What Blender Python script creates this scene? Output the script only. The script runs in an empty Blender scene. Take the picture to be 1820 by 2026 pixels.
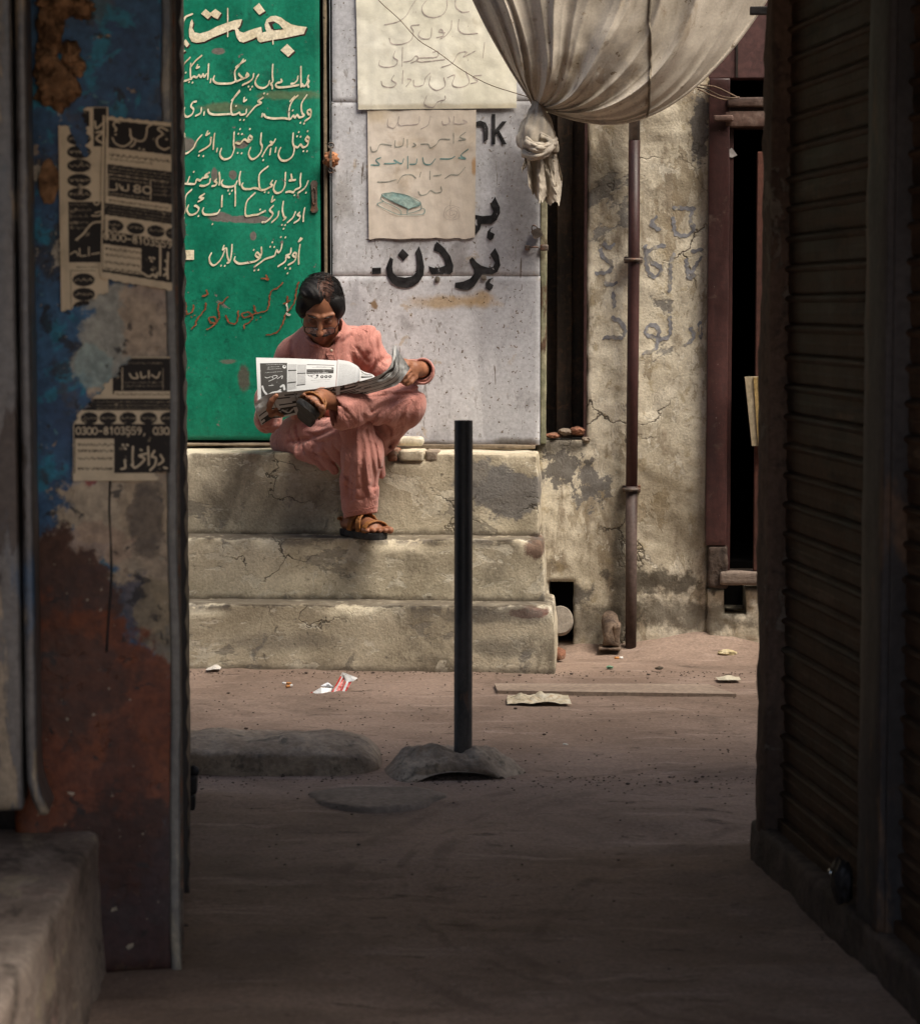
import bpy, bmesh, math, random
import numpy as np
from mathutils import Vector, Matrix, noise
random.seed(7); rng = np.random.default_rng(7)
sc = bpy.context.scene; COL = sc.collection
R = math.radians

# ---------------------------------------------------------------- camera, sky, sun, exposure
FPX = 4870.0; PITCH = R(4.77); EYE = np.array([0.0, 0.0, 1.25])
cam = bpy.data.cameras.new('camera'); co = bpy.data.objects.new('camera', cam); COL.objects.link(co)
co.location = EYE; co.rotation_euler = (math.pi/2 - PITCH, 0, 0)
cam.sensor_fit = 'VERTICAL'; cam.sensor_height = 24.0; cam.lens = FPX/2026*24.0
cam.clip_start = 0.05; cam.clip_end = 300
cam.dof.use_dof = True; cam.dof.focus_distance = 8.6; cam.dof.aperture_fstop = 5.0
sc.camera = co
SUN_EL, SUN_AZ = R(56), R(130)      # azimuth clockwise from +Y: behind the camera, from its right
w = bpy.data.worlds.new('World'); sc.world = w; w.use_nodes = True
nt = w.node_tree; bg = nt.nodes['Background']
sky = nt.nodes.new('ShaderNodeTexSky'); sky.sky_type = 'NISHITA'; sky.sun_disc = False
sky.sun_elevation = SUN_EL; sky.sun_rotation = SUN_AZ; sky.air_density = 1.0; sky.dust_density = 4.0; sky.ozone_density = 0.6
nt.links.new(sky.outputs[0], bg.inputs[0]); bg.inputs[1].default_value = 0.10
sl = bpy.data.lights.new('sun', 'SUN'); sl.energy = 2.8; sl.angle = R(34); sl.color = (1.0, 0.915, 0.80)
so = bpy.data.objects.new('sun', sl); COL.objects.link(so)
sd = Vector((math.sin(SUN_AZ)*math.cos(SUN_EL), math.cos(SUN_AZ)*math.cos(SUN_EL), math.sin(SUN_EL)))
so.rotation_euler = sd.to_track_quat('Z', 'Y').to_euler()
so.location = (0, 0, 12)
sc.view_settings.view_transform = 'Standard'; sc.view_settings.look = 'None'
sc.view_settings.exposure = 1.2; sc.view_settings.gamma = 1.0; sc.view_settings.use_curve_mapping = False

# ---------------------------------------------------------------- helpers: rays, frames
CF = np.array([0, math.cos(PITCH), -math.sin(PITCH)]); CU = np.array([0, math.sin(PITCH), math.cos(PITCH)]); CR = np.array([1.0, 0, 0])
def ray(px, py): return CF + (px-910)/FPX*CR - (py-1013)/FPX*CU
class Frame:
    """a vertical reference plane: u along it, w out of it, z up"""
    def __init__(s, o, a):
        s.o = np.array([o[0], o[1], 0.0]); s.U = np.array([math.cos(a), math.sin(a), 0]); s.N = np.array([math.sin(a), -math.cos(a), 0])
    def P(s, u, w, z): return s.o + u*s.U + w*s.N + np.array([0, 0, z])
    def A(s, L):
        L = np.asarray(L, float); return s.o + L[:, :1]*s.U + L[:, 1:2]*s.N + L[:, 2:3]*np.array([0, 0, 1.0])
    def px(s, px, py, w=0.0):
        d = ray(px, py); t = ((s.o + w*s.N - EYE) @ s.N) / (d @ s.N); p = EYE + t*d - s.o
        return np.array([p @ s.U, p[2]])
    def L(s, px, py, w=0.0):
        a = s.px(px, py, w); return np.array([a[0], w, a[1]])
    def W(s, px, py, w=0.0): return s.P(*s.L(px, py, w))
FA = Frame((0, 8.96), R(-3.6))          # facade across the street
RW = Frame((0.70, 5.47), R(-83.83))     # right alley wall
LP = Frame((-0.548, 4.545), R(6.17))    # front of left pillar
LW = Frame((-0.548, 4.70), R(96.17))    # left alley wall
def ground(px, py, z=0.0):
    d = ray(px, py); t = (z-EYE[2])/d[2]; return EYE + t*d

def setp(o, label=None, cat=None, group=None, kind=None):
    if label: o['label'] = label
    if cat: o['category'] = cat
    if group: o['group'] = group
    if kind: o['kind'] = kind
    return o
def thing(name, label, cat, loc=(0, 0, 0), group=None):
    o = bpy.data.objects.new(name, None); COL.objects.link(o); o.location = [float(v) for v in loc]; o.empty_display_size = .1
    return setp(o, label, cat, group)
def mk(name, V, F, mat, parent=None, smooth=False, label=None, cat=None, group=None, kind=None, attrs=None, fix=False):
    V = np.asarray(V, float).reshape(-1, 3)
    lo, hi = V.min(0), V.max(0); org = np.array([(lo[0]+hi[0])/2, (lo[1]+hi[1])/2, lo[2]])
    me = bpy.data.meshes.new(name)
    if isinstance(F, np.ndarray) and F.ndim == 2:
        n, k = F.shape
        me.vertices.add(len(V)); me.vertices.foreach_set('co', (V-org).astype(np.float32).ravel())
        me.loops.add(n*k); me.loops.foreach_set('vertex_index', F.astype(np.int32).ravel())
        me.polygons.add(n); me.polygons.foreach_set('loop_start', np.arange(0, n*k, k, dtype=np.int32))
        me.update(calc_edges=True)
    else:
        me.from_pydata([tuple(v) for v in (V-org)], [], [tuple(int(i) for i in f) for f in F])
    if fix:
        bm = bmesh.new(); bm.from_mesh(me); bmesh.ops.recalc_face_normals(bm, faces=bm.faces); bm.to_mesh(me); bm.free()
    if smooth: me.polygons.foreach_set('use_smooth', [True]*len(me.polygons))
    for an, av in (attrs or {}).items():
        av = np.asarray(av, np.float32)
        if av.ndim == 2:
            a = me.attributes.new(an, 'FLOAT_COLOR', 'POINT'); a.data.foreach_set('color', np.c_[av, np.ones(len(av))].astype(np.float32).ravel())
        else:
            a = me.attributes.new(an, 'FLOAT', 'POINT'); a.data.foreach_set('value', av)
    me.update()
    for m in (mat if isinstance(mat, (list, tuple)) else [mat]): me.materials.append(m)
    o = bpy.data.objects.new(name, me); COL.objects.link(o)
    if parent is not None: o.parent = parent; o.location = org - np.array(world_loc(parent))
    else: o.location = org
    return setp(o, label, cat, group, kind)
def world_loc(o):
    l = np.array(o.location)
    return l if o.parent is None else l + world_loc(o.parent)
def dup(o, dloc, parent=None):
    c = o.copy(); COL.objects.link(c); c.location = np.array(o.location) + np.array(dloc)
    if parent: c.parent = parent
    return c

# ---- worn solids
NTAB = np.random.default_rng(11).uniform(-1, 1, (64, 64, 64))
def n3(V, s, seed=0.0, oct=3):
    P = np.asarray(V, float)*s+np.array([seed, seed*1.7, -seed])+100.0; out = np.zeros(len(P)); a = .8
    for o in range(oct):
        I_ = np.floor(P).astype(int); f = P-I_; f = f*f*f*(f*(f*6-15)+10); I_ &= 63; J_ = (I_+1) & 63; r = 0
        for i in (0, 1):
            for j in (0, 1):
                for k in (0, 1):
                    r = r+NTAB[(J_ if i else I_)[:, 0], (J_ if j else I_)[:, 1], (J_ if k else I_)[:, 2]]*(f[:, 0] if i else 1-f[:, 0])*(f[:, 1] if j else 1-f[:, 1])*(f[:, 2] if k else 1-f[:, 2])
        out += a*r; a *= .52; P = P*2.07+17.3
    return out
def box_mesh(u0, u1, w0, w1, z0, z1):
    V = [(u, w_, z) for z in (z0, z1) for w_ in (w0, w1) for u in (u0, u1)]
    F = [(0, 1, 3, 2), (4, 6, 7, 5), (0, 4, 5, 1), (2, 3, 7, 6), (0, 2, 6, 4), (1, 5, 7, 3)]
    return V, F
def fbox(name, fr, u0, u1, w0, w1, z0, z1, mat, parent=None, bevel=.004, res=0, amp=0, seg=2, skew=None, seed=1.0, oct=3, **k):
    """box in frame coordinates, bevelled; with res>0 subdivided and roughened"""
    V, F = box_mesh(min(u0, u1), max(u0, u1), min(w0, w1), max(w0, w1), min(z0, z1), max(z0, z1))
    bm = bmesh.new(); vs = [bm.verts.new(v) for v in V]
    for f in F: bm.faces.new([vs[i] for i in f])
    if bevel: bmesh.ops.bevel(bm, geom=bm.edges[:], offset=bevel, segments=seg, profile=.5, affect='EDGES', clamp_overlap=True)
    if res:
        for ax in range(3):
            lo = min(v.co[ax] for v in bm.verts); hi = max(v.co[ax] for v in bm.verts); n = int((hi-lo)/res)
            for i in range(1, n):
                pl = [0, 0, 0]; pl[ax] = 1; c = [0, 0, 0]; c[ax] = lo + (hi-lo)*i/n
                bmesh.ops.bisect_plane(bm, geom=bm.verts[:]+bm.edges[:]+bm.faces[:], plane_co=c, plane_no=pl, dist=1e-6)
    bmesh.ops.recalc_face_normals(bm, faces=bm.faces)
    bm.verts.ensure_lookup_table(); bm.normal_update()
    L = np.array([v.co[:] for v in bm.verts]); Nn = np.array([v.normal[:] for v in bm.verts])
    if amp: L = L + Nn*(n3(L, 7, seed, oct)*amp + n3(L, 28, seed+3, 2)*amp*.35)[:, None]
    if skew: L = skew(L)
    fs = [[v.index for v in f.verts] for f in bm.faces]; bm.free()
    return mk(name, fr.A(L), fs, mat, parent, smooth=bool(res), fix=True, **k)
def prism(name, fr, pts, w0, w1, mat, parent=None, **k):
    """polygon (u,z) given depth from w0 to w1"""
    n = len(pts); L = [(p[0], w0, p[1]) for p in pts] + [(p[0], w1, p[1]) for p in pts]
    F = [list(range(n)), list(range(2*n-1, n-1, -1))] + [(i, i+n, (i+1) % n+n, (i+1) % n) for i in range(n)]
    return mk(name, fr.A(L), F, mat, parent, fix=True, **k)
def tube(name, pts, r, mat, parent=None, seg=10, closed=False, smooth=True, caps=True, **k):
    P = np.array(pts, float); n = len(P); rr = np.full(n, r) if np.isscalar(r) else np.array(r)
    T = np.gradient(P, axis=0) if not closed else np.roll(P, -1, 0)-np.roll(P, 1, 0)
    V = []; up = np.array([0, 0, 1.0])
    for i in range(n):
        t = T[i]/(np.linalg.norm(T[i])+1e-9); a = np.cross(t, up)
        if np.linalg.norm(a) < .15: a = np.cross(t, [1.0, 0, 0])
        a /= np.linalg.norm(a); b = np.cross(t, a)
        for j in range(seg):
            q = 2*math.pi*j/seg; V.append(P[i]+rr[i]*(math.cos(q)*a+math.sin(q)*b))
    F = []
    for i in range(n if closed else n-1):
        i2 = (i+1) % n
        for j in range(seg): F.append((i*seg+j, i*seg+(j+1) % seg, i2*seg+(j+1) % seg, i2*seg+j))
    if caps and not closed: F += [list(range(seg))[::-1], list(range((n-1)*seg, n*seg))]
    return mk(name, V, F, mat, parent, smooth=smooth, **k)
def catmull(pts, n=8):
    P = [np.array(p, float) for p in pts]
    if len(P) < 3: return np.array(P)
    Q = [2*P[0]-P[1]]+P+[2*P[-1]-P[-2]]; out = []
    for i in range(1, len(Q)-2):
        for k in range(n):
            t = k/n; a, b, c, d = Q[i-1:i+3]
            out.append(.5*((2*b)+(-a+c)*t+(2*a-5*b+4*c-d)*t*t+(-a+3*b-3*c+d)*t**3))
    out.append(P[-1]); return np.array(out)
def grid_faces(nx, ny):
    i, j = np.meshgrid(np.arange(nx-1), np.arange(ny-1), indexing='ij'); a = (i*ny+j).ravel()
    return np.stack([a, a+ny, a+ny+1, a+1], 1)

# ---- pen strokes -> flat painted lettering
def seg_dist(X, Y, pts):
    d = np.full(X.shape, 1e9)
    if len(pts) == 1: return np.hypot(X-pts[0][0], Y-pts[0][1])
    for a, b in zip(pts[:-1], pts[1:]):
        ab = b-a; l2 = ab@ab+1e-12; t = np.clip(((X-a[0])*ab[0]+(Y-a[1])*ab[1])/l2, 0, 1)
        np.minimum(d, np.hypot(X-a[0]-t*ab[0], Y-a[1]-t*ab[1]), out=d)
    return d
def stroke_mesh(fr, w, strokes, conv, nib, cell=.0022, wobble=0.0):
    """strokes in tracing coordinates; nib=(major, minor, angle) in metres. Marching squares of the swept nib."""
    VV, FF = [], []
    M, m, an = nib; c, s = math.cos(an), math.sin(an)
    A = np.array([[c, s], [-s*M/m, c*M/m]])      # nib ellipse -> circle of radius M/2
    for st in strokes:
        k = 1.0
        if isinstance(st, tuple) and not isinstance(st[0], tuple) and len(st) == 3 and st[2] is not None and not isinstance(st[2], tuple):
            k = st[2]; st = [(st[0], st[1])]
        P = np.array([fr.px(*conv(*q), w) for q in st]); P = catmull(P, 5) if len(P) > 2 else P
        lo = P.min(0)-M*k*.75; hi = P.max(0)+M*k*.75; h = cell
        nx = int((hi[0]-lo[0])/h)+2; ny = int((hi[1]-lo[1])/h)+2
        X, Y = np.meshgrid(lo[0]+np.arange(nx)*h, lo[1]+np.arange(ny)*h, indexing='ij')
        if wobble: 
            X0, Y0 = X, Y; X = X0+wobble*np.sin(Y0*310+X0*57); Y = Y0+wobble*np.sin(X0*270-Y0*83)
        XT = A[0, 0]*X+A[0, 1]*Y; YT = A[1, 0]*X+A[1, 1]*Y
        F = M*k/2-seg_dist(XT, YT, [A@p for p in P])
        march(F, lo, h, VV, FF)
    return VV, FF
def march(F, lo, h, VV, FF):
    ins = F > 0; nx, ny = F.shape
    for i in range(nx-1):
        col = ins[i, :-1]*1+ins[i+1, :-1]*2+ins[i+1, 1:]*4+ins[i, 1:]*8
        j = 0; act = np.nonzero(col)[0]; k = 0
        while k < len(act):
            j = act[k]
            if col[j] == 15:
                e = j
                while k+1 < len(act) and act[k+1] == e+1 and col[e+1] == 15: k += 1; e = act[k]
                b = len(VV); x0, x1, y0, y1 = lo[0]+i*h, lo[0]+(i+1)*h, lo[1]+j*h, lo[1]+(e+1)*h
                VV += [(x0, y0), (x1, y0), (x1, y1), (x0, y1)]; FF.append((b, b+1, b+2, b+3))
            else:
                cs = [(i, j), (i+1, j), (i+1, j+1), (i, j+1)]; poly = []
                for q in range(4):
                    a, c = cs[q], cs[(q+1) % 4]; fa, fc = F[a], F[c]
                    if fa > 0: poly.append((a[0], a[1]))
                    if (fa > 0) != (fc > 0):
                        t = fa/(fa-fc); poly.append((a[0]+t*(c[0]-a[0]), a[1]+t*(c[1]-a[1])))
                if len(poly) > 2:
                    b = len(VV); VV += [(lo[0]+p[0]*h, lo[1]+p[1]*h) for p in poly]; FF.append(tuple(range(b, b+len(poly))))
            k += 1
def lettering(name, fr, w, strokes, conv, nib, mat, parent, **k):
    wob = k.pop('wobble', 0.0); cell = k.pop('cell', .0022)
    V, F = stroke_mesh(fr, w, strokes, conv, nib, cell, wob)
    return mk(name, fr.A([(v[0], w, v[1]) for v in V]), F, mat, parent, **k)
def polys(name, fr, w, plist, conv, mat, parent, smooth_n=0, **k):
    V, F = [], []
    for p in plist:
        q = np.array([fr.px(*conv(*a), w) for a in p])
        b = len(V); V += [(a[0], w, a[1]) for a in q]; F.append(tuple(range(b, b+len(q))))
    return mk(name, fr.A(V), F, mat, parent, **k)

# ---------------------------------------------------------------- materials
class NT:
    def __init__(s, name):
        s.m = bpy.data.materials.new(name); s.m.use_nodes = True; s.t = s.m.node_tree; s.N = s.t.nodes; s.b = s.N['Principled BSDF']
        g = s.N.new('ShaderNodeNewGeometry'); s.pos = g.outputs['Position']
    def n(s, ty, ins=None, **p):
        x = s.N.new(ty)
        for k, v in p.items(): setattr(x, k, v)
        for k, v in (ins or {}).items():
            if isinstance(v, bpy.types.NodeSocket): s.t.links.new(v, x.inputs[k])
            elif v is not None: x.inputs[k].default_value = v
        return x
    def vscale(s, v, sc_): return s.n('ShaderNodeVectorMath', {0: v, 1: sc_}, operation='MULTIPLY').outputs[0]
    def noise(s, scale, detail=4, rough=.55, dist=0.0, vec=None, off=0.0, col=False):
        v = vec or s.pos
        if off: v = s.n('ShaderNodeVectorMath', {0: v, 1: (off, off*1.3, off*.7)}, operation='ADD').outputs[0]
        x = s.n('ShaderNodeTexNoise', {'Vector': v, 'Scale': scale, 'Detail': detail, 'Roughness': rough, 'Distortion': dist})
        return x.outputs['Color' if col else 'Fac']
    def ramp(s, f, a, b, lo=0.0, hi=1.0):
        return s.n('ShaderNodeMapRange', {'Value': f, 'From Min': a, 'From Max': b, 'To Min': lo, 'To Max': hi}, interpolation_type='SMOOTHSTEP').outputs[0]
    def mth(s, op, a, b=0.0): return s.n('ShaderNodeMath', {0: a, 1: b}, operation=op, use_clamp=False).outputs[0]
    def mix(s, f, a, b):
        c = lambda q: q if isinstance(q, bpy.types.NodeSocket) else (*q, 1)
        return s.n('ShaderNodeMix', {'Factor': f, 6: c(a), 7: c(b)}, data_type='RGBA').outputs[2]
    def blob(s, c, ru, rz, soft=.25, dist=.35, dsc=14, N_=None):
        """irregular stain around world point c"""
        nz = s.noise(dsc, 9, .70, off=float(c[0]*3+c[2]), col=True)
        d = s.n('ShaderNodeVectorMath', {0: s.n('ShaderNodeVectorMath', {0: s.pos, 1: tuple(float(v) for v in c)}, operation='SUBTRACT').outputs[0], 1: (1/ru, 0, 1/rz)}, operation='MULTIPLY').outputs[0]
        nn = s.n('ShaderNodeVectorMath', {0: s.n('ShaderNodeVectorMath', {0: nz, 1: (.5, .5, .5)}, operation='SUBTRACT').outputs[0], 1: (dist*4, 0, dist*4)}, operation='MULTIPLY').outputs[0]
        ln = s.n('ShaderNodeVectorMath', {0: s.n('ShaderNodeVectorMath', {0: d, 1: nn}, operation='ADD').outputs[0]}, operation='LENGTH').outputs['Value']
        return s.ramp(ln, 1+soft, 1-soft)
    def done(s, col, rough=.8, bump=None, bs=.4, bd=.004, metal=0.0, spec=.3):
        i = s.b.inputs
        if isinstance(col, bpy.types.NodeSocket): s.t.links.new(col, i['Base Color'])
        else: i['Base Color'].default_value = (*col, 1)
        if isinstance(rough, bpy.types.NodeSocket): s.t.links.new(rough, i['Roughness'])
        else: i['Roughness'].default_value = rough
        i['Metallic'].default_value = metal; i['Specular IOR Level'].default_value = spec
        if bump is not None:
            b = s.n('ShaderNodeBump', {'Height': bump, 'Strength': bs, 'Distance': bd}); s.t.links.new(b.outputs[0], i['Normal'])
        return s.m
def grimy(name, c1, c2, sc_=6, mixr=(.35, .65), stretch=(1, 1, 1), layers=(), blobs=(), specks=None, cracks=None, rough=.85,
          bump=.5, bd=.004, fine=60, metal=0.0, spec=.25, grain=.25, off=0.0, post=None, finew=.55):
    """layers: (colour, scale, lo, hi, amount, stretch); blobs: (colour, point, ru, rz, soft, dist, amount)"""
    t = NT(name); vs = t.vscale(t.pos, stretch)
    a = t.noise(sc_, 6, .6, .3, vs, off); col = t.mix(t.ramp(a, *mixr), c1, c2)
    h = t.noise(fine, 5, .65, off=off+2); peel = None
    g = t.ramp(h, .3, .7, 1-grain, 1+grain*.6)
    for L in layers:
        c, s_, lo, hi, am = L[:5]; st = L[5] if len(L) > 5 else (1, 1, 1)
        m = t.ramp(t.noise(s_, 10, .66, .4, t.vscale(t.pos, st), off+s_*.37), lo, hi, 0, am); col = t.mix(m, col, c)
        if hi-lo < .045: peel = m if peel is None else t.mth('ADD', peel, m)
    for B in blobs:
        c, p, ru, rz, soft, dist, am = B
        m = t.mth('MULTIPLY', t.blob(p, ru, rz, soft, dist), am); col = t.mix(m, col, c)
    height = t.mth('MULTIPLY', h, finew)
    if peel is not None: height = t.mth('SUBTRACT', height, t.mth('MULTIPLY', peel, .35))
    if cracks:
        cs, cw, cc, cam_ = cracks
        dv = t.n('ShaderNodeVectorMath', {0: t.pos, 1: t.vscale(t.noise(9, 4, .6, col=True), (.16, .16, .16))}, operation='ADD').outputs[0]
        v = t.n('ShaderNodeTexVoronoi', {'Vector': dv, 'Scale': cs}, feature='DISTANCE_TO_EDGE').outputs['Distance']
        k = t.mth('MULTIPLY', t.ramp(v, cw, 0), t.ramp(t.noise(3.1, 3, .5, off=off+9), .48, .6, 0, cam_)); col = t.mix(k, col, cc)
        height = t.mth('SUBTRACT', height, t.mth('MULTIPLY', k, .8))
    if specks:
        c, s_, lo, hi, am = specks; col = t.mix(t.ramp(t.noise(s_, 3, .6, off=off+5), lo, hi, 0, am), col, c)
    mm = t.n('ShaderNodeMix', {'Factor': 1.0, 6: col, 7: t.n('ShaderNodeCombineColor', {0: g, 1: g, 2: g}).outputs[0]}, data_type='RGBA', blend_type='MULTIPLY').outputs[2]
    if post: mm = post(t, mm)
    rr = t.ramp(a, .2, .8, rough-.12, min(1, rough+.1))
    return t.done(mm, rr, t.mth('ADD', height, t.mth('MULTIPLY', a, 2.2)), bump, bd, metal, spec)
def plain(name, c, rough=.7, metal=0.0, spec=.3, var=.25, sc_=40, bump=.2):
    return grimy(name, tuple(x*(1-var) for x in c), tuple(min(1, x*(1+var*.6)) for x in c), sc_, rough=rough, metal=metal, spec=spec, grain=var*.6, bump=bump, bd=.002)
# ================================================================ LARGE STRUCTURE
D = lambda px, py, w=0.0: FA.W(px, py, w)
M = {}
def tracks(t, c):           # curved wheel tracks pressed into the dust
    x = t.n('ShaderNodeSeparateXYZ', {0: t.pos}); X, Y = x.outputs[0], x.outputs[1]; wob = t.mth('MULTIPLY', t.mth('SUBTRACT', t.noise(5, 4, .6), .5), .10)
    for cx, cy, rr, wd in ((1.2, 5.3, 1.26, .030), (1.2, 5.3, 1.33, .014), (1.25, 5.25, 1.52, .026), (1.9, 4.6, 1.75, .022)):
        d = t.n('ShaderNodeVectorMath', {0: t.n('ShaderNodeCombineXYZ', {0: X, 1: Y, 2: 0.0}).outputs[0], 1: (cx, cy, 0)}, operation='DISTANCE').outputs['Value']
        m = t.mth('MULTIPLY', t.ramp(t.mth('ABSOLUTE', t.mth('SUBTRACT', t.mth('ADD', d, wob), rr)), wd, wd*.35), t.ramp(t.noise(8, 6, .65, off=rr), .42, .60, 0, .42)); c = t.mix(m, c, (.095, .064, .048))
    return c
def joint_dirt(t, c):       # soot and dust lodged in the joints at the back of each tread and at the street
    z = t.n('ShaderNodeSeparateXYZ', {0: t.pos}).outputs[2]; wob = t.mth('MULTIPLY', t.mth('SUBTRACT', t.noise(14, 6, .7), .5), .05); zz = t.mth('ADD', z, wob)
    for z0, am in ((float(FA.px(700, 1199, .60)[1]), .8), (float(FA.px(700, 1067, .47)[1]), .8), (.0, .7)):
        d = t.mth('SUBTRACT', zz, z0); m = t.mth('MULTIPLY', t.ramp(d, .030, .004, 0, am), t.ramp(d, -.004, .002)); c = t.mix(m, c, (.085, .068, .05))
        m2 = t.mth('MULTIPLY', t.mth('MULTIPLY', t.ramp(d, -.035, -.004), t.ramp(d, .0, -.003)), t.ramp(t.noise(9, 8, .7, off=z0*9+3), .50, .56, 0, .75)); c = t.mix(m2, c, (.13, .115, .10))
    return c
M['plaster'] = grimy('cream_plaster', (.49, .43, .32), (.72, .655, .52), 3.2, (.3, .7), (1, 1, .55),
    layers=[((.22, .17, .115), 5.5, .54, .64, .75, (1, 1, .45)), ((.28, .23, .165), 2.2, .56, .62, .5, (1, 1, .4)), ((.68, .62, .50), 4.2, .56, .59, .75, (1, 1, .35)), ((.28, .22, .14), 7, .575, .60, .6, (1, 1, .5)), ((.70, .65, .54), 20, .60, .63, .7, (1, 1, .6)),
            ((.33, .26, .15), 16, .54, .66, .6), ((.11, .095, .075), 26, .62, .72, .75), ((.19, .18, .165), 2.6, .60, .625, .85)],
    blobs=[((.15, .14, .13), D(1105, 925), .085, .06, .10, 1.1, .9), ((.17, .16, .15), D(1165, 965), .06, .07, .1, 1.3, .9), ((.11, .10, .09), D(1130, 1180), .08, .05, .3, 1.2, .85),
           ((.14, .13, .12), D(1385, 250), .035, .13, .1, .9, .9), ((.10, .085, .065), D(1300, 1150), .17, .05, .3, 1.0, .9),
           ((.08, .07, .055), D(1228, 1120), .03, .30, .6, .5, .8), ((.16, .115, .06), D(1290, 980), .11, .12, .8, .6, .6), ((.13, .10, .06), D(1350, 1030), .10, .10, .8, .7, .5),
           ((.10, .085, .06), D(1190, 340), .08, .09, .8, .6, .65), ((.07, .06, .05), D(1100, 880), .12, .035, .5, .6, .85),
           ((.09, .075, .055), D(1330, 1215), .30, .06, .5, 1.1, .8), ((.10, .08, .06), D(1160, 1240), .10, .06, .7, .7, .7)],
    cracks=(2.2, .012, (.05, .04, .03), .9), specks=((.06, .05, .04), 120, .66, .74, .8), bump=.75, bd=.005, fine=120, grain=.16)
M['step'] = grimy('step_plaster', (.40, .345, .245), (.63, .56, .42), 3.5, (.32, .66), (1, 1, 1),
    layers=[((.19, .165, .12), 6, .5, .68, .8, (1, 1, .6)), ((.64, .585, .46), 8, .575, .60, .8, (.7, 1, 1)), ((.25, .225, .18), 5, .585, .60, .75, (.5, 1, 1)), ((.68, .63, .51), 22, .60, .63, .7, (.5, 1, 1)), ((.11, .10, .08), 19, .62, .70, .8), ((.20, .19, .175), 3.4, .60, .64, .7), ((.15, .12, .085), 40, .6, .72, .6)],
    blobs=[((.17, .16, .15), D(1005, 975, .34), .14, .085, .12, .45, .9), ((.20, .19, .175), D(960, 950, .34), .10, .07, .15, .6, .8),
           ((.10, .045, .03), D(1062, 1085, .47), .035, .035, .2, .6, .85), ((.15, .03, .02), D(1045, 1212, .60), .07, .018, .2, .6, .85),
           ((.12, .11, .095), D(980, 1215, .60), .22, .03, .5, .7, .7), ((.13, .12, .10), D(1000, 1280, .60), .12, .035, .5, .7, .6), ((.14, .125, .105), D(560, 1270, .60), .2, .03, .6, .7, .5),
           ((.14, .12, .095), D(520, 990, .34), .28, .10, .9, .5, .45)],
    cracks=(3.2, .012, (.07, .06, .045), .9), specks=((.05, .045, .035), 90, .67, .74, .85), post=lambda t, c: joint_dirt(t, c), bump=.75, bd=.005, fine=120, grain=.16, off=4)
M['dust'] = grimy('dusty_ground', (.185, .130, .098), (.285, .208, .162), 1.6, (.3, .7), (1, 1, 1),
    layers=[((.15, .105, .08), 5, .52, .68, .6, (.6, 1.2, 1)), ((.38, .29, .24), 9, .56, .66, .5, (.3, 1.6, 1)), ((.08, .058, .045), 13, .62, .65, .7, (.5, 1.6, 1)), ((.11, .08, .062), 1.3, .52, .68, .6), ((.09, .065, .05), 30, .62, .65, .6, (.5, 1.4, 1)), ((.40, .32, .27), 55, .63, .67, .5)],
    blobs=[], specks=((.06, .045, .04), 75, .68, .74, .8), bump=.7, bd=.006, fine=90, grain=.22, off=1, post=lambda t, c: tracks(t, c))
M['black_room'] = plain('unlit_room_black', (.012, .010, .009), .95)  # near-black colour paints the rooms unlit so the openings read black
M['rough_concrete'] = grimy('rough_concrete', (.21, .165, .125), (.36, .295, .225), 7, layers=[((.09, .08, .065), 14, .55, .66, .8), ((.33, .30, .24), 22, .6, .7, .5)], specks=((.05, .045, .04), 70, .66, .73, .8), bump=.9, bd=.008, off=7)
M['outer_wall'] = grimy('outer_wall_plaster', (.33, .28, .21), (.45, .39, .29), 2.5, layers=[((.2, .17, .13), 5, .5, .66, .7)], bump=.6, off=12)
M['dark_alley_wall'] = grimy('dark_alley_plaster', (.035, .027, .021), (.065, .048, .036), 4, layers=[((.035, .028, .022), 9, .5, .66, .8)], bump=.6, off=15)  # alley gloom put into the colour, kept dark against bounced light

# ---- ground: near part finely modelled, far apron joined on as one sheet
def build_ground():
    xs = np.concatenate([[-40, -20, -10, -5, -3], np.linspace(-2, 2, 201), [3, 5, 10, 20, 40]])
    ys = np.concatenate([[-40, -20, -8, 0, 2], np.linspace(3, 9.6, 300), [11, 15, 25, 45]])
    X, Y = np.meshgrid(xs, ys, indexing='ij'); V = np.stack([X.ravel(), Y.ravel(), np.zeros(X.size)], 1)
    m = (np.abs(V[:, 0]) < 2.1) & (V[:, 1] > 2.9) & (V[:, 1] < 9.6); Z = np.zeros(len(V)); S = V[m].copy(); S[:, 1] *= 1.6
    Z[m] = n3(S, 2.2, 3, 4)*.010+n3(S, 13, 5, 2)*.003
    # swept dust piled against the wall right of the steps
    a = np.clip((V[:, 0]-.28)/.15, 0, 1)*np.clip(1-np.abs(8.95-.063*V[:, 0]-V[:, 1])/.30, 0, 1)
    Z += .045*a*a*(1+.5*np.sin(V[:, 0]*9))
    flat = np.exp(-(((V[:, 0]+.20)/.30)**4+((V[:, 1]-6.35)/.16)**4))+np.exp(-(((V[:, 0]-.55)/.55)**4+((V[:, 1]-8.05)/.22)**4)); Z *= 1-np.clip(flat, 0, 1)
    V[:, 2] = Z; return mk('ground', V, grid_faces(len(xs), len(ys)), M['dust'], smooth=True, kind='structure')
build_ground()

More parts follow.
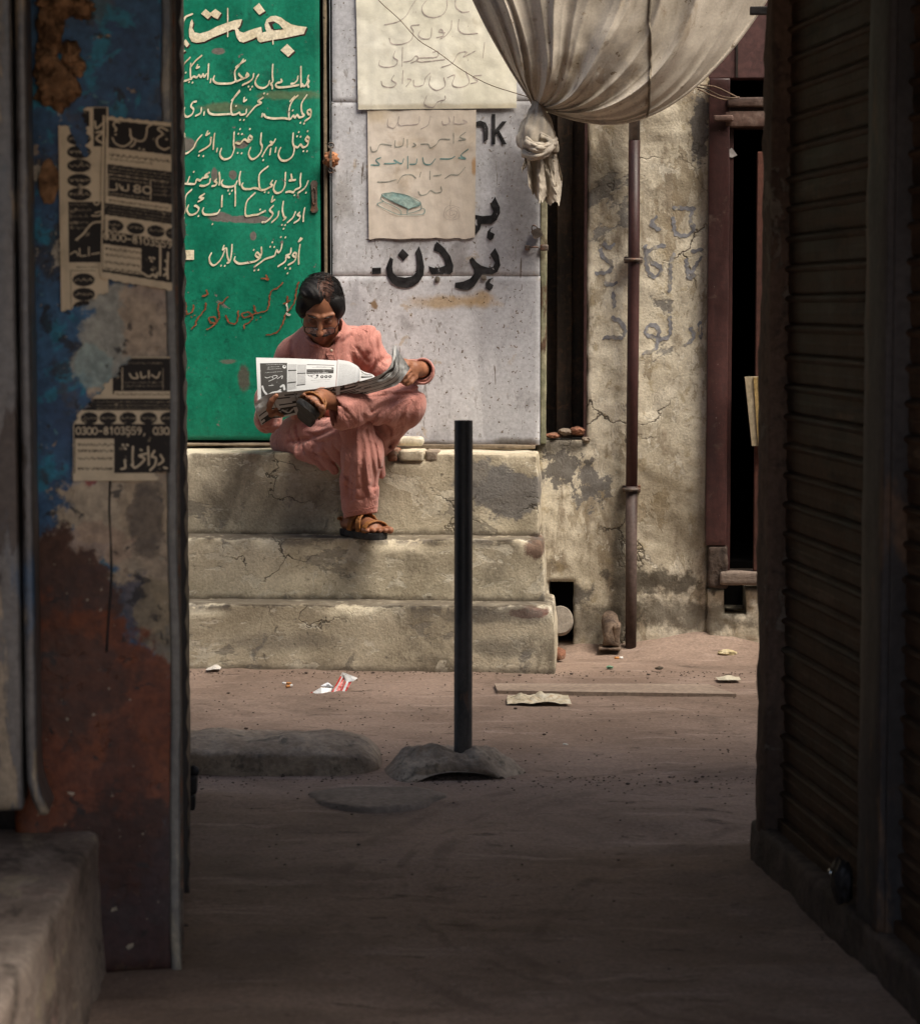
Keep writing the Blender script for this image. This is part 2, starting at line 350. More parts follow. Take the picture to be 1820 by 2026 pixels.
# ---- street front opposite: facade mass with openings
fac = thing('facade_wall', 'stained cream plaster wall with peeling patches and faded blue lettering behind the drainpipe', 'wall', FA.P(.55, -.2, 0))
def plaster_sheet(name, fr, u0, u1, z0, z1, w, res, holes, thick, mat, parent, amp=.006, seed=2.0, edge=.012, **k):
    nu, nz = int((u1-u0)/res)+1, int((z1-z0)/res)+1; us = np.linspace(u0, u1, nu); zs = np.linspace(z0, z1, nz)
    U, Z = np.meshgrid(us, zs, indexing='ij'); L = np.stack([U.ravel(), np.full(U.size, w), Z.ravel()], 1)
    cu, cz = (us[:-1]+us[1:])/2, (zs[:-1]+zs[1:])/2; keep = np.ones((nu-1, nz-1), bool); de = np.minimum.reduce([U-u0, u1-U]).ravel()
    for (a, b, c, d) in holes:
        keep &= ~((cu[:, None] > a) & (cu[:, None] < b) & (cz[None] > c) & (cz[None] < d))
        du = np.maximum(np.maximum(a-U, U-b), 0); dz = np.maximum(np.maximum(c-Z, Z-d), 0); de = np.minimum(de, np.hypot(du, dz).ravel())
    L[:, 1] += n3(L, 5, seed, 4)*amp*1.6+n3(L, 30, seed+1, 2)*amp*.35 - .012*np.clip(1-de/edge, 0, 1)**2
    L[:, 0] += n3(L, 9, seed+6, 3)*amp*.9
    F = grid_faces(nu, nz)[keep.ravel()]
    bm = bmesh.new(); vs = [bm.verts.new(v) for v in L]
    for f in F: bm.faces.new([vs[i] for i in f])
    loose = [v for v in bm.verts if not v.link_faces]; bmesh.ops.delete(bm, geom=loose, context='VERTS')
    r = bmesh.ops.extrude_edge_only(bm, edges=[e for e in bm.edges if len(e.link_faces) == 1])
    for v in r['geom']:
        if isinstance(v, bmesh.types.BMVert): v.co.y -= thick
    bm.verts.index_update(); L2 = np.array([v.co[:] for v in bm.verts]); fs = [[v.index for v in f.verts] for f in bm.faces]; bm.free()
    return mk(name, fr.A(L2), fs, mat, parent, smooth=True, **k)
uL = FA.px(1062, 1000)[0]; uR = FA.px(1404, 700)[0]; uN = FA.px(1161, 600)[0]
zN = FA.px(1110, 868)[1]
hu0, hz1 = FA.px(1083, 1152); hu1, hz0 = FA.px(1131, 1262)
plaster_sheet('plaster_face', FA, uL, uR, -.05, 2.5, 0, .011, [(-9, uN, zN, 9), (hu0, hu1, -.06, hz1)], .22, M['plaster'], fac)
# lower right: plinth under the doorway with a broken hole
uD1 = FA.px(1560, 1200)[0]; zT = FA.px(1450, 1166)[1]
ha, hb = FA.px(1426, 1166), FA.px(1474, 1216)
plaster_sheet('plinth_face', FA, uR+.002, uD1, -.05, zT, .02, .011, [(ha[0]+.008, hb[0], hb[1], 9)], .3, M['plaster'], fac, amp=.010, seed=8)
# the mass of the building the openings are cut in
bld = thing('street_building', 'tall plastered building behind the reading man, its shop openings dark inside', 'building', FA.P(0, -1, 0))
fbox('upper_wall', FA, -5, 5, -.25, -.012, 2.52, 5.2, M['outer_wall'], bld, 0)
fbox('side_wall', FA, -5, FA.px(240, 600)[0], -.25, -.012, 0, 2.515, M['outer_wall'], bld, 0)
fbox('side_wall', FA, uD1+.01, 5, -.25, -.012, 0, 2.515, M['outer_wall'], bld, 0)
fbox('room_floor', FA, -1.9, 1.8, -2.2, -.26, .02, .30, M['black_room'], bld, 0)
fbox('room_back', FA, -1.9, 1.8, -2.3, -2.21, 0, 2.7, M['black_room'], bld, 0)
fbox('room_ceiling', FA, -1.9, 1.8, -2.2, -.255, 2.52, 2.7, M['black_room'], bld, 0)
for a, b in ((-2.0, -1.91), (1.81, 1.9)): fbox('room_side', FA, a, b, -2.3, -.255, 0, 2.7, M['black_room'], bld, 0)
# ---- steps
st = thing('front_steps', 'three worn plaster steps below the painted shop doors, chipped to red brick at the corners', 'steps', FA.P(-.4, .4, 0))
ue = FA.px(240, 1000, .34)[0]
def step(px_r, py_top, wf, wb, zb, seed):
    u1, z1 = FA.px(px_r, py_top, wf)
    def sk(L):
        d = np.clip((L[:, 2]-(z1-.04))/.04, 0, 1)*np.clip((L[:, 1]-(wf-.04))/.04, 0, 1)
        c = n3(L, 6, seed+20, 4); L[:, 2] -= d*np.clip(c*.030, 0, .02); L[:, 1] -= d*np.clip(c*.03, 0, .02)
        k = np.clip((L[:, 0]-(u1-.05))/.05, 0, 1)*np.clip((L[:, 2]-(z1-.10))/.10, 0, 1); L[:, 0] -= k*(.008+.012*np.abs(c)); L[:, 2] -= k*.008
        return L
    return fbox('step', FA, ue, u1, wb, wf, zb, z1, M['step'], st, .0055, .014, .0032, 3, sk, seed), z1
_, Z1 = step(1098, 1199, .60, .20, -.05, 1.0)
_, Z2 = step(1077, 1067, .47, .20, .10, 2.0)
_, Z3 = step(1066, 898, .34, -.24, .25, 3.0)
print('step heights', Z1, Z2, Z3)

# ---- alley blocks left and right, added roof that darkens the alley
blkR = thing('corner_building', 'dark building forming the right side of the alley, behind the roller shutters', 'building', RW.P(0, 0, 0))
blkL = thing('corner_building', 'building forming the left side of the alley, behind the blue pillar with posters', 'building', LW.P(0, 0, 0))
fbox('alley_wall', RW, -.10, 2.8, -1.2, -.16, 0, 5, M['dark_alley_wall'], blkR, 0)
fbox('shopfront_pier', RW, -.13, -.022, -.5, -.035, 0, 5, M['dark_alley_wall'], blkR, .006)
fbox('street_wall', RW, -.25, -.135, -6, -.06, 0, 5, M['dark_alley_wall'], blkR, 0)
fbox('alley_wall', LW, .12, 1.6, -6, -.10, 0, 5, M['dark_alley_wall'], blkL, 0)
roof = fbox('added_alley_roof', LW, -2.4, 1.62, -1.2, 1.9, 2.25, 2.45, M['dark_alley_wall'], None, 0); setp(roof, 'low unseen roof slab added above the camera to darken the alley mouth', 'roof')  # unseen roof, added and sized to keep light out of the alley
# room over the added roof so the street is a canyon
fbox('added_shade_wall', LW, -2.4, .1, -1.3, -1.15, 0, 2.62, M['dark_alley_wall'], blkL, 0)  # unseen wall added behind the bench to stop light from the left
up = fbox('upper_storey', LW, -1.0, 1.3, -.28, 1.8, 2.81, 5.0, M['outer_wall'], None, 0); setp(up, 'upper storey bridging the alley above the added low roof', 'building')
# ================================================================ DOORS, SIGNS, FITTINGS ON THE FACADE
def chips(t, col):      # flaked spots shared by paint and lettering, keyed on place
    m = t.ramp(t.noise(11, 6, .65, .6, off=3.3), .655, .675); m2 = t.ramp(t.noise(60, 3, .6, off=8.1), .70, .74)
    return t.mix(t.mth('MAXIMUM', m, m2), col, (.15, .135, .12))
DG = lambda x, y: (349.44+x*.168, y*.168)               # tracing grids of the sign
DG2 = lambda x, y: (349.44+x*.168, 291.2+y*.168)
W1 = .03
M['green'] = grimy('green_sign_paint', (.003, .135, .078), (.006, .215, .125), 4, (.25, .7), (1, 1, .7),
    layers=[((.002, .10, .06), 9, .5, .68, .75), ((.01, .31, .17), 6, .55, .7, .5, (1, 1, .5)), ((.003, .06, .04), 34, .6, .70, .7)],
    blobs=[((.16, .145, .13), FA.W(*DG2(870, 850), W1), .075, .014, .15, .4, 1), ((.16, .145, .13), FA.W(*DG2(520, 820), W1), .045, .018, .15, .4, 1),
           ((.11, .16, .08), FA.W(*DG(1350, 1120), W1), .12, .016, .4, .5, .8), ((.12, .15, .08), FA.W(*DG(560, 1270), W1), .09, .016, .4, .5, .8),
           ((.14, .13, .11), FA.W(*DG(760, 1700), W1), .024, .016, .15, .5, 1), ((.14, .13, .11), FA.W(*DG2(450, 340), W1), .012, .03, .15, .4, 1),
           ((.14, .13, .11), FA.W(*DG2(665, 330), W1), .015, .017, .1, .3, 1), ((.16, .145, .13), FA.W(*DG2(900, 1045), W1), .012, .016, .15, .4, 1),
           ((.15, .14, .12), FA.W(*DG(500, 605), W1), .022, .012, .15, .4, 1), ((.15, .14, .12), FA.W(*DG(90, 1700), W1), .035, .03, .15, .5, 1),
           ((.10, .06, .055), FA.W(483, 745, W1), .02, .045, .3, .5, .8), ((.13, .12, .10), FA.W(450, 715, W1), .03, .008, .3, .6, .8)],
    specks=((.02, .05, .03), 140, .66, .72, .8), rough=.45, spec=.4, bump=.45, bd=.003, fine=70, grain=.18, post=lambda t, c: chips(t, c))
def paintmat(name, c1, c2, grain=.25, rough=.6):
    return grimy(name, c1, c2, 14, layers=[((.30, .17, .08), 20, .58, .7, .55)], rough=rough, grain=grain, fine=90, bump=.2, bd=.001, post=lambda t, c: chips(t, c))
M['cream'] = paintmat('cream_lettering', (.62, .54, .36), (.78, .71, .53))
M['shadow_ink'] = plain('dark_brown_outline', (.045, .022, .02), .6)
M['rust_ink'] = grimy('brown_graffiti_paint', (.17, .052, .022), (.24, .08, .035), 30, rough=.7, grain=.3)
M['dark_gap'] = plain('gap_shade_black', (.02, .015, .012), .9)  # near-black colour stands for the shade in door gaps and the groove
M['olive_wood'] = grimy('weathered_frame_wood', (.13, .105, .07), (.22, .175, .115), 12, stretch=(1, 1, .15), layers=[((.20, .07, .03), 7, .56, .68, .7, (1, 1, .3))], specks=((.03, .02, .015), 60, .63, .7, .9), bump=.6)
gd = thing('sign_door', 'green painted metal shop door covered in cream Urdu lettering, left of the white door', 'door', FA.P(-.9, .02, 0))
gx0 = FA.px(240, 500, W1)[0]; gx1 = FA.px(634, 500, W1)[0]; gzb = FA.px(500, 871, W1)[1]
def panel(name, u0, u1, z0, z1, w, thick, mat, parent, res=.02, amp=.0022, seed=1.0, **k):
    return fbox(name, FA, u0, u1, w-thick, w, z0, z1, mat, parent, .0008, res, 0, 1,
        lambda L: np.c_[L[:, 0], L[:, 1]+(L[:, 1] > w-.002)*(n3(L, 3.5, seed, 3)*amp*1.3+n3(L, 17, seed+2, 2)*amp*.3), L[:, 2]], seed, **k)
panel('door_leaf', gx0, gx1, gzb, 2.5, W1-.0022, .022, M['green'], gd, amp=.0006)
WL = W1-.0005
# heading: outlined polygons with a dark drop edge
H1 = [(1535,318),(1500,400),(1380,425),(1240,455),(1130,470),(985,500),(960,480),(945,435),(900,460),(790,500),(745,490),(715,450),(700,400),(690,350),(660,345),(560,390),(430,440),(330,490),(240,505),(180,490),(150,430),(148,350),(165,260),(185,225),(200,270),(188,330),(215,380),(280,395),(380,365),(480,310),(600,265),(700,235),(775,225),(752,300),(735,325),(720,330),(745,370),(790,385),(850,360),(940,330),(1000,315),(1008,385),(1060,370),(1045,330),(1040,290),(1060,230),(1110,190),(1170,185),(1230,205),(1290,250),(1350,285),(1430,305)]
H2 = [(1080,262),(1145,250),(1205,283),(1262,345),(1180,352),(1130,360)]
HD = [[(975,35),(1045,130),(975,175),(905,95)],[(345,105),(400,152),(460,105),(530,155),(485,225),(440,205),(412,182),(370,225),(290,160)],[(1305,515),(1390,600),(1315,670),(1225,590)],
      [(110,460),(155,520),(122,558),(75,505)],[(35,545),(110,600),(70,625),(15,580)],[(20,225),(75,280),(60,340),(20,440)]]
sh = lambda P: [(x+14, y+15) for x, y in P]
polys('heading_edge', FA, WL-.001, [sh(H1)]+[sh(p) for p in HD], DG, M['shadow_ink'], gd)
polys('heading', FA, WL+.0006, [H1]+HD, DG, M['cream'], gd)
polys('heading_edge', FA, WL+.0011, [H2], DG, M['shadow_ink'], gd)
polys('heading_counter', FA, WL+.0016, [[(1130,290),(1165,268),(1215,300),(1240,335),(1180,345),(1150,345)]], DG, M['green'], gd)
NB = (30*.168/545*.92, 14.5*.168/545, R(62))
NV = (20*.168/545, 13*.168/545, R(62))
def L(conv, rows, nib=NB, mat='cream', w=WL+.0012, par=gd, name='lettering', **k):
    return lettering(name, FA, w, rows, conv, nib, M[mat], par, **k)
dot = lambda x, y: [(x-1, y), (x+1, y+1)]
DNIB = (34*.168/545, 30*.168/545, R(45))
L(DG, [[(605,100),(605,430)], [(1130,355),(1138,520)]], NV)
L(DG, [[(185,165),(110,200),(75,270),(62,350),(28,465)]], (30*.168/545, 22*.168/545, R(20)))
l1 = [[(1555,890),(1545,930),(1560,960),(1545,1000),(1558,1025)],[(1540,965),(1520,1005),(1498,1015),(1480,990),(1468,1010),(1465,785)],[(1430,900),(1422,945),(1385,980),(1350,985)],
 [(1232,935),(1240,965),(1190,975),(1168,1000),(1200,1028),(1330,1020),(1440,1000)],[(1135,760),(1130,870),(1135,960),(1110,985),(1128,1010),(1130,1045)],
 [(1095,955),(1080,1000),(1030,1035),(965,1025),(928,975),(945,915),(968,880)],[(910,870),(900,920),(860,960),(780,1000)],[(830,860),(852,890),(820,905),(790,925),(760,900),(738,880)],
 [(835,905),(760,935),(705,955),(690,900),(692,830),(740,770),(788,700)],[(700,790),(760,745),(812,712)],[(690,960),(640,980),(540,985),(465,975),(435,935),(447,895)],[(408,930),(400,970)],
 [(380,755),(375,850),(370,930)],[(355,870),(330,905),(312,872),(292,908),(265,882),(240,912),(200,900),(172,930),(165,830),(170,750)],[(168,790),(230,712),(298,655)],[(250,765),(238,800),(268,790)],
 [(165,930),(110,950),(62,955),(40,900),(60,820),(95,745)],[(60,790),(110,730),(160,680)]]
l2 = [[(1545,1300),(1575,1290),(1585,1330),(1560,1348),(1540,1318)],[(1585,1330),(1573,1380),(1515,1422)],[(1535,1120),(1482,1200),(1470,1260),(1480,1330),(1503,1362),(1450,1382),(1420,1350),(1400,1385),(1375,1360),(1350,1395),(1328,1400),(1325,1330),(1340,1240),(1380,1170),(1430,1125)],
 [(1340,1190),(1390,1138)],[(1325,1400),(1250,1390),(1150,1395),(1060,1380),(1030,1345)],[(1012,1340),(1008,1372)],[(1020,1150),(962,1190),(1000,1212),(950,1240),(920,1262),(880,1310),(830,1370)],
 [(825,1290),(815,1338),(760,1350),(740,1325),(702,1345),(652,1340),(645,1240),(680,1150),(740,1068)],[(652,1180),(700,1130),(745,1078)],[(800,1150),(795,1195),(825,1175)],[(645,1340),(560,1345),(450,1350),(388,1330),(372,1290)],
 [(328,1320),(325,1352)],[(295,1270),(285,1330),(228,1363)],[(235,1195),(195,1205),(172,1250),(205,1290),(180,1350),(120,1375),(87,1330),(97,1270)],[(65,1160),(47,1260),(40,1345)]]
l3 = [[(1540,1605),(1520,1640),(1548,1665),(1562,1630),(1540,1605)],[(1562,1640),(1540,1710),(1492,1735),(1460,1700),(1430,1735),(1395,1725)],[(1375,1570),(1370,1680),(1388,1740),(1370,1830),(1310,1885),(1240,1888),(1202,1830),(1212,1770),(1228,1740)],
 [(1172,1740),(1165,1788)],[(1165,1640),(1140,1682),(1105,1668),(1130,1700),(1090,1715),(1050,1770),(1012,1840)],[(1110,1750),(1100,1820)],[(1000,1570),(992,1680),(1010,1722),(990,1800),(930,1862),(880,1870),(850,1810),(872,1740)],
 [(865,1595),(845,1630),(872,1655),(892,1620),(865,1598)],[(890,1640),(850,1670),(800,1640),(750,1690),(700,1680)],[(680,1560),(675,1700),(680,1760),(640,1850),(560,1875),(512,1820),(530,1750)],[(482,1750),(475,1785)],
 [(450,1575),(440,1660),(435,1755)],[(405,1620),(400,1695),(350,1740),(272,1785)],[(370,1545),(350,1590),(390,1570)],[(300,1590),(255,1640),(225,1690),(200,1742),(140,1795),(92,1812)],[(75,1560),(45,1600),(78,1625),(98,1588),(75,1562)],[(100,1610),(60,1645),(28,1640)]]
l4 = [[(1550,400),(1530,450),(1500,490),(1430,540)],[(1465,310),(1457,400),(1458,470),(1400,500),(1380,530),(1330,522),(1290,530)],[(1350,320),(1358,375),(1330,392),(1400,385)],[(1285,300),(1280,400),(1275,460),(1240,520),(1180,540),(1145,500),(1155,440),(1172,400)],
 [(1130,395),(1108,430),(1132,452),(1080,482),(1040,500),(990,500),(972,420),(975,330),(1010,280),(1077,228)],[(990,500),(920,480),(870,492),(800,490),(770,455),(782,425)],[(755,290),(742,360),(747,440)],[(715,400),(690,450),(620,468),(550,455),(530,420),(545,388)],
 [(505,300),(512,380),(505,442)],[(470,380),(452,402),(478,420),(458,450),(420,458)],[(400,375),(388,425),(330,455),(278,452)],[(390,300),(340,330),(372,350),(310,362),(280,392),(240,380),(220,430),(150,432),(110,428),(40,430)],[(155,350),(130,420)],[(85,260),(30,290),(60,330),(35,395)],[(690,440),(695,550),(693,690)]]
l5 = [[(1510,718),(1495,800),(1495,872)],[(1450,770),(1425,795),(1455,812),(1440,855),(1388,890)],[(1400,765),(1370,830),(1308,885)],[(1260,640),(1248,740),(1268,820),(1290,830),(1260,858)],[(1205,758),(1190,820),(1125,882)],[(1135,580),(1122,640),(1155,620)],
 [(1140,690),(1098,740),(1135,780),(1110,830),(1050,880),(1010,882)],[(1045,750),(1000,772),(960,792),(900,800),(820,808),(813,720),(830,640),(870,590),(925,540)],[(540,570),(535,640),(535,700)],[(510,740),(480,780),(400,795),(330,790),(308,752),(320,718)],
 [(330,550),(272,590),(320,602),(258,640)],[(215,690),(230,690),(265,725),(230,780),(160,795),(125,740),(142,685)],[(180,500),(120,560),(100,640),(100,765),(60,782),(25,762)],[(30,840),(92,832)]]
l6 = [[(1455,1150),(1440,1260),(1440,1375)],[(1462,1070),(1440,1110),(1478,1080)],[(1390,1240),(1368,1270),(1400,1292),(1412,1255),(1390,1240)],[(1412,1280),(1390,1340),(1318,1385)],[(1350,1192),(1340,1255),(1290,1275),(1330,1300)],[(1290,1290),(1280,1345),(1198,1402)],
 [(1245,1108),(1235,1190),(1205,1240),(1180,1212),(1160,1270),(1130,1290),(1090,1302),(1040,1320),(1000,1350),(918,1410)],[(1000,1180),(1002,1260),(970,1300),(932,1272),(950,1240),(982,1268)],[(990,1300),(930,1342),(830,1362),(735,1370),(683,1330),(690,1295)],
 [(655,1150),(650,1250),(630,1345),(598,1362)],[(590,1190),(600,1280),(622,1345)],[(565,1225),(540,1290),(500,1350),(440,1392),(400,1362),(388,1300),(412,1248)],[(560,1160),(545,1205),(575,1190)]]
d1 = [(850,1020),(892,1020),(870,1052),(735,868),(150,965),(190,972),(110,855),(820,885)]
d2 = [(1370,1300),(1460,1445),(1502,1455),(1032,1100),(1072,1108),(702,1248),(750,1412),(795,1412),(35,1392)]
d3 = [(1545,1545),(1440,1555),(1420,1605),(1462,1610),(1495,1780),(1537,1780),(1022,1885),(865,1520),(750,1520),(730,1575),(772,1578),(722,1800),(768,1805),(412,1625),(265,1832),(318,1838),(80,1500)]
d4 = [(1525,535),(1390,565),(1428,570),(1040,528),(1085,535),(610,510),(655,512),(628,548),(205,290),(380,300)]
d5 = [(1242,915),(1280,918),(1262,960),(985,735),(425,905),(260,810)]
d6 = [(1283,1425),(1338,1428),(1308,1485),(1230,1058),(1283,1062),(1130,1120),(1105,1172),(1152,1175),(910,1210),(918,1450),(966,1445),(525,1395),(570,1397)]
for c, rows, ds in ((DG, l1, d1), (DG, l2, d2), (DG, l3, d3), (DG2, l4, d4), (DG2, l5, d5), (DG2, l6, d6)):
    L(c, rows+[dot(*q)+[(q[0]+2, q[1])] for q in ds], NB)
polys('lettering', FA, WL+.0012, [[(20,1212),(210,1210),(208,1325),(20,1328)]], DG2, M['cream'], gd)
GR = lambda x, y: (349.44+x*.152, 538.7+y*.152)
gr = [[(1385,140),(1310,205),(1232,250),(1212,330),(1205,420),(1180,490),(1110,520),(1045,525),(1018,480),(1010,430)],[(1045,528),(960,565),(895,590),(850,560),(872,530),(930,520),(990,560),(978,620),(930,660),(888,685),(880,735)],dot(1040,615),dot(1100,585),
 [(805,500),(800,600),(770,665),(720,668),(670,630),(645,560)],[(665,325),(600,390),(550,420),(545,500),(560,570),(530,640),(470,662),(430,630),(432,590),(480,580),(520,620),(490,690),(400,742)],[(380,400),(380,470),(320,550),(270,610),(245,690),(195,740)],[(395,230),(398,280),(340,315),(410,290)],
 [(225,430),(215,500),(180,532),(140,540),(125,480),(125,400)],[(140,540),(90,550),(42,540)],dot(195,580),dot(240,560),[(75,280),(40,305)],[(1590,125),(1560,240),(1540,380),(1480,470),(1420,550),(1395,640),(1350,730),(1290,790),(1175,820)],[(1440,310),(1445,370),(1398,410),(1480,370)],[(1165,40),(1180,70),(1200,95),(1110,75)]]
lettering('graffiti', FA, WL+.002, [g+[(g[-1][0]+1, g[-1][1])] if len(g) == 2 else g for g in gr], GR, (25*.152/545, 16*.152/545, R(30)), M['rust_ink'], gd, wobble=.0012)
M['chip'] = plain('bare_primer', (.60, .56, .46), .8)
lettering('paint_chip', FA, WL+.0028, [[(1435,412),(1440,450),(1448,498)], [(1430,540),(1450,548),(1475,552)]], GR, (30*.152/545, 20*.152/545, R(80)), M['chip'], gd, wobble=.001)
# hasp at the door's right edge
M['old_iron'] = grimy('old_iron', (.07, .055, .045), (.16, .125, .10), 30, layers=[((.16, .06, .025), 25, .5, .64, .8)], rough=.6, metal=.35, spec=.5, bump=.6, bd=.002)
hs = FA.px(622, 388, W1)
hp_ = prism('hasp', FA, [(hs[0]+a*.0018, hs[1]+b*.0018) for a, b in ((-6,20),(-7,26),(-3,31),(4,31),(7,26),(6,18),(6,-20),(8,-28),(4,-33),(-4,-33),(-8,-28),(-5,-20))], W1-.003, W1+.004, M['old_iron'], gd)
tube('hasp_loop', [FA.P(hs[0]+math.cos(a)*.007, W1+.006, hs[1]+math.sin(a)*.03) for a in np.linspace(0, 2*math.pi, 17)[:-1]], .0022, M['old_iron'], hp_, 6, closed=True)

# ---- frame between the doors
fr_ = thing('door_frame', 'weathered brown timber post between the green and white doors', 'door frame', FA.P(FA.px(645, 800)[0], .03, 0))
def strip(name, xa, xb, ya, yb, w0, w1, mat, par, bev=.002, res=0, amp=0, **k):
    wm = w1; a = FA.px(xa, ya, wm); b = FA.px(xb, yb, wm)
    return fbox(name, FA, a[0], b[0], w0, w1, b[1], a[1], mat, par, bev, res, amp, **k)
strip('backing', 633.5, 660, -60, 884, -.02, .0, M['dark_gap'], fr_)
strip('post', 638.5, 649.5, -60, 882, .002, .034, M['olive_wood'], fr_, .003, .03, .0015)

# ---- white door
WW = .03
M['white'] = grimy('white_door_paint', (.45, .455, .475), (.61, .615, .63), 2.4, (.3, .7), (1, 1, .7),
    layers=[((.30, .29, .29), 7, .52, .68, .7, (1, 1, .5)), ((.70, .70, .73), 5, .55, .7, .5), ((.17, .155, .14), 26, .61, .70, .7, (1, 1, .3)), ((.45, .35, .22), 12, .62, .68, .6), ((.22, .20, .18), 38, .60, .64, .7, (1.6, 1, .5)), ((.34, .34, .36), 3, .52, .58, .5, (1.5, 1, .3))],
    blobs=[((.43, .29, .13), FA.W(880, 598, WW), .12, .022, .6, .5, .75), ((.38, .25, .11), FA.W(955, 592, WW), .05, .028, .6, .6, .75), ((.20, .18, .17), FA.W(905, 505, WW), .035, .06, .4, .5, .6),
           ((.24, .22, .20), FA.W(680, 395, WW), .04, .07, .6, .7, .6), ((.18, .17, .17), FA.W(1035, 420, WW), .06, .16, .7, .6, .75), ((.15, .14, .14), FA.W(1010, 330, WW), .07, .10, .7, .7, .65), ((.16, .15, .15), FA.W(1050, 230, WW), .05, .08, .7, .7, .6),
           ((.22, .13, .05), FA.W(741, 605, WW), .014, .022, .3, .9, .9), ((.24, .23, .23), FA.W(790, 470, WW), .1, .05, .8, .7, .45), ((.15, .13, .10), FA.W(830, 880, WW), .12, .01, .5, .7, .7), ((.15, .13, .10), FA.W(1020, 875, WW), .08, .015, .5, .7, .75)],
    specks=((.10, .065, .035), 70, .645, .68, .95), rough=.55, spec=.4, bump=.35, bd=.003, fine=80, grain=.16, off=20,
    post=lambda t, c: t.mix(t.ramp(t.noise(30, 3, .5, .2, t.vscale(t.pos, (1.6, 1, .22)), 31), .70, .73, 0, .85), c, (.09, .06, .035)))
wd = thing('sheet_metal_door', 'scuffed white sheet metal door with black Urdu words, behind the reading man', 'door', FA.P(0, .02, 0))
def wpan(y0, y1, w, seed):
    a = FA.px(656.5, y0, w); b = FA.px(1067.5, y1, w); return panel('metal_sheet', a[0], b[0], b[1], a[1], w, .018, M['white'], wd, .02, .0009, seed)
wpan(-70, 199.5, WW, 2.0); wpan(200.5, 545.5, WW-.0012, 4.0); wpan(546.3, 880, WW-.0024, 6.0)
0 and fbox('seam', FA, FA.px(657, 546)[0], FA.px(1067, 546)[0], WW-.010, WW+.0015, FA.px(800, 546.8, WW)[1], FA.px(800, 545.2, WW)[1], M['olive_wood'], wd, 0)
M['greyblue'] = plain('grey_blue_edge_paint', (.30, .33, .35), .5)
strip('edge_strip', 651.8, 655.8, -60, 882, .0, .038, M['greyblue'], wd, .0015)
M['black_paint'] = grimy('black_door_lettering', (.012, .012, .013), (.03, .029, .03), 20, rough=.5, grain=.3, post=lambda t, c: t.mix(t.ramp(t.noise(45, 4, .6, .2, t.vscale(t.pos, (1.4, 1, .5)), 31), .66, .69, 0, .9), c, (.42, .41, .42)))
DW = lambda x, y: (640.6+x*.2732, 364+y*.2732)
DW3 = lambda x, y: (640.6+x*.24, y*.24)
BL = [[(690,450),(712,510),(728,600),(722,660),(690,710),(645,743),(600,755),(540,747),(490,717),(460,668),(450,610),(470,555),(482,530),(503,545),(496,600),(503,645),(532,670),(590,678),(645,667),(668,640),(672,590),(668,520),(660,500)],
 [(570,468),(617,515),(575,560),(534,515)],[(820,418),(870,460),(915,520),(938,590),(935,635),(912,656),(780,655),(765,630),(758,594),(800,608),(850,602),(880,590),(870,550),(835,497),(795,482),(802,440)],
 [(1240,462),(1268,520),(1278,590),(1255,638),(1215,656),(1150,650),(1122,690),(1090,740),(1045,770),(990,765),(950,750),(950,715),(1010,706),(1060,685),(1088,650),(1085,620),(1060,575),(1053,550),(1075,528),(1105,565),(1140,590),(1190,606),(1225,600),(1238,570),(1225,545),(1203,510)],
 [(350,608),(415,605),(415,650),(350,655)],[(1228,680),(1207,697),(1200,715),(1228,732),(1220,758),(1200,772),(1172,755),(1172,715),(1192,688)],
 [(1240,92),(1275,170),(1275,212),(1250,262),(1210,290),(1140,290),(1130,330),(1095,372),(1040,402),(1010,405),(1000,380),(1060,350),(1085,300),(1080,240),(1090,222),(1150,232),(1215,226),(1227,200),(1205,150)],[(1230,310),(1210,326),(1205,345),(1237,362),(1227,395),(1205,410),(1180,390),(1185,345),(1207,318)]]
polys('lettering', FA, WW+.0016, BL, DW, M['black_paint'], wd)
polys('lettering', FA, WW+.0016, [[(1225,1015),(1290,993),(1335,1012),(1356,1060),(1352,1150),(1315,1172),(1316,1080),(1300,1042),(1265,1040),(1225,1060)],
   [(1383,940),(1413,940),(1413,1068),(1470,1000),(1508,1000),(1445,1075),(1507,1190),(1470,1190),(1425,1103),(1413,1115),(1413,1190),(1383,1190)]], DW3, M['black_paint'], wd)
M['dull_steel'] = plain('dull_steel', (.30, .27, .23), .45, .7, .5)
for (x, y) in ((822, 690), (1158, 678)):
    c = FA.px(*DW(x, y), WW); rr = .0105
    wp_ = wd
    for (r1, w1, nm) in ((rr, .004, 'washer'), (rr*.5, .009, 'bolt')):
        wp_ = prism(nm, FA, [(c[0]+r1*math.cos(a), c[1]+r1*math.sin(a)) for a in np.linspace(0, 2*math.pi, 13)[:-1]], WW-.004, WW+w1, M['dull_steel'], wp_)
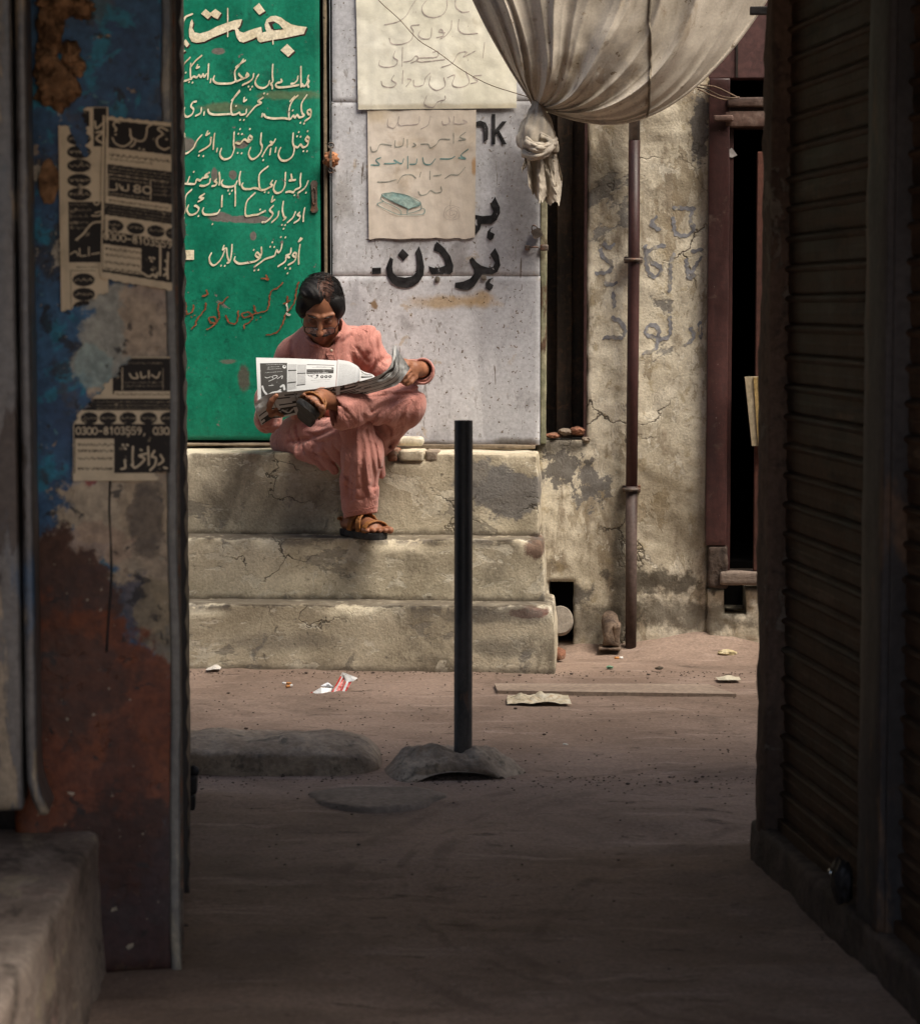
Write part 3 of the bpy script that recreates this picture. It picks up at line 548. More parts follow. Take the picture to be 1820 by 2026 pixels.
# latch staple on the door, padlocks
c = FA.px(*DW(1475, 462), WW); fbox('latch_plate', FA, c[0]-.0085, c[0]+.0085, WW-.002, WW+.012, c[1]-.009, c[1]+.009, M['old_iron'], wd, .002)
tube('latch_staple', [FA.P(c[0]+.01+.028*s, WW+.012+.008*math.sin(s*3.1), c[1]+.002) for s in np.linspace(0, 1, 7)], .003, M['old_iron'], wd, 7)
def padlock(px, py, w, tilt, mat, label, s=1.0):
    c = FA.px(px, py, w); t = thing('padlock', label, 'padlock', FA.P(c[0], w, c[1]-.03))
    ct, sn = math.cos(tilt), math.sin(tilt); rot = lambda x, z: (c[0]+x*ct-z*sn, c[1]+x*sn+z*ct)
    pts = [rot(.017*s*x, .018*s*z) for x, z in ((-1,-.8),(-.7,-1),(.7,-1),(1,-.8),(1,.6),(.7,.85),(-.7,.85),(-1,.6))]
    prism('lock_body', FA, pts, w-.008, w+.012, mat, t)
    tube('shackle', [FA.P(*(lambda q: (q[0], w+.002, q[1]))(rot(.010*s*math.cos(a), .014*s+.016*s*math.sin(a)))) for a in np.linspace(0, math.pi, 9)], .0028*s, M['old_iron'], t, 6)
    return t
padlock(*DW(1540, 355), WW+.012, R(25), M['old_iron'], 'small rusty padlock hanging at the right edge of the white door')
c = FA.px(*DW(1590, 462), WW); fb = fbox('hasp_tab', FA, c[0]-.011, c[0]+.017, WW, WW+.016, c[1]-.010, c[1]+.010, M['old_iron'], None, .003, .006, .002); setp(fb, 'short rusty hasp tab sticking out beside the narrow dark opening', 'hasp')
# paper-wrapped lock at the left edge
M['brown_paper'] = grimy('crumpled_brown_paper', (.30, .125, .055), (.46, .21, .105), 30, layers=[((.10, .04, .02), 40, .5, .62, .8)], bump=1.0, bd=.006, rough=.8)
wl = thing('wrapped_padlock', 'padlock wrapped in crumpled brown paper between the green and white doors', 'padlock', FA.W(656, 335, .05))
def lump(name, c, rad, mat, parent=None, amp=.25, seed=1.0, fr=FA, sub=3, sharp=6.0, **k):
    bm = bmesh.new(); bmesh.ops.create_icosphere(bm, subdivisions=sub, radius=1); V = np.array([v.co[:] for v in bm.verts]); fs = [[v.index for v in f.verts] for f in bm.faces]; bm.free()
    nn = n3(V, sharp/3, seed, 3); n2 = np.abs(n3(V, sharp, seed+4, 2)); V = V*(1+amp*nn+amp*.6*n2)[:, None]
    return mk(name, fr.A(np.array(c)+V*np.array(rad)), fs, mat, parent, smooth=sub > 3, **k)
c = FA.px(656, 315, .055)
lump('paper_wrap', (c[0], .058, c[1]), (.026, .02, .026), M['brown_paper'], wl, .28, 3, sub=4, sharp=9)
prism('strap', FA, [(c[0]-.003, c[1]-.03), (c[0]+.004, c[1]-.03), (c[0]+.005, c[1]+.045), (c[0]-.003, c[1]+.045)], .076, .082, M['dull_steel'], wl)
for dz in (.048, -.04):
    tube('ring', [FA.P(c[0]+.010*math.cos(a), .07, c[1]+dz+.010*math.sin(a)) for a in np.linspace(0, 6.28, 13)[:-1]], .003, M['old_iron'], wl, 6, closed=True)

# ---- right jamb of the white door and the narrow opening
jb = thing('door_jamb', 'thin peeling green-cream jamb strip right of the white door', 'door frame', FA.W(1076, 880, .02))
M['pale_green'] = grimy('peeling_pale_green_wood', (.22, .22, .14), (.40, .37, .25), 16, stretch=(1, 1, .3), layers=[((.10, .05, .03), 12, .52, .62, .9, (1, 1, .4))], bump=.7)
strip('jamb', 1071.5, 1080, -60, 878, -.03, .018, M['pale_green'], jb, .002, .02, .0018)
strip('reveal', 1069, 1071.2, -60, 878, -.12, -.005, M['dark_gap'], jb)
op = thing('rusty_shutter_panel', 'rusted dark metal panel standing inside the narrow opening', 'panel', FA.W(1120, 860, -.15))
M['rust_dark'] = grimy('rusty_dark_metal', (.035, .026, .02), (.09, .06, .04), 18, stretch=(1, 1, .3), layers=[((.14, .08, .045), 40, .5, .66, .7)], rough=.6, spec=.5, bump=1, bd=.004)
for (a, b, w) in ((1083, 1101, -.20), (1103, 1131, -.14), (1133, 1158, -.20)):
    p0 = FA.px(a, -40, w); p1 = FA.px(b, 858, w); fbox('vertical_board', FA, p0[0], p1[0], w-.02, w, p1[1]-.02, p0[1], M['rust_dark'], op, .004, .025, .003, seed=a)
rb = thing('sill_rubble', 'broken brick and mortar along the sill of the narrow opening', 'rubble', FA.W(1120, 862, -.03))
M['brick'] = grimy('old_red_brick', (.17, .075, .045), (.28, .13, .08), 12, layers=[((.30, .26, .20), 9, .5, .62, .75)], bump=1, bd=.006, specks=((.05, .03, .02), 60, .64, .7, .8))
for i, (x, y, sx, sz) in enumerate(((1096, 862, .03, .010), (1118, 855, .026, .014), (1143, 853, .034, .016), (1160, 868, .02, .012))):
    c = FA.px(x, y, -.03); lump('brick', (c[0], -.04, c[1]), (sx, .05, sz), M['rough_concrete'] if i % 2 else M['brick'], rb, .2, i+1.0, sub=3)
strip_r = fbox('reveal_board', FA, uN-.012, uN-.001, -.20, -.004, zN+.002, 2.5, plain('maroon_paint_dark', (.05, .022, .02), .6), jb, .002)

# ---- drainpipe
M['maroon'] = grimy('maroon_pipe_paint', (.032, .011, .010), (.06, .02, .017), 8, stretch=(1, 1, .3), specks=((.45, .40, .36), 130, .72, .76, .5), rough=.55, spec=.4, bump=.2, grain=.2)
M['grey_pipe'] = plain('grey_pipe_primer', (.24, .21, .19), .5)
M['pipe_low'] = grimy('grimy_lower_pipe', (.04, .024, .02), (.10, .07, .06), 9, stretch=(1, 1, .3), rough=.6, bump=.5)
pi = thing('drainpipe', 'maroon drainpipe running down the plaster wall, grey where the paint stops at its top', 'drainpipe', FA.W(1249, 1285, .05))
def pp(x, y, w=.055): return FA.W(x, y, w)
tube('pipe', [pp(1254.5, 278), pp(1253.5, 500), pp(1251.5, 720), pp(1249, 968)], .0210, M['maroon'], pi, 20)
tube('pipe', [pp(1256.5, -60), pp(1255.5, 120), pp(1254.6, 279)], .0203, M['grey_pipe'], pi, 20)
tube('pipe', [pp(1249, 962), pp(1248.5, 1120), pp(1247.5, 1284)], [.0215, .0205, .020], M['pipe_low'], pi, 20)
for (x, y) in ((1252, 514), (1248.5, 968)):
    c = FA.px(x, y, .055)
    pc_ = fbox('pipe_clamp', FA, c[0]-.032, c[0]+.034, -.002, .03, c[1]-.012, c[1]+.012, M['old_iron'], pi, .002)
    tube('clamp_ring', [FA.P(c[0]+.028*math.cos(a), .055+.028*math.sin(a), c[1]) for a in np.linspace(0, 6.283, 25)[:-1]], .006, M['old_iron'], pc_, 8, closed=True)

# ---- faded painted words on the plaster
base_plaster = M['plaster']
M['faded_blue'] = grimy('faded_blue_wall_paint', (.24, .24, .255), (.42, .38, .30), 16, (.50, .70), (1, 1, .6), layers=[((.47, .41, .28), 24, .57, .64, .8)], rough=.9, grain=.25, bump=.5)
DB = lambda x, y: (1150.2+x*.1724, 378.6+y*.1724)
fb_ = [[(1060,190),(1180,192),(1290,200)],[(1270,200),(1250,340),(1290,420),(1240,490),(1160,510),(1075,470),(1050,300)],[(860,290),(800,370),(890,440)],[(730,620),(740,780),(760,900),(820,980),(900,940),(900,870),(810,810),(740,720),(850,640),(960,620)],
 [(1060,720),(1022,830),(1018,1000),(1010,1140)],[(1200,780),(1212,900),(1240,1000),(1290,960),(1250,930)],[(1255,940),(1310,850),(1370,760)],[(1270,690),(1325,680),(1380,665)],[(215,670),(250,760),(340,820),(320,920),(170,940)],[(260,600),(310,655),(370,600)],[(270,1050),(330,1075),(400,1050)],
 [(1005,1400),(1020,1550),(1010,1650),(960,1690),(880,1680),(890,1600),(830,1530),(750,1560),(745,1640),(850,1690),(860,1790),(790,1840),(720,1850)],[(350,1450),(450,1500),(500,1600),(460,1680),(350,1675),(255,1680)],[(1250,1570),(1290,1650),(1250,1720),(1190,1760)],[(360,1170),(370,1240),(380,1320)],[(1350,1500),(1360,1600),(1370,1680)]]
fwp = .013
V_, F_ = stroke_mesh(FA, 0, fb_, DB, (50*.1724/545, 34*.1724/545, R(50)), .006, .0025)
L_ = np.array([(v[0], 0, v[1]) for v in V_]); L_[:, 1] = n3(L_, 5, 2.0, 4)*.006*1.6+n3(L_, 30, 3.0, 2)*.006*.35+.0014
mk('painted_word', FA.A(L_), F_, M['faded_blue'], fac, smooth=True)

# ---- doorway on the right: jamb, lintel, transom, threshold
dr = thing('doorway', 'maroon timber doorway with moulded lintel, dark inside, right of the drainpipe wall', 'doorway', FA.W(1450, 1150, 0))
M['maroon_wood'] = grimy('maroon_timber_paint', (.030, .011, .010), (.06, .021, .018), 9, stretch=(1, 1, .25), layers=[((.10, .07, .055), 10, .6, .7, .6)], specks=((.45, .42, .40), 150, .72, .76, .5), rough=.45, spec=.5, bump=.4)
M['brown_wood'] = grimy('dusty_brown_timber', (.05, .030, .023), (.115, .07, .055), 9, stretch=(.3, 1, 1), layers=[((.30, .22, .18), 14, .55, .7, .4)], rough=.65, bump=.5)
M['stone_foot'] = grimy('grimy_timber_foot', (.04, .028, .022), (.09, .065, .05), 14, bump=1, bd=.006)
strip('jamb', 1402.5, 1436, 155, 1080, -.12, .045, M['maroon_wood'], dr, .004, .03, .0015)
strip('jamb_foot', 1400, 1438, 1081, 1164, -.12, .048, M['stone_foot'], dr, .008, .015, .006)
strip('inner_stop', 1436.5, 1443, 250, 1132, -.12, .015, M['maroon_wood'], dr, .002)
strip('transom_panel', 1402.5, 1600, -80, 154, -.10, .0, plain('maroon_board', (.075, .035, .032), .7), dr, .003)
strip('panel_groove', 1457, 1459, -80, 153, -.02, .006, M['dark_gap'], dr, 0)
strip('lintel', 1438, 1600, 192, 211, -.1, .055, M['brown_wood'], dr, .006, .03, .001)
strip('lintel', 1433, 1600, 219, 251, -.1, .045, M['brown_wood'], dr, .005, .03, .001)
strip('lintel', 1437, 1600, 211.5, 218.5, -.1, .03, M['maroon_wood'], dr, 0)
strip('corner_block', 1410, 1452, 226, 241, .046, .075, M['brown_wood'], dr, .007, .01, .005)
a = FA.px(1424, 1131, .06); b = FA.px(1600, 1159, .06)
fbox('threshold', FA, a[0], b[0], -.1, .065, b[1]+.002, a[1], grimy('weathered_threshold_wood', (.10, .07, .055), (.20, .155, .125), 10, stretch=(.2, 1, 1), layers=[((.06, .045, .035), 16, .5, .64, .8, (.3, 1, 1))], bump=1), dr, .008, .015, .005)
# leaf standing open at the far side and the board hooked on it
ol = thing('open_door_leaf', 'narrow red-brown door edge beyond the dark doorway, half hidden by the shutters', 'door', FA.W(1500, 1130, .05))
fbox('leaf_edge', FA, FA.px(1492, 900, .05)[0], FA.px(1560, 900, .05)[0], .0, .05, a[1]+.002, FA.px(1500, 300, .05)[1], grimy('red_brown_door', (.06, .024, .017), (.10, .04, .028), 10, stretch=(1, 1, .3), bump=.5), ol, .003)
bd_ = thing('wooden_board', 'pale yellow-grey board hanging beside the dark doorway at the right', 'board', FA.W(1490, 882, .08))
q = [FA.px(x, y, .09) for x, y in ((1473, 746), (1530, 744), (1530, 884), (1487, 882))]; prism('board', FA, q, .06, .09, grimy('pale_board', (.30, .24, .15), (.42, .35, .24), 14, stretch=(1, 1, .2), bump=.5), bd_)
q = [FA.px(x, y, .095) for x, y in ((1490, 747), (1529, 745), (1529, 882), (1499, 880))]; prism('inset', FA, q, .0902, .096, grimy('ochre_board', (.28, .19, .07), (.40, .28, .12), 20, bump=.6), bd_)
tg = setp(prism('paper_tag', FA, [FA.px(x, y, .02) for x, y in ((1441, 297), (1447, 292), (1458, 307), (1448, 312), (1441, 310))], .016, .020, plain('dusty_tag', (.30, .28, .27), .7), None), 'small grey tag dangling at the top of the dark doorway', 'tag')

# ---- sill along the door foot, loose bricks, pale bar
sl_ = thing('door_sill', 'old timber sill under the green and white doors', 'sill', FA.W(800, 890, .06))
M['sill_wood'] = grimy('old_sill_wood', (.11, .085, .06), (.24, .19, .13), 12, stretch=(.15, 1, 1), layers=[((.20, .07, .03), 6, .58, .66, .6, (.3, 1, 1)), ((.04, .03, .025), 18, .5, .62, .8, (.3, 1, 1))], bump=1, bd=.004)
a = FA.px(240, 876, .05); b = FA.px(1064, 886, .05)
fbox('sill_board', FA, a[0], FA.px(700, 880, .05)[0], -.1, .075, Z3+.008, a[1], M['sill_wood'], sl_, .004, .03, .003, seed=2)
fbox('sill_board', FA, FA.px(703, 880, .05)[0], b[0], -.1, .07, Z3+.014, a[1]-.004, M['sill_wood'], sl_, .004, .03, .003, seed=5)
fbox('sill_batten', FA, FA.px(700, 880, .1)[0], FA.px(1060, 880, .1)[0], .078, .115, Z3+.002, Z3+.018, M['sill_wood'], sl_, .003, .02, .003, seed=7)
bp = thing('loose_bricks', 'row of mortar-caked bricks laid on the top step, left of the bollard', 'bricks', FA.P(FA.px(820, 900, .3)[0], .3, Z3))
for i, (xa, xb) in enumerate(((768, 786), (789, 838), (841, 868))):
    ua = FA.px(xa, 905, .33)[0]; ub = FA.px(xb, 905, .33)[0]
    fbox('brick', FA, ua, ub, .20, .352-.004*i, Z3-.028, Z3+.010, M['brick'] if i == 0 else M['rough_concrete'] if i == 2 else M['step'], bp, .006, .012, .005, seed=3.0+i)
M['soap'] = grimy('yellowed_white_plastic', (.50, .47, .36), (.66, .62, .50), 14, rough=.4, spec=.5)
a = FA.px(782, 888, .20); b = FA.px(838, 888, .20)
setp(fbox('plastic_bottle', FA, a[0], b[0], .16, .205, Z3+.018, Z3+.052, M['soap'], None, .014, .02, .001, seg=4), 'pale yellowish plastic bottle lying on the sill beside the man', 'bottle')

# ---- openings and debris at the foot of the wall
M['disc'] = grimy('dusty_stone_disc', (.22, .19, .16), (.31, .27, .22), 9, specks=((.06, .05, .04), 70, .66, .72, .9), bump=.7)
dc = thing('stone_disc', 'round grey grindstone-like disc leaning in the square hole beside the steps', 'disc', FA.W(1112, 1262, .1))
c = FA.px(1108, 1229, .10)
V, F = [], []; nseg = 28; tilt = R(14)
for k, (dw, rr) in enumerate(((-.022, .044), (-.020, .047), (.018, .047), (.022, .044))):
    for j in range(nseg):
        q = 2*math.pi*j/nseg; x, z = rr*math.cos(q), rr*1.1*math.sin(q); V.append((c[0]+x, .09+dw*math.cos(tilt)-z*math.sin(tilt), c[1]+z*math.cos(tilt)+dw*.3))
for k in range(3):
    for j in range(nseg): F.append((k*nseg+j, k*nseg+(j+1) % nseg, (k+1)*nseg+(j+1) % nseg, (k+1)*nseg+j))
F += [list(range(nseg))[::-1], list(range(3*nseg, 4*nseg))]
mk('disc', FA.A(V), F, M['disc'], dc, fix=True)
sp = thing('drain_spout', 'stubby broken clay drain spout at the foot of the wall, left of the drainpipe', 'drain spout', FA.W(1207, 1283, .1))
M['clay'] = grimy('grimy_clay', (.10, .07, .05), (.20, .145, .105), 14, layers=[((.05, .035, .028), 20, .5, .62, .8)], bump=1, bd=.006)
c = FA.px(1206, 1250, .08)
tube('spout', [FA.P(c[0]+x, .02+w_, c[1]+z) for x, w_, z in ((0, 0, .042), (.0, .05, .040), (.002, .085, .02), (.004, .095, -.02), (.004, .10, -.045))], [.03, .032, .031, .027, .030], M['clay'], sp, 14)
fbox('lip', FA, c[0]-.042, c[0]+.042, .06, .15, c[1]-.062, c[1]-.048, M['clay'], sp, .006, .012, .005)
fbox('cheek', FA, c[0]+.012, c[0]+.036, .02, .14, c[1]-.048, c[1]+.03, M['clay'], sp, .006, .012, .006)
g = ground(1104, 1308)
setp(lump('broken_brick', (0, 0, 0), (.028, .03, .024), M['brick'], None, .15, 5, Frame((g[0]+.0, g[1]+.02), 0), 3), 'broken piece of red brick beside the lowest step', 'brick').location.z = .0
# ================================================================ PAPER POSTERS ON THE WHITE DOOR
def sheet(name, fr, P, nx, ny, mat, parent=None, attrs=None, **k):
    S, T = np.meshgrid(np.linspace(0, 1, nx), np.linspace(0, 1, ny), indexing='ij'); L = P(S.ravel(), T.ravel())
    return mk(name, fr.A(L), grid_faces(nx, ny), mat, parent, smooth=True, attrs=attrs, **k)
def paper(name, fr, quad, w, mat, parent, nx=40, ny=50, amp=.004, seed=1.0, edge=None):
    q = [fr.px(x, y, w) for x, y in quad]   # TL TR BR BL
    def P(s, t):
        u = (1-t)*((1-s)*q[0][0]+s*q[1][0])+t*((1-s)*q[3][0]+s*q[2][0]); z = (1-t)*((1-s)*q[0][1]+s*q[1][1])+t*((1-s)*q[3][1]+s*q[2][1])
        if edge is not None: z = z+edge(s, t)
        L = np.stack([u, np.full(u.shape, w), z], 1); L[:, 1] += amp*(np.abs(n3(L, 6, seed, 3))+.35*np.abs(n3(L*np.array([2.2, 1, .5]), 9, seed+3, 2))); return L
    return sheet(name, fr, P, nx, ny, mat, parent)
def onpaper(name, w, amp, seed, strokes, nib, mat, parent, cell=.0015):
    V, F = stroke_mesh(FA, w, strokes, DW3, nib, cell); L = np.array([(v[0], w, v[1]) for v in V]); L[:, 1] += amp*(np.abs(n3(L, 6, seed, 3))+.35*np.abs(n3(L*np.array([2.2, 1, .5]), 9, seed+3, 2)))+.0007
    return mk(name, FA.A(L), F, mat, parent)
M['cream_paper'] = grimy('cream_poster_paper', (.66, .64, .52), (.77, .75, .64), 3, layers=[((.46, .40, .28), 6, .55, .7, .5)], blobs=[((.40, .33, .20), FA.W(860, 212, .04), .35, .012, .5, .5, .5)], rough=.8, grain=.08, bump=.5, bd=.003, fine=30)
M['buff_paper'] = grimy('buff_poster_paper', (.58, .51, .42), (.70, .63, .54), 3, stretch=(1.5, 1, .4), layers=[((.44, .34, .22), 7, .55, .7, .5)], blobs=[((.40, .20, .05), FA.W(938, 330, .04), .010, .03, .4, .4, .7), ((.42, .33, .20), FA.W(745, 225, .04), .05, .03, .6, .5, .6)], rough=.8, grain=.08, bump=.4, bd=.003, fine=30, off=5)
pu = thing('paper_poster', 'large cream handwritten paper notice taped on the white door, tucked under the canvas', 'poster', FA.W(865, 217, .045))
paper('sheet', FA, [(703.5, -60), (1022, -60), (1022, 214), (709, 217)], .036, M['cream_paper'], pu, 60, 55, .005, 2)
ed = lambda s, t: np.where(t > .9, (t-.9)*10*.004*(n3(np.stack([s, t, s*0], 1), 11, 3, 3)), 0)-(t > .93)*(t-.93)*.0
pl = thing('paper_poster', 'smaller buff handwritten notice with a teal book drawing, below the cream notice', 'poster', FA.W(835, 474, .04))
paper('sheet', FA, [(727, 217.5), (942, 217.5), (939.5, 472), (730, 472)], .034, M['buff_paper'], pl, 50, 60, .004, 5, ed)
M['pencil'] = plain('faint_purple_pencil', (.44, .38, .34), .9); M['pencil2'] = plain('grey_green_pencil', (.32, .32, .27), .9); M['teal_ink'] = plain('teal_ink', (.17, .29, .27), .9); M['book_teal'] = grimy('teal_crayon', (.24, .38, .36), (.36, .48, .43), 40)
t3 = [[(760,0),(720,60),(680,130),(610,180),(500,205)],dot(738,100),dot(760,100),[(850,0),(810,60),(830,120),(900,145),(980,120),(1015,60),(1015,0)],[(1085,0),(1090,60),(1140,100),(1200,95)],
 [(790,205),(720,215),(740,260),(720,330),(640,365),(560,360),(540,315)],[(800,250),(780,290),(820,320),(880,310),(890,230)],[(930,310),(990,290),(970,240),(950,260),(1000,270)],[(1055,170),(1050,230),(1010,290),(960,320)],dot(1060,300),[(1115,160),(1110,240),(1160,280),(1270,275)],dot(1190,215),
 [(590,420),(575,470),(610,500),(590,540),(520,555),(460,540),(460,500)],[(650,390),(648,470),(645,550)],[(660,510),(720,500),(760,460),(780,490),(720,520)],[(900,430),(940,425),(930,470),(780,480),(800,510),(1000,490)],[(970,555),(1060,520),(1110,440),(1180,430),(1150,470),(1250,420)],dot(1190,495),[(1325,350),(1318,420),(1310,480)],
 [(580,620),(560,660),(600,690),(560,720),(490,710),(475,670)],[(655,580),(652,630),(650,690)],[(690,650),(720,660),(680,715)],[(740,660),(750,710),(820,700),(840,640),(880,600)],[(880,630),(870,700),(930,745),(1000,710),(990,640)],[(1020,640),(1080,620),(1060,700),(1130,720),(1200,680),(1170,590)],[(1300,620),(1230,630),(1270,670),(1210,690)],
 [(850,790),(830,860),(900,885),(940,840),(1000,820),(1000,790)],dot(970,845)]
onpaper('pencil_writing', .036, .005, 2, [[(a[0]+.01*i, a[1]) for i, a in enumerate(s)] for s in t3], (.0042, .0018, R(60)), M['pencil'], pu)
r1 = [[(530,980),(530,1040),(580,1055),(610,1010)],[(620,960),(620,1030),(700,1030),(780,1020),(790,960)],[(880,960),(860,1030),(800,1065)],[(975,1000),(990,1030),(1040,1010),(1030,960)],[(1075,960),(1080,1020),(1180,1010),(1150,990)]]
r2 = [[(385,1210),(400,1250),(440,1240),(470,1190),(560,1200)],[(590,1160),(590,1210),(650,1200),(660,1140)],[(690,1150),(691,1180),(690,1215)],[(740,1180),(760,1200),(730,1210)],[(800,1190),(860,1190),(880,1220),(930,1190),(960,1150),(1040,1150)],[(1070,1100),(1071,1140),(1070,1180)],[(1170,1090),(1120,1130),(1170,1150),(1110,1160)],
 [(445,1500),(520,1500),(600,1480)],[(610,1510),(650,1450),(720,1440),(760,1470)],[(790,1460),(795,1440),(800,1420)],[(875,1410),(876,1440),(875,1480)],[(905,1450),(940,1447),(970,1440)],[(1000,1470),(1050,1440),(1110,1440),(1165,1380)],[(780,1580),(800,1610),(850,1600),(880,1570),(920,1590),(970,1580),(965,1540)]]
r3 = [[(390,1360),(460,1360),(430,1320),(470,1300)],[(500,1350),(600,1345),(580,1320),(640,1350),(660,1310)],[(693,1290),(694,1340),(693,1390)],[(710,1355),(760,1350),(770,1310)],[(815,1300),(830,1350),(880,1355),(920,1310)],[(960,1310),(1040,1310),(1080,1290)],[(1190,1230),(1130,1280),(1170,1310),(1110,1300)]]
wl2 = .0372
onpaper('pencil_writing', .034, .004, 5, r1, (.0042, .0018, R(60)), M['pencil'], pl)
onpaper('pencil_writing', .034, .004, 5, r2, (.0050, .0022, R(60)), M['pencil2'], pl)
onpaper('pencil_writing', .034, .004, 5, r3, (.0058, .0026, R(60)), M['teal_ink'], pl)
polys('book_drawing', FA, wl2+.0016, [[(565,1585),(690,1612),(800,1675),(790,1700),(700,1722),(480,1612),(500,1595)]], DW3, M['book_teal'], pl)
lettering('book_outline', FA, wl2+.0022, [[(565,1585),(690,1612),(800,1675),(700,1722),(690,1745),(700,1760),(800,1725),(800,1680)],[(480,1612),(470,1640),(490,1660),(445,1690),(620,1770),(640,1745)],[(700,1720),(480,1612),(565,1585)],[(640,1770),(760,1772),(825,1760),(830,1725),(800,1715)],[(490,1660),(600,1710),(640,1745)]], DW3, (.0028, .002, 0), M['teal_ink'], pl, cell=.0015)
lettering('rose_drawing', FA, wl2+.0012, [[(1060+r*math.cos(a)*1.0, 1760+r*.85*math.sin(a)) for a, r in ((q*.55, 12+q*2.1+6*math.sin(q*1.9)) for q in range(34))],[(1048,1650),(1042,1690),(1048,1740)]], DW3, (.0016, .0014, 0), M['pencil'], pl, cell=.0012)

# ================================================================ CANVAS AWNING, KNOT, WIRE
M['canvas'] = grimy('dirty_canvas', (.42, .37, .30), (.64, .58, .49), 2.6, (.3, .7), (1, 1, .5), layers=[((.33, .26, .18), 6, .55, .64, .6, (1, 1, .5)), ((.27, .20, .13), 16, .62, .66, .6), ((.30, .27, .25), 3.5, .54, .62, .5, (1, 1, .5)), ((.22, .15, .09), 40, .66, .69, .6)], specks=((.14, .10, .06), 30, .69, .71, .8), rough=.9, grain=.12, bump=.35, bd=.002, fine=120, spec=.1)
aw = thing('canvas_awning', 'stained cream canvas gathered and hanging over the shop front, knotted at its left end', 'awning', FA.W(1200, 243, .3))
Lc = catmull([(1056, 212), (1046, 193), (1010, 138), (965, 62), (930, -8), (905, -60), (885, -110)], 12)
Rc = catmull([(1072, 212), (1096, 222), (1140, 236), (1196, 244), (1250, 240), (1310, 218), (1368, 180), (1412, 140), (1455, 92), (1500, 30), (1538, -30), (1590, -100)], 12)
def curve_at(C, t):
    d = np.r_[0, np.cumsum(np.hypot(*np.diff(C, axis=0).T))]; d /= d[-1]
    return np.interp(t, d, C[:, 0]), np.interp(t, d, C[:, 1])
def awP(s, t):
    lx, ly = curve_at(Lc, t); rx, ry = curve_at(Rc, t)
    e = s**1.15; x = (1-e)*lx+e*rx; y = (1-e)*ly+e*ry; y = y+40*np.sin(math.pi*s)*t*(1-t)*(s)
    top = curve_at(Rc, np.full(t.shape, 1.0)); y = y
    L = np.array([FA.px(a, b, .22) for a, b in zip(x, y)])
    fade = 1-np.exp(-t*4); env = 1/(1+2.0*t)
    s2 = s+.018*np.sin(t*7+s*9)
    rg = lambda q, p: (1-np.abs(np.sin(q)))**p; f = .050*rg(s2*math.pi*4.7+.7, 2.2)*(env*.6+.4)+.028*rg(s2*math.pi*8.3+t*1.2, 2.0)*(env*.7+.3)+.016*rg(s2*math.pi*14.6+2+t*1.6, 1.6)*env+.010*np.sin(s2*math.pi*25+t*3)*env
    f = f*(.35+.65*(1-np.exp(-((1-s)/.06)**2)))
    ru = .006*n3(np.stack([s*2.5, t*1.3, s*0], 1), 3.5, 2, 3)
    bulge = .16*np.sin(math.pi*np.clip(s, 0, 1))**.8*(1-np.exp(-t*3.2))+.08*t
    hem = .03*np.exp(-((1-s)/.04)**2)
    return np.stack([L[:, 0], .19+bulge+f*fade*1.15+ru+hem*0, L[:, 1]], 1)
sheet('canvas', FA, awP, 260, 120, M['canvas'], aw)
# rolled hem along the lower edge
ss = np.linspace(0, 1, 70)
tube('hem', FA.A(awP(np.full(70, .992), ss)), .006, M['canvas'], aw, 8)
tube('hem', FA.A(awP(np.full(50, .012), np.linspace(0, 1, 50))), .0045, M['canvas'], aw, 8)
# the stitched strap that runs down the cloth
sx = [(1284, -60), (1283, 0), (1282, 60), (1285, 130), (1284, 180), (1279, 232)]
def nearest(px, py):
    g = np.linspace(0, 1, 90); S, T = np.meshgrid(g, g); S = S.ravel(); T = T.ravel()
    lx, ly = curve_at(Lc, T); rx, ry = curve_at(Rc, T); e = S**1.15; x = (1-e)*lx+e*rx; y = (1-e)*ly+e*ry+40*np.sin(math.pi*S)*T*(1-T)*S
    k = np.argmin((x-px)**2+(y-py)**2); return S[k], T[k]
sp_ = catmull([nearest(*p) for p in sx], 8); PL = awP(np.clip(sp_[:, 0], 0, 1), np.clip(sp_[:, 1], 0, 1)); PL[:, 1] += .004
tube('stitched_strap', FA.A(PL), .0045, plain('dark_webbing', (.20, .17, .13), .9), aw, 6)
# knot: bunched cloth loft with deep pleats, then torn tails
def loft(name, secs, mat, parent, n=72, pleat=7, amp=.18, seed=0.0, **k):
    V = []; ks = len(secs)
    for i, (x, y, rx, rw, w) in enumerate(secs):
        c = FA.px(x, y, w)
        for j in range(n):
            q = 2*math.pi*j/n; m = 1+amp*math.sin(pleat*q+i*.28+seed)+amp*.6*math.sin((pleat*2+1)*q-i*.35+seed*2)
            V.append((c[0]+rx*m*math.cos(q), w+rw*m*math.sin(q), c[1]+.004*math.sin(3*q+i)))
    F = [(i*n+j, i*n+(j+1) % n, (i+1)*n+(j+1) % n, (i+1)*n+j) for i in range(ks-1) for j in range(n)]
    return mk(name, FA.A(V), F, mat, parent, smooth=True, **k)
pxm = 1/545
def lsec(pts, m=5):
    C = catmull(pts, m); return [tuple(c) for c in C]
loft('knot_bulb', lsec([(1064,196,9*pxm,.018,.2),(1062,215,14*pxm,.025,.21),(1062,240,26*pxm,.036,.22),(1062,262,34*pxm,.042,.225),(1064,283,36*pxm,.042,.225),(1068,303,33*pxm,.036,.22)]), M['canvas'], aw, pleat=5, amp=.10)
c = [FA.W(x, y, w) for x, y, w in ((1040, 279, .262), (1056, 290, .285), (1076, 292, .283), (1098, 283, .25), (1092, 276, .20), (1062, 270, .17), (1040, 272, .2))]
c = np.array(c)
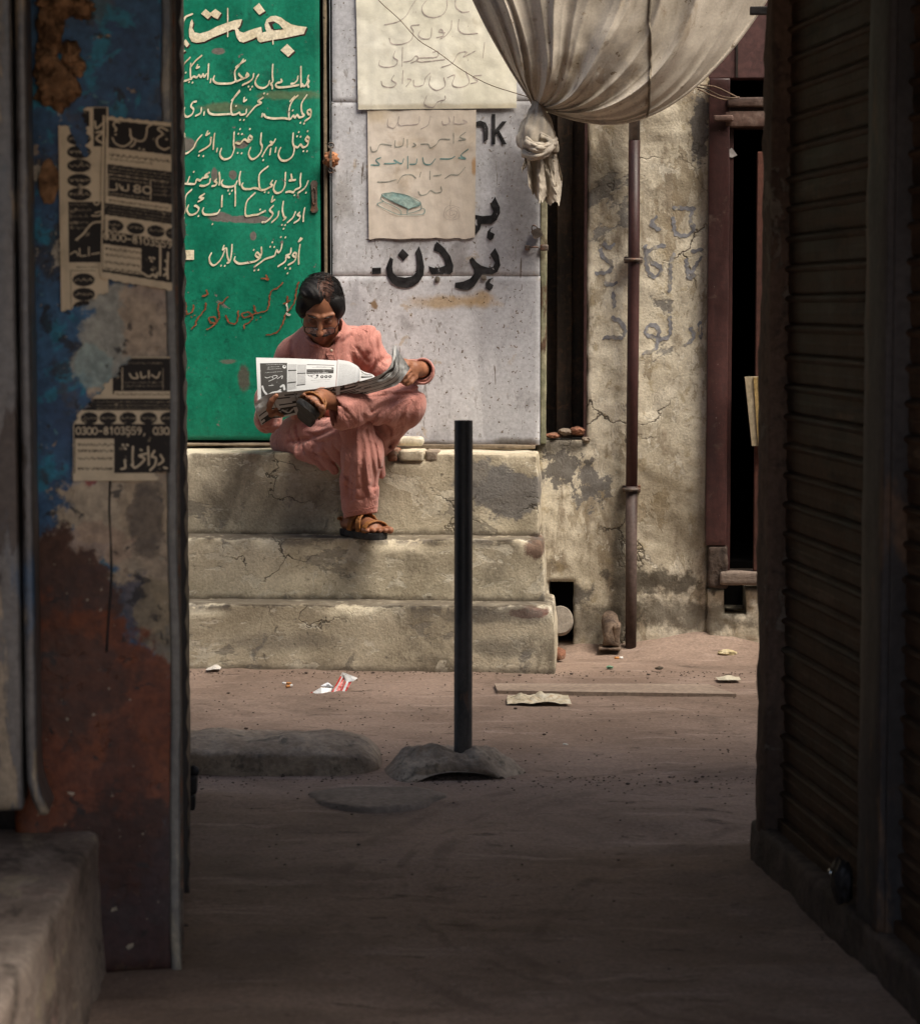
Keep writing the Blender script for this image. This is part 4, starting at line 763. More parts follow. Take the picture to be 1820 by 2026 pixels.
for kk, (du, dn, dz, rr_) in enumerate(((0,0,0,.009),(.002,-.003,.011,.007),(-.001,-.002,-.010,.008),(.001,.004,.005,.005))): tube('knot_wrap', catmull(c+np.array([du, -dn, dz]), 6), rr_*(1+.25*np.sin(np.arange(37)*.8+kk)), M['canvas'], aw, 12)
c = np.array([FA.W(x, y, w) for x, y, w in ((1034, 303, .24), (1050, 309, .272), (1074, 306, .285), (1092, 290, .276), (1084, 276, .262), (1068, 270, .27))])
for kk, (dz, rr_) in enumerate(((0,.008),(.009,.006),(-.008,.006))): tube('knot_wrap', catmull(c+np.array([0, .003*kk, dz]), 6), rr_*(1+.25*np.sin(np.arange(31)*.9+kk)), M['canvas'], aw, 12)
def tail(name, top, bot, w, seed, amp=.018, nf=1.3):
    q0 = [FA.px(x, y, w) for x, y in top]; q1 = [FA.px(x, y, w) for x, y in bot]
    def P(s, t):
        f = lambda q, s: np.stack([np.interp(s, np.linspace(0, 1, len(q)), [a[i] for a in q]) for i in (0, 1)], 1)
        A_, B_ = f(q0, s), f(q1, s); tt = t[:, None]; L = (1-tt)*A_+tt*B_
        return np.stack([L[:, 0], w+amp*np.sin(s*math.pi*nf*2+seed+t*1.5)*(.4+t)+.014*n3(np.stack([s, t, s*0+seed], 1), 3, seed, 4), L[:, 1]+.014*n3(np.stack([s*3, t*0, s*0], 1), 4, seed, 4)*t], 1)
    sheet(name, FA, P, 50, 40, M['canvas'], aw)
tail('torn_tail', [(1040, 300), (1055, 305), (1072, 300)], [(1046, 372), (1054, 383), (1062, 392), (1066, 398), (1072, 400), (1083, 388)], .235, 1.0)
tail('torn_tail', [(1062, 296), (1080, 300), (1098, 292)], [(1076, 392), (1084, 404), (1093, 401), (1106, 404), (1111, 372), (1112, 350)], .215, 2.4)
tail('torn_tail', [(1040, 300), (1048, 304)], [(1033, 340), (1032, 336), (1044, 328)], .25, 4.0, .006, 1)
M['wire'] = plain('brown_wire', (.13, .085, .055), .7)
wp = catmull([FA.W(x, y, w) for x, y, w in ((735, -28, .10), (749, 0, .10), (790, 38, .10), (828, 79, .10), (866, 103, .10), (912, 137, .11), (965, 166, .12), (1022, 185, .16), (1052, 194, .2))], 6)
setp(tube('wire', wp, .0017, M['wire'], None, 6), 'thin sagging brown wire crossing the cream notice to the canvas knot', 'wire')
for i, pts in enumerate(([(1378, 172, .12), (1400, 178, .1), (1425, 190, .08), (1450, 194, .08), (1462, 192, .07)], [(1380, 176, .12), (1405, 188, .1), (1432, 197, .08), (1458, 193, .08)], [(1385, 168, .12), (1415, 172, .1), (1445, 186, .08), (1461, 194, .07)])):
    o = tube('cord', catmull([FA.W(*p) for p in pts], 5), .0028, M['wire'], None if i == 0 else crd, 6)
    if i == 0: crd = setp(o, 'frayed brown cords tying the right end of the canvas to the maroon doorway', 'cord')
blk = plain('black_iron', (.02, .018, .018), .5, .3)
g = FA.W(1500, 21, .55)
setp(fbox('iron_bracket', FA, FA.px(1483, 21, .5)[0], FA.px(1640, 21, .5)[0], .48, .51, FA.px(1500, 29, .5)[1], FA.px(1500, 13, .5)[1], blk, None, .003), 'black iron bar sticking out at the top right under the canvas corner', 'bracket')

# ================================================================ STREET THINGS
M['bollard'] = grimy('black_bollard_paint', (.012, .011, .011), (.030, .027, .026), 11, stretch=(1, 1, .2), layers=[((.12, .065, .04), 16, .62, .65, .8, (1, 1, .4)), ((.075, .065, .058), 6, .54, .60, .6, (1, 1, .3)), ((.15, .13, .11), 34, .66, .68, .6, (1, 1, .5))], rough=.5, spec=.5, bump=.3)
bo = thing('bollard', 'black steel pipe bollard standing in a broken concrete mound', 'bollard', ground(916, 1490))
b0 = ground(916, 1491, .055); Db = b0[1]; topz = 1.25-Db*math.tan(math.atan((832-1013)/FPX)+PITCH)
xb = b0[0]; xt = (917-910)/FPX*math.hypot(Db, .3)
ra = 18.2/FPX*Db; n = 32; V = []
for z, r_ in ((-.02, ra), (topz, ra), (topz, ra-.004), (topz-.06, ra-.004)):
    for j in range(n):
        q = 2*math.pi*j/n; f = max(z, 0)/topz; V.append((xb+(xt-xb)*f+r_*math.cos(q), Db+r_*math.sin(q), z))
F = [(k*n+j, k*n+(j+1) % n, (k+1)*n+(j+1) % n, (k+1)*n+j) for k in range(3) for j in range(n)]
mk('pole', V, F, M['bollard'], bo, smooth=False)
for p in bpy.data.objects['pole'].data.polygons: p.use_smooth = True
bpy.data.objects['pole'].data.set_sharp_from_angle(angle=.7) if hasattr(bpy.data.objects['pole'].data, 'set_sharp_from_angle') else None
# broken mound
mnd = [ground(x, y) for x, y in ((765, 1530), (1022, 1538))]; cx = (mnd[0][0]+mnd[1][0])/2; hw = (mnd[1][0]-mnd[0][0])/2*1.12; cy = Db+.01
def mound(s, t):
    q = s*2*math.pi; r = np.sqrt(t); x = r*np.cos(q); y = r*np.sin(q); h = .072*np.clip(1-r**2.4, 0, 1)*(1+.12*n3(np.stack([x, y, x*0], 1), 2.2, 7, 3))
    X = cx+hw*x*(1+.06*np.sin(3*q+1)); Y = cy+.15*y*(1+.08*np.sin(5*q)); L = np.stack([X, Y, h], 1)
    L[:, 2] += (n3(L, 14, 4, 4)*.012+np.abs(n3(L, 34, 1, 3))*.010)*np.clip(h*25, 0, 1)
    gap = np.exp(-((x-.14)/.60)**6)*np.clip((-y-.66)/.08, 0, 1); L[:, 2] = L[:, 2]*(1-gap)+gap*(.004+.020*np.clip(1-((x-.14)/.62)**2, 0, 1)); L[:, 1] += gap*(r-.7)*.10
    L[:, 2] = np.where(r > .995, np.where(gap > .5, L[:, 2], -.01), L[:, 2]); return L
S, T = np.meshgrid(np.linspace(0, 1, 161), np.linspace(0.0005, 1, 40), indexing='ij')
mk('mound', mound(S.ravel(), T.ravel()), grid_faces(161, 40), M['rough_concrete'], bo, smooth=True)
# kerb slab to the left
kb = [ground(x, y) for x, y in ((355, 1532), (600, 1536), (752, 1532))]; kback = ground(500, 1470, .085)
kx1 = kb[2][0]; ky = kb[1][1]
def kerb(s, t):
    x = -1.3+s*(kx1+1.3); a = t*math.pi; dep = .34
    qq = np.clip((kx1-x)/.16, 0, 1); en = np.sqrt(np.clip(1-(1-qq)**2.4, 0, 1)); prof_y = ky+dep/2-dep/2*np.cos(a)*np.where(np.abs(np.cos(a)) > 0, np.abs(np.cos(a))**.15, 1)*(.35+.65*en)
    h = .080*np.clip(np.sin(a), 0, 1)**.18*en
    L = np.stack([x, prof_y, h], 1); L[:, 2] += (n3(L, 9, 6, 4)*.010-np.abs(n3(L, 30, 4, 3))*.006)*np.clip(h*20, 0, 1); L[:, 1] += n3(L, 7, 2, 3)*.015; return L
o = sheet('kerb_stone', Frame((0, 0), 0), lambda s, t: kerb(s, t)*np.array([1, -1, 1]), 150, 40, M['rough_concrete']); setp(o, 'long low grey concrete kerb lump at the alley mouth, left of the bollard', 'kerb')
# oval cement patch with cracks
pc = [ground(x, y) for x, y in ((612, 1582), (880, 1582), (740, 1562), (740, 1606))]
pcx, pcy = (pc[0][0]+pc[1][0])/2, (pc[2][1]+pc[3][1])/2; prx, pry = (pc[1][0]-pc[0][0])/2, (pc[2][1]-pc[3][1])/2
V = [(pcx, pcy, .0135)]; n = 60
for k, rr in enumerate((.5, .85, .97, 1.02)):
    for j in range(n):
        q = 2*math.pi*j/n; m = 1+.06*math.sin(3*q)+.04*math.sin(7*q+1); V.append((pcx+prx*rr*m*math.cos(q), pcy+pry*rr*m*math.sin(q), (.0135, .0128, .011, -.008)[k]))
F = [(0, 1+j, 1+(j+1) % n) for j in range(n)]+[(1+k*n+j, 1+k*n+(j+1) % n, 1+(k+1)*n+(j+1) % n, 1+(k+1)*n+j) for k in range(3) for j in range(n)]
setp(mk('cement_patch', V, F, grimy('smooth_cement_patch', (.15, .12, .095), (.22, .175, .14), 8, bump=.5), None, smooth=True, fix=True), 'thin oval cement patch set in the alley ground in front of the kerb', 'cement patch')
# thin board lying in the street
q = [ground(x, y, .012) for x, y in ((978, 1352), (1400, 1353), (1456, 1373), (984, 1366))]
V = [tuple(p) for p in q]+[(p[0], p[1], -.004) for p in q]
setp(mk('flat_board', V, [(0, 1, 2, 3), (7, 6, 5, 4), (0, 4, 5, 1), (1, 5, 6, 2), (2, 6, 7, 3), (3, 7, 4, 0)], grimy('dusty_flat_board', (.25, .19, .145), (.33, .26, .20), 5, stretch=(.3, 1, 1), bump=.4), None, fix=True), 'long thin dusty board lying flat on the street right of the bollard', 'board')

# ---- litter
def crumple(name, x0, x1, y0, y1, h, mat, label, cat='litter', seed=1.0, nx=26, ny=14, group=None, cols=None, kind=None):
    a, b = ground(x0, y1), ground(x1, y1); dy = ground((x0+x1)/2, y0)[1]-a[1]
    def P(s, t):
        e = .10*np.sin(s*9+seed)+.08*np.sin(t*11+seed*2)
        L = np.stack([a[0]+(b[0]-a[0])*(s+e*.25*(t-.5)), a[1]+dy*(t+e*.5*(s-.5)), s*0], 1)
        L[:, 2] = .008+h*np.abs(n3(L, 11, seed, 3))*1.8*(.3+np.sin(math.pi*s)*np.sin(math.pi*t))+.002; return L*np.array([1, -1, 1])
    return setp(sheet(name, Frame((0, 0), 0), P, nx, ny, mat), label, cat, group, kind)
M['pale_plastic'] = grimy('dirty_clear_wrapper', (.45, .38, .26), (.66, .60, .47), 25, layers=[((.40, .22, .07), 30, .58, .68, .6)], rough=.35, spec=.6, bump=.9, bd=.004)
crumple('plastic_wrapper', 1004, 1128, 1383, 1399, .018, M['pale_plastic'], 'crumpled yellowish plastic wrapper in front of the flat board', seed=2)
crumple('paper_scrap', 1420, 1466, 1346, 1353, .010, plain('pale_scrap', (.55, .50, .38), .6), 'small pale scrap lying on the far end of the flat board', seed=5, nx=12, ny=8)
crumple('paper_scrap', 408, 436, 1326, 1332, .010, plain('pale_scrap', (.60, .56, .50), .6), 'white scrap by the foot of the lowest step at the far left', seed=7, nx=12, ny=8)
gy = ground(1438, 1301)
o = lump('bread_lump', (0, 0, 0), (.032, .018, .012), grimy('yellow_bread_crust', (.42, .34, .18), (.58, .50, .32), 30, bump=1), None, .2, 8, Frame((gy[0], gy[1]), 0), 3); setp(o, 'yellowish crumpled lump at the wall foot near the doorway', 'litter'); o.location.z = .004
# red and white snack wrapper: folded foil
M['foil_red'] = grimy('red_foil', (.50, .018, .012), (.72, .04, .025), 30, rough=.3, spec=.6, bump=.5); M['foil_white'] = grimy('white_foil', (.62, .62, .60), (.80, .80, .78), 20, rough=.3, spec=.6, bump=.5); M['foil_silver'] = plain('silver_foil', (.45, .46, .47), .3, .8)
wr = thing('snack_wrapper', 'crumpled red and white striped snack wrapper on the street below the man', 'wrapper', ground(650, 1370))
gw = ground(650, 1371); wf = Frame((gw[0], gw[1]), 0); sc2 = gw[1]/FPX
def tri(pts, mat, nm='foil'):
    V = [(x*sc2, w_, z*sc2) for x, w_, z in pts]; V2 = [(v[0], v[1]-.002, v[2]) for v in V]; n = len(V)
    mk(nm, wf.A(V+V2), [list(range(n)), list(range(2*n-1, n-1, -1))]+[(i, i+n, (i+1) % n+n, (i+1) % n) for i in range(n)], mat, wr, fix=True)
tri([(-43,.03,0),(-30,.025,5),(-22,.0,6),(-14,.02,1)], M['foil_red']); tri([(-31,.028,4),(-14,.02,13),(8,.01,10),(3,.035,-1),(-12,.04,-2)], M['foil_white']); tri([(-16,.0,14),(-2,-.02,20),(10,-.01,12),(6,.01,7)], M['foil_silver'])
tri([(2,.036,-1),(12,.02,12),(24,-.005,34),(32,-.01,27),(22,.025,2),(12,.036,-1)], M['foil_red']); tri([(24,-.005,34),(28,-.008,41),(44,-.02,34),(58,-.02,28),(50,.0,24),(36,.0,22),(31,-.01,28)], M['foil_white'])
tri([(23,.0255,2),(34,-.008,27),(47,-.004,23),(34,.025,1)], M['foil_red']); tri([(27,.0275,3),(37,-.003,25),(41,-.002,24),(32,.027,3)], M['foil_white']); tri([(9,.0375,0),(18,.017,17),(27,-.006,32),(29,-.006,31),(20,.016,15),(13,.037,0)], M['foil_white'])
# cigarette ends and sticks
def butt(px, py, ang, lab):
    g = ground(px, py); d = np.array([math.cos(ang), math.sin(ang), 0]); t = thing('cigarette_end', lab, 'cigarette end', g, 'cigarette ends dropped on the street')
    a0 = g+np.array([0, 0, .010]); tube('filter', [a0-d*.016, a0], .0042, plain('cork_filter', (.50, .22, .07), .8), t, 8); tube('paper', [a0+d*.0005, a0+d*.014], .0041, plain('white_paper', (.75, .73, .70), .8), t, 8)
butt(1224, 1307, .2, 'small cigarette end lying between the drain spout and the drainpipe'); butt(567, 1358, 2.9, 'longer cigarette end lying left of the red and white wrapper'); butt(573, 1363, 1.0, 'short cigarette end, the nearer of two beside the striped wrapper')
def scrap(px, py, sz, mat, lab, seed):
    g = ground(px, py); o = lump('paper_scrap', (0, 0, 0), (sz, sz*.7, sz*.35), mat, None, .5, seed, Frame((g[0], g[1]), 0), 2, sharp=5); setp(o, lab, 'litter'); o.location.z = .005
scrap(1205, 1326, .014, plain('green_white_foil', (.16, .30, .20), .4), 'tiny green and white scrap on the street in front of the drain spout', 3)
scrap(1303, 1328, .014, plain('dark_leaf', (.06, .045, .03), .8), 'dark curled leaf scrap on the street in front of the plaster wall', 4)
scrap(1118, 1478, .007, plain('white_crumb', (.7, .68, .62), .6), 'tiny white crumb on the ground right of the bollard mound', 6)
scrap(1440, 1342, .012, plain('brown_clod', (.10, .07, .05), .9), 'small brown clod beside the pale scrap on the flat board', 9)
g0, g1 = ground(633, 1357), ground(678, 1353)
# pebbles and grit, countless
def grit():
    bm = bmesh.new()
    for i in range(1500):
        x = rng.uniform(-1.1, 1.05); y = rng.uniform(4.4, 8.3) if i % 5 == 0 else rng.uniform(6.2, 8.35) if i % 2 else (8.34-abs(rng.normal(0, .07)) if i % 4 else 6.45-abs(rng.normal(0, .08))); r = rng.uniform(.001, .003)*(1 if rng.random() > .05 else 2.0)
        mt = Matrix.Translation((x, y, .008+r*.3)) @ Matrix.Diagonal((1.3, 1, .6, 1)); bmesh.ops.create_icosphere(bm, subdivisions=1, radius=r, matrix=mt)
    V = [v.co[:] for v in bm.verts]; F = [[v.index for v in f.verts] for f in bm.faces]; bm.free()
    return mk('grit', V, F, plain('dark_grit', (.07, .05, .04), .9), None, label='scattered dark grit and crumbs over the dusty ground', cat='grit', kind='stuff')
grit()

# ================================================================ RIGHT SIDE: ROLLER SHUTTERS
M['slat'] = grimy('rusty_shutter_metal', (.034, .020, .012), (.075, .045, .028), 5, (.3, .7), (.25, .25, 2.2), layers=[((.13, .09, .06), 9, .57, .66, .6, (.2, .2, 3)), ((.018, .014, .011), 7, .52, .66, .8, (.3, .3, 1.5)), ((.06, .06, .045), 3, .55, .66, .5)], rough=.7, metal=0, spec=.15, bump=.5, bd=.003)
M['grey_post'] = grimy('grey_shutter_guide', (.030, .027, .027), (.065, .058, .055), 6, stretch=(1, 1, .2), layers=[((.12, .07, .04), 9, .55, .66, .7, (1, 1, .3))], rough=.65, metal=0, spec=.2, bump=.5)
M['post_wood'] = grimy('worn_brown_post', (.06, .038, .028), (.13, .085, .062), 8, stretch=(1, 1, .25), layers=[((.17, .14, .11), 7, .58, .61, .8), ((.04, .03, .025), 16, .55, .66, .7)], bump=1, bd=.006)
def slat_profile():      # one interlocking lath: flat face, shallow bead, rolled hook
    z = [0, .004, .006, .020, .023, .027, .030, .047, .050, .056, .061, .0645]; w_ = [-.004, -.001, .0, .0015, .0022, .0022, .0012, .001, .006, .010, .006, -.004]
    return z, w_
def shutter(u0, u1, label, zb=.115, ztop=2.35):
    z, w_ = slat_profile(); t = thing('roller_shutter', label, 'roller shutter', RW.P((u0+u1)/2, 0, zb)); nu = 14
    n = len(z); L = []; us = np.linspace(u0, u1, nu)
    for u in us: L += [(u, -.012+b+.0012*math.sin(u*31), zb+a) for a, b in zip(z, w_)]
    F = [(i*n+j, (i+1)*n+j, (i+1)*n+j+1, i*n+j+1) for i in range(nu-1) for j in range(n-1)]
    first = mk('slat', RW.A(L), F, M['slat'], t, smooth=False); m = first.modifiers.new('thick', 'SOLIDIFY'); m.thickness = .0015
    k = 1
    while zb+(k+1)*.0645 < ztop: dup(first, (rng.uniform(-.0008, .0008), 0, k*.0645), t); k += 1
    fbox('bottom_rail', RW, u0, u1, -.022, .002, zb-.03, zb+.001, M['slat'], t, .003)
    return t
uA0 = RW.px(1541, 1000, -.01)[0]; uA1 = RW.px(1716, 1000, -.01)[0]; uB0 = RW.px(1768, 1000, -.01)[0]; uP0, uP1 = RW.px(1716, 1000, .015)[0], RW.px(1762, 1000, .015)[0]
print('shutter', uA0, uA1, uP0, uP1, uB0)
shutter(uA0, uA1, 'closed rusty roller shutter on the right of the alley, the farther one'); shutter(uB0, 2.1, 'closed rusty roller shutter at the right edge, the nearer one', .115)
def post(u0, u1, w0, w1, z0, z1, mat, label, name='shutter_post'):
    t = thing(name, label, 'post', RW.P((u0+u1)/2, w1, z0)); fbox('post', RW, u0, u1, w0, w1, z0, z1, mat, t, .004, .03, .004, seed=u0+3)
    return t
pt = post(uP0+.012, uP1, -.03, .030, .09, 2.6, M['grey_post'], 'grey steel guide post between the two roller shutters')
fbox('guide_channel', RW, uP0-.022, uP0+.008, -.03, .014, .09, 2.6, M['slat'], pt, .003, .04, .002)
fbox('guide_lip', RW, uP1+.002, uP1+.012, -.03, .018, .09, 2.6, M['grey_post'], pt, .002)
# worn timber at the alley mouth with ragged outer edge
uE0, uE1 = RW.px(1500, 1100, .03)[0], RW.px(1527, 1100, .02)[0]
def rag(L):
    e = (L[:, 0] < (uE0+uE1)/2); L[:, 0] += e*(n3(L*np.array([0, 0, 1.0]), 6, 5, 5)*.035); L[:, 1] += e*n3(L, 9, 3, 3)*.008; return L
tp = thing('timber_post', 'ragged brown timber post at the far end of the right shutter', 'post', RW.P(uE0, .02, .05))
fbox('post', RW, uE0, uE1, -.03, .030, .0, 2.6, M['post_wood'], tp, .005, .02, .003, skew=rag)
fbox('guide_channel', RW, uE1+.002, uA0-.002, -.06, -.02, .1, 2.6, blk, tp, .002)
# low kerb under the shutters
cf = RW.px(1493, 1706)
def ledge_sk(L):
    d = np.clip((L[:, 2]-.05)/.04, 0, 1)*np.clip((L[:, 1]-.03)/.05, 0, 1); L[:, 2] -= d*np.abs(n3(L, 7, 9, 4))*.035; L[:, 1] -= d*np.abs(n3(L, 6, 12, 3))*.02; return L
M['dark_kerb'] = grimy('dark_alley_kerb', (.05, .038, .03), (.10, .075, .06), 8, layers=[((.05, .035, .03), 14, .5, .64, .8)], bump=1, bd=.008)
kk = fbox('kerb_stone', RW, -.06, 2.4, -.10, .034, -.02, .088, M['dark_kerb'], None, .012, .025, .006, skew=ledge_sk); setp(kk, 'chipped dark kerb running under the roller shutters on the right', 'kerb')
pk = lump('padlock_lump', (uP0-.06, .04, .135), (.035, .02, .045), blk, None, .2, 2, RW, 3); setp(pk, 'black padlock at the foot of the steel post between the shutters', 'padlock')
tube('keyhole_cover', [RW.P(uP0-.06, .062, .16), RW.P(uP0-.055, .064, .15)], .005, plain('worn_chrome', (.6, .65, .65), .15, 1.0), pk, 8)

# ================================================================ LEFT SIDE: BLUE PILLAR, POSTERS, POSTS, BENCH
pxl = lambda x, y, w=0: LP.W(x, y, w)
pa = lambda c, x, y, ru, rz, so, di, am: (c, LP.W(x, y), ru, rz, so*.35, di*1.25, am)
M['pillar'] = grimy('layered_pillar_paint', (.018, .052, .12), (.045, .12, .22), 7, (.3, .7), layers=[((.02, .20, .29), 14, .54, .60, .8), ((.035, .035, .045), 9, .54, .60, .85), ((.07, .06, .055), 5, .54, .60, .6), ((.44, .38, .28), 9, .615, .63, .9), ((.36, .27, .18), 17, .63, .645, .85), ((.10, .24, .27), 24, .64, .66, .7)],
    blobs=[pa((.34, .33, .27), 240, 680, .085, .11, .25, .35, .95), pa((.27, .35, .32), 185, 730, .03, .05, .3, .4, .8), pa((.40, .29, .19), 300, 640, .05, .10, .3, .4, .8), pa((.42, .32, .22), 210, 860, .05, .08, .3, .5, .95),
           pa((.38, .33, .27), 165, 930, .02, .08, .3, .5, .9), pa((.40, .31, .20), 230, 1010, .11, .06, .25, .45, .95), pa((.36, .27, .17), 300, 1080, .07, .16, .3, .5, .9), pa((.10, .075, .055), 290, 1040, .035, .07, .4, .5, .8),
           pa((.35, .24, .16), 150, 1075, .08, .04, .3, .5, .85), pa((.055, .055, .075), 265, 1200, .05, .05, .4, .6, .9), pa((.22, .17, .10), 310, 1240, .035, .10, .4, .5, .8), pa((.30, .02, .015), 250, 775, .015, .012, .3, .5, .8), pa((.25, .02, .02), 180, 940, .015, .02, .3, .5, .8),
           pa((.06, .022, .010), 110, 1210, .11, .15, .35, .4, .97), pa((.13, .032, .008), 170, 1480, .20, .26, .25, .25, .97), pa((.055, .018, .008), 120, 1350, .12, .10, .5, .5, .8), pa((.055, .014, .006), 240, 1600, .05, .14, .5, .5, .7), pa((.035, .012, .007), 250, 1800, .2, .2, .3, .3, .95)],
    specks=((.42, .36, .26), 30, .71, .73, .7), rough=.6, spec=.4, bump=.6, bd=.004, fine=50, grain=.35,
    post=lambda t, c: t.mix(t.ramp(t.noise(26, 4, .6, .3, off=41), .60, .66, 0, .8), t.mix(t.ramp(t.noise(70, 4, .6, off=43), .69, .72, 0, .6), c, (.40, .33, .24)), (.012, .01, .01)))
pr = thing('poster_pillar', 'square pillar in flaking blue paint with torn posters, rust-red towards its foot', 'pillar', LP.P(-.15, 0, 0))
u0 = LP.px(20, 900)[0]; u1 = LP.px(346, 900)[0]
fbox('shaft', LP, u0, u1, -.14, 0, 0, 2.8, M['pillar'], pr, .012, .03, .003, seed=3)
M['edge_metal'] = grimy('scuffed_edge_metal', (.07, .075, .08), (.16, .15, .13), 8, (.3, .7), (1, 1, .2), layers=[((.30, .26, .19), 10, .56, .66, .7, (1, 1, .3)), ((.04, .06, .09), 7, .55, .66, .7, (1, 1, .3))], rough=.45, metal=.2, spec=.5, bump=.5)
def er(L): L[:, 0] += n3(L*np.array([0, 0, 1.0]), 3.5, 4, 4)*.006; return L
fbox('edge_angle', LP, LP.px(330, 900)[0], u1+.004, -.01, .006, .0, 2.8, M['edge_metal'], pr, .004, .03, .001, skew=er)
cr = catmull([(219, 948), (217, 1010), (220, 1080), (221, 1150), (216, 1220), (212, 1290)], 6)
tube('crack', [LP.W(x, y, .0015) for x, y in cr], .0022, blk, pr, 5)

# posters printed by painting ink values on a fine sheet
class Ink:
    def __init__(s, W, H, x0, y0): s.a = np.zeros((W, H), np.float32); s.x0, s.y0 = x0, y0; s.X, s.Y = np.meshgrid(np.arange(W)+x0, np.arange(H)+y0, indexing='ij')
    def rect(s, x0, y0, x1, y1, v=1.0, sl=0.0): m = (s.X >= x0) & (s.X <= x1) & (s.Y+sl*(x0-s.X) >= y0) & (s.Y+sl*(x0-s.X) <= y1); s.a[m] = v
    def ell(s, cx, cy, rx, ry, v=1.0): s.a[((s.X-cx)/rx)**2+((s.Y-cy)/ry)**2 < 1] = v
    def stroke(s, P, w, v=0.0):
        P = catmull([np.array(p, float) for p in P], 5) if len(P) > 2 else [np.array(p, float) for p in P]
        k = np.clip(w/2+.5-seg_dist(s.X, s.Y, P), 0, 1); s.a = (s.a*(1-k)+v*k).astype(np.float32)
    def text(s, x0, y, x1, h, v, dens=.5, sl=0.0):     # line of illegibly small script
        x = x0
        while x < x1:
            l = rng.uniform(.6, 2.2)*h; yy = y+sl*(x-x0); pts = [(x+l*q, yy+h*.32*math.sin(q*7+x)) for q in np.linspace(0, 1, 5)]; s.stroke(pts, max(.8, h*.22), v)
            if rng.random() < .6: s.stroke([(x+l*.5, yy-h*.5), (x+l*.5, yy+h*.1)], max(.8, h*.18), v)
            x += l*1.12
DIG = {'0': [[(.5,0),(.05,.25),(.05,.75),(.5,1),(.95,.75),(.95,.25),(.5,0)]], '3': [[(.1,.1),(.6,0),(.9,.25),(.5,.48),(.95,.72),(.6,1),(.05,.9)]], '8': [[(.5,.48),(.1,.25),(.5,0),(.9,.25),(.5,.48),(.05,.75),(.5,1),(.95,.75),(.5,.48)]], '1': [[(.25,.2),(.55,0),(.55,1)]],
       '5': [[(.9,0),(.2,0),(.15,.45),(.7,.4),(.95,.7),(.6,1),(.05,.9)]], '9': [[(.9,.35),(.5,.52),(.1,.28),(.5,0),(.9,.25),(.85,.7),(.4,1)]], '-': [[(.1,.55),(.9,.55)]], ',': [[(.5,.9),(.3,1.2)]], 'B': [[(.1,0),(.1,1),(.6,1),(.9,.75),(.6,.5),(.1,.5)],[(.1,0),(.6,0),(.85,.25),(.6,.5)]], 'o': [[(.5,0),(.05,.25),(.05,.75),(.5,1),(.95,.75),(.95,.25),(.5,0)]]}
def digits(ink, txt, x, y, cw, ch, lw, v, sl=0.0):
    for c in txt:
        if c in DIG:
            for st_ in DIG[c]: ink.stroke([(x+a*cw*.8, y+b*ch+sl*a*cw) for a, b in st_], lw, v)
        x += cw; y += sl*cw
def inkmat(name, paper_, ink_, dirt=.5, **k):
    t = NT(name); a = t.n('ShaderNodeAttribute', attribute_name='ink').outputs['Fac']; g = t.noise(26, 5, .6, .3); p = t.mix(t.ramp(g, .45, .72, 0, dirt), paper_, tuple(c*.55 for c in paper_))
    n = t.ramp(t.noise(60, 4, .6), .62, .70, 0, .6); i = t.mix(n, ink_, tuple(c*.7 for c in paper_)); col = t.mix(t.ramp(a, .0, .85), p, i)
    return t.done(col, k.get('rough', .75), t.noise(18, 4, .5), .35, .004)
M['poster'] = inkmat('tan_poster_print', (.60, .49, .33), (.022, .018, .015))
ZP = lambda x, y: (x*.2731, y*.2731)
ZQ = lambda x, y: (x*.2731, 509.6+y*.2731)
def ink_poster(label, ink, quad, keep, w=.004, amp=.0025, seed=1.0):
    W_, H_ = ink.a.shape; t = thing('wall_poster', label, 'poster', LP.W(*quad[3], w), None)
    q = [LP.px(x, y, w) for x, y in quad]; S, T = np.meshgrid(np.linspace(0, 1, W_), np.linspace(0, 1, H_), indexing='ij'); s, tt = S.ravel(), T.ravel()
    u = (1-tt)*((1-s)*q[0][0]+s*q[1][0])+tt*((1-s)*q[3][0]+s*q[2][0]); z = (1-tt)*((1-s)*q[0][1]+s*q[1][1])+tt*((1-s)*q[3][1]+s*q[2][1]); L = np.stack([u, np.full(u.shape, w), z], 1)
    jit = 2.5*np.sin(ink.Y*.21+seed)+1.8*np.sin(ink.Y*.53)+1.5*np.sin(ink.X*.37+seed); k = keep(ink.X+jit, ink.Y+jit*.8)
    Ls = L[::1]; L[:, 1] += amp*(np.sin(L[:, 0]*60+seed)*np.sin(L[:, 2]*35)+1)+.003*np.clip(1-s/.06, 0, 1)
    F = grid_faces(W_, H_)[(k[:-1, :-1] & k[1:, 1:]).ravel()]
    V = LP.A(L); used = np.unique(F); re = np.full(len(V), -1); re[used] = np.arange(len(used)); ik = ink.a.ravel()[used]
    mk('sheet', V[used], re[F], M['poster'], t, smooth=True, attrs={'ink': ik}); return t
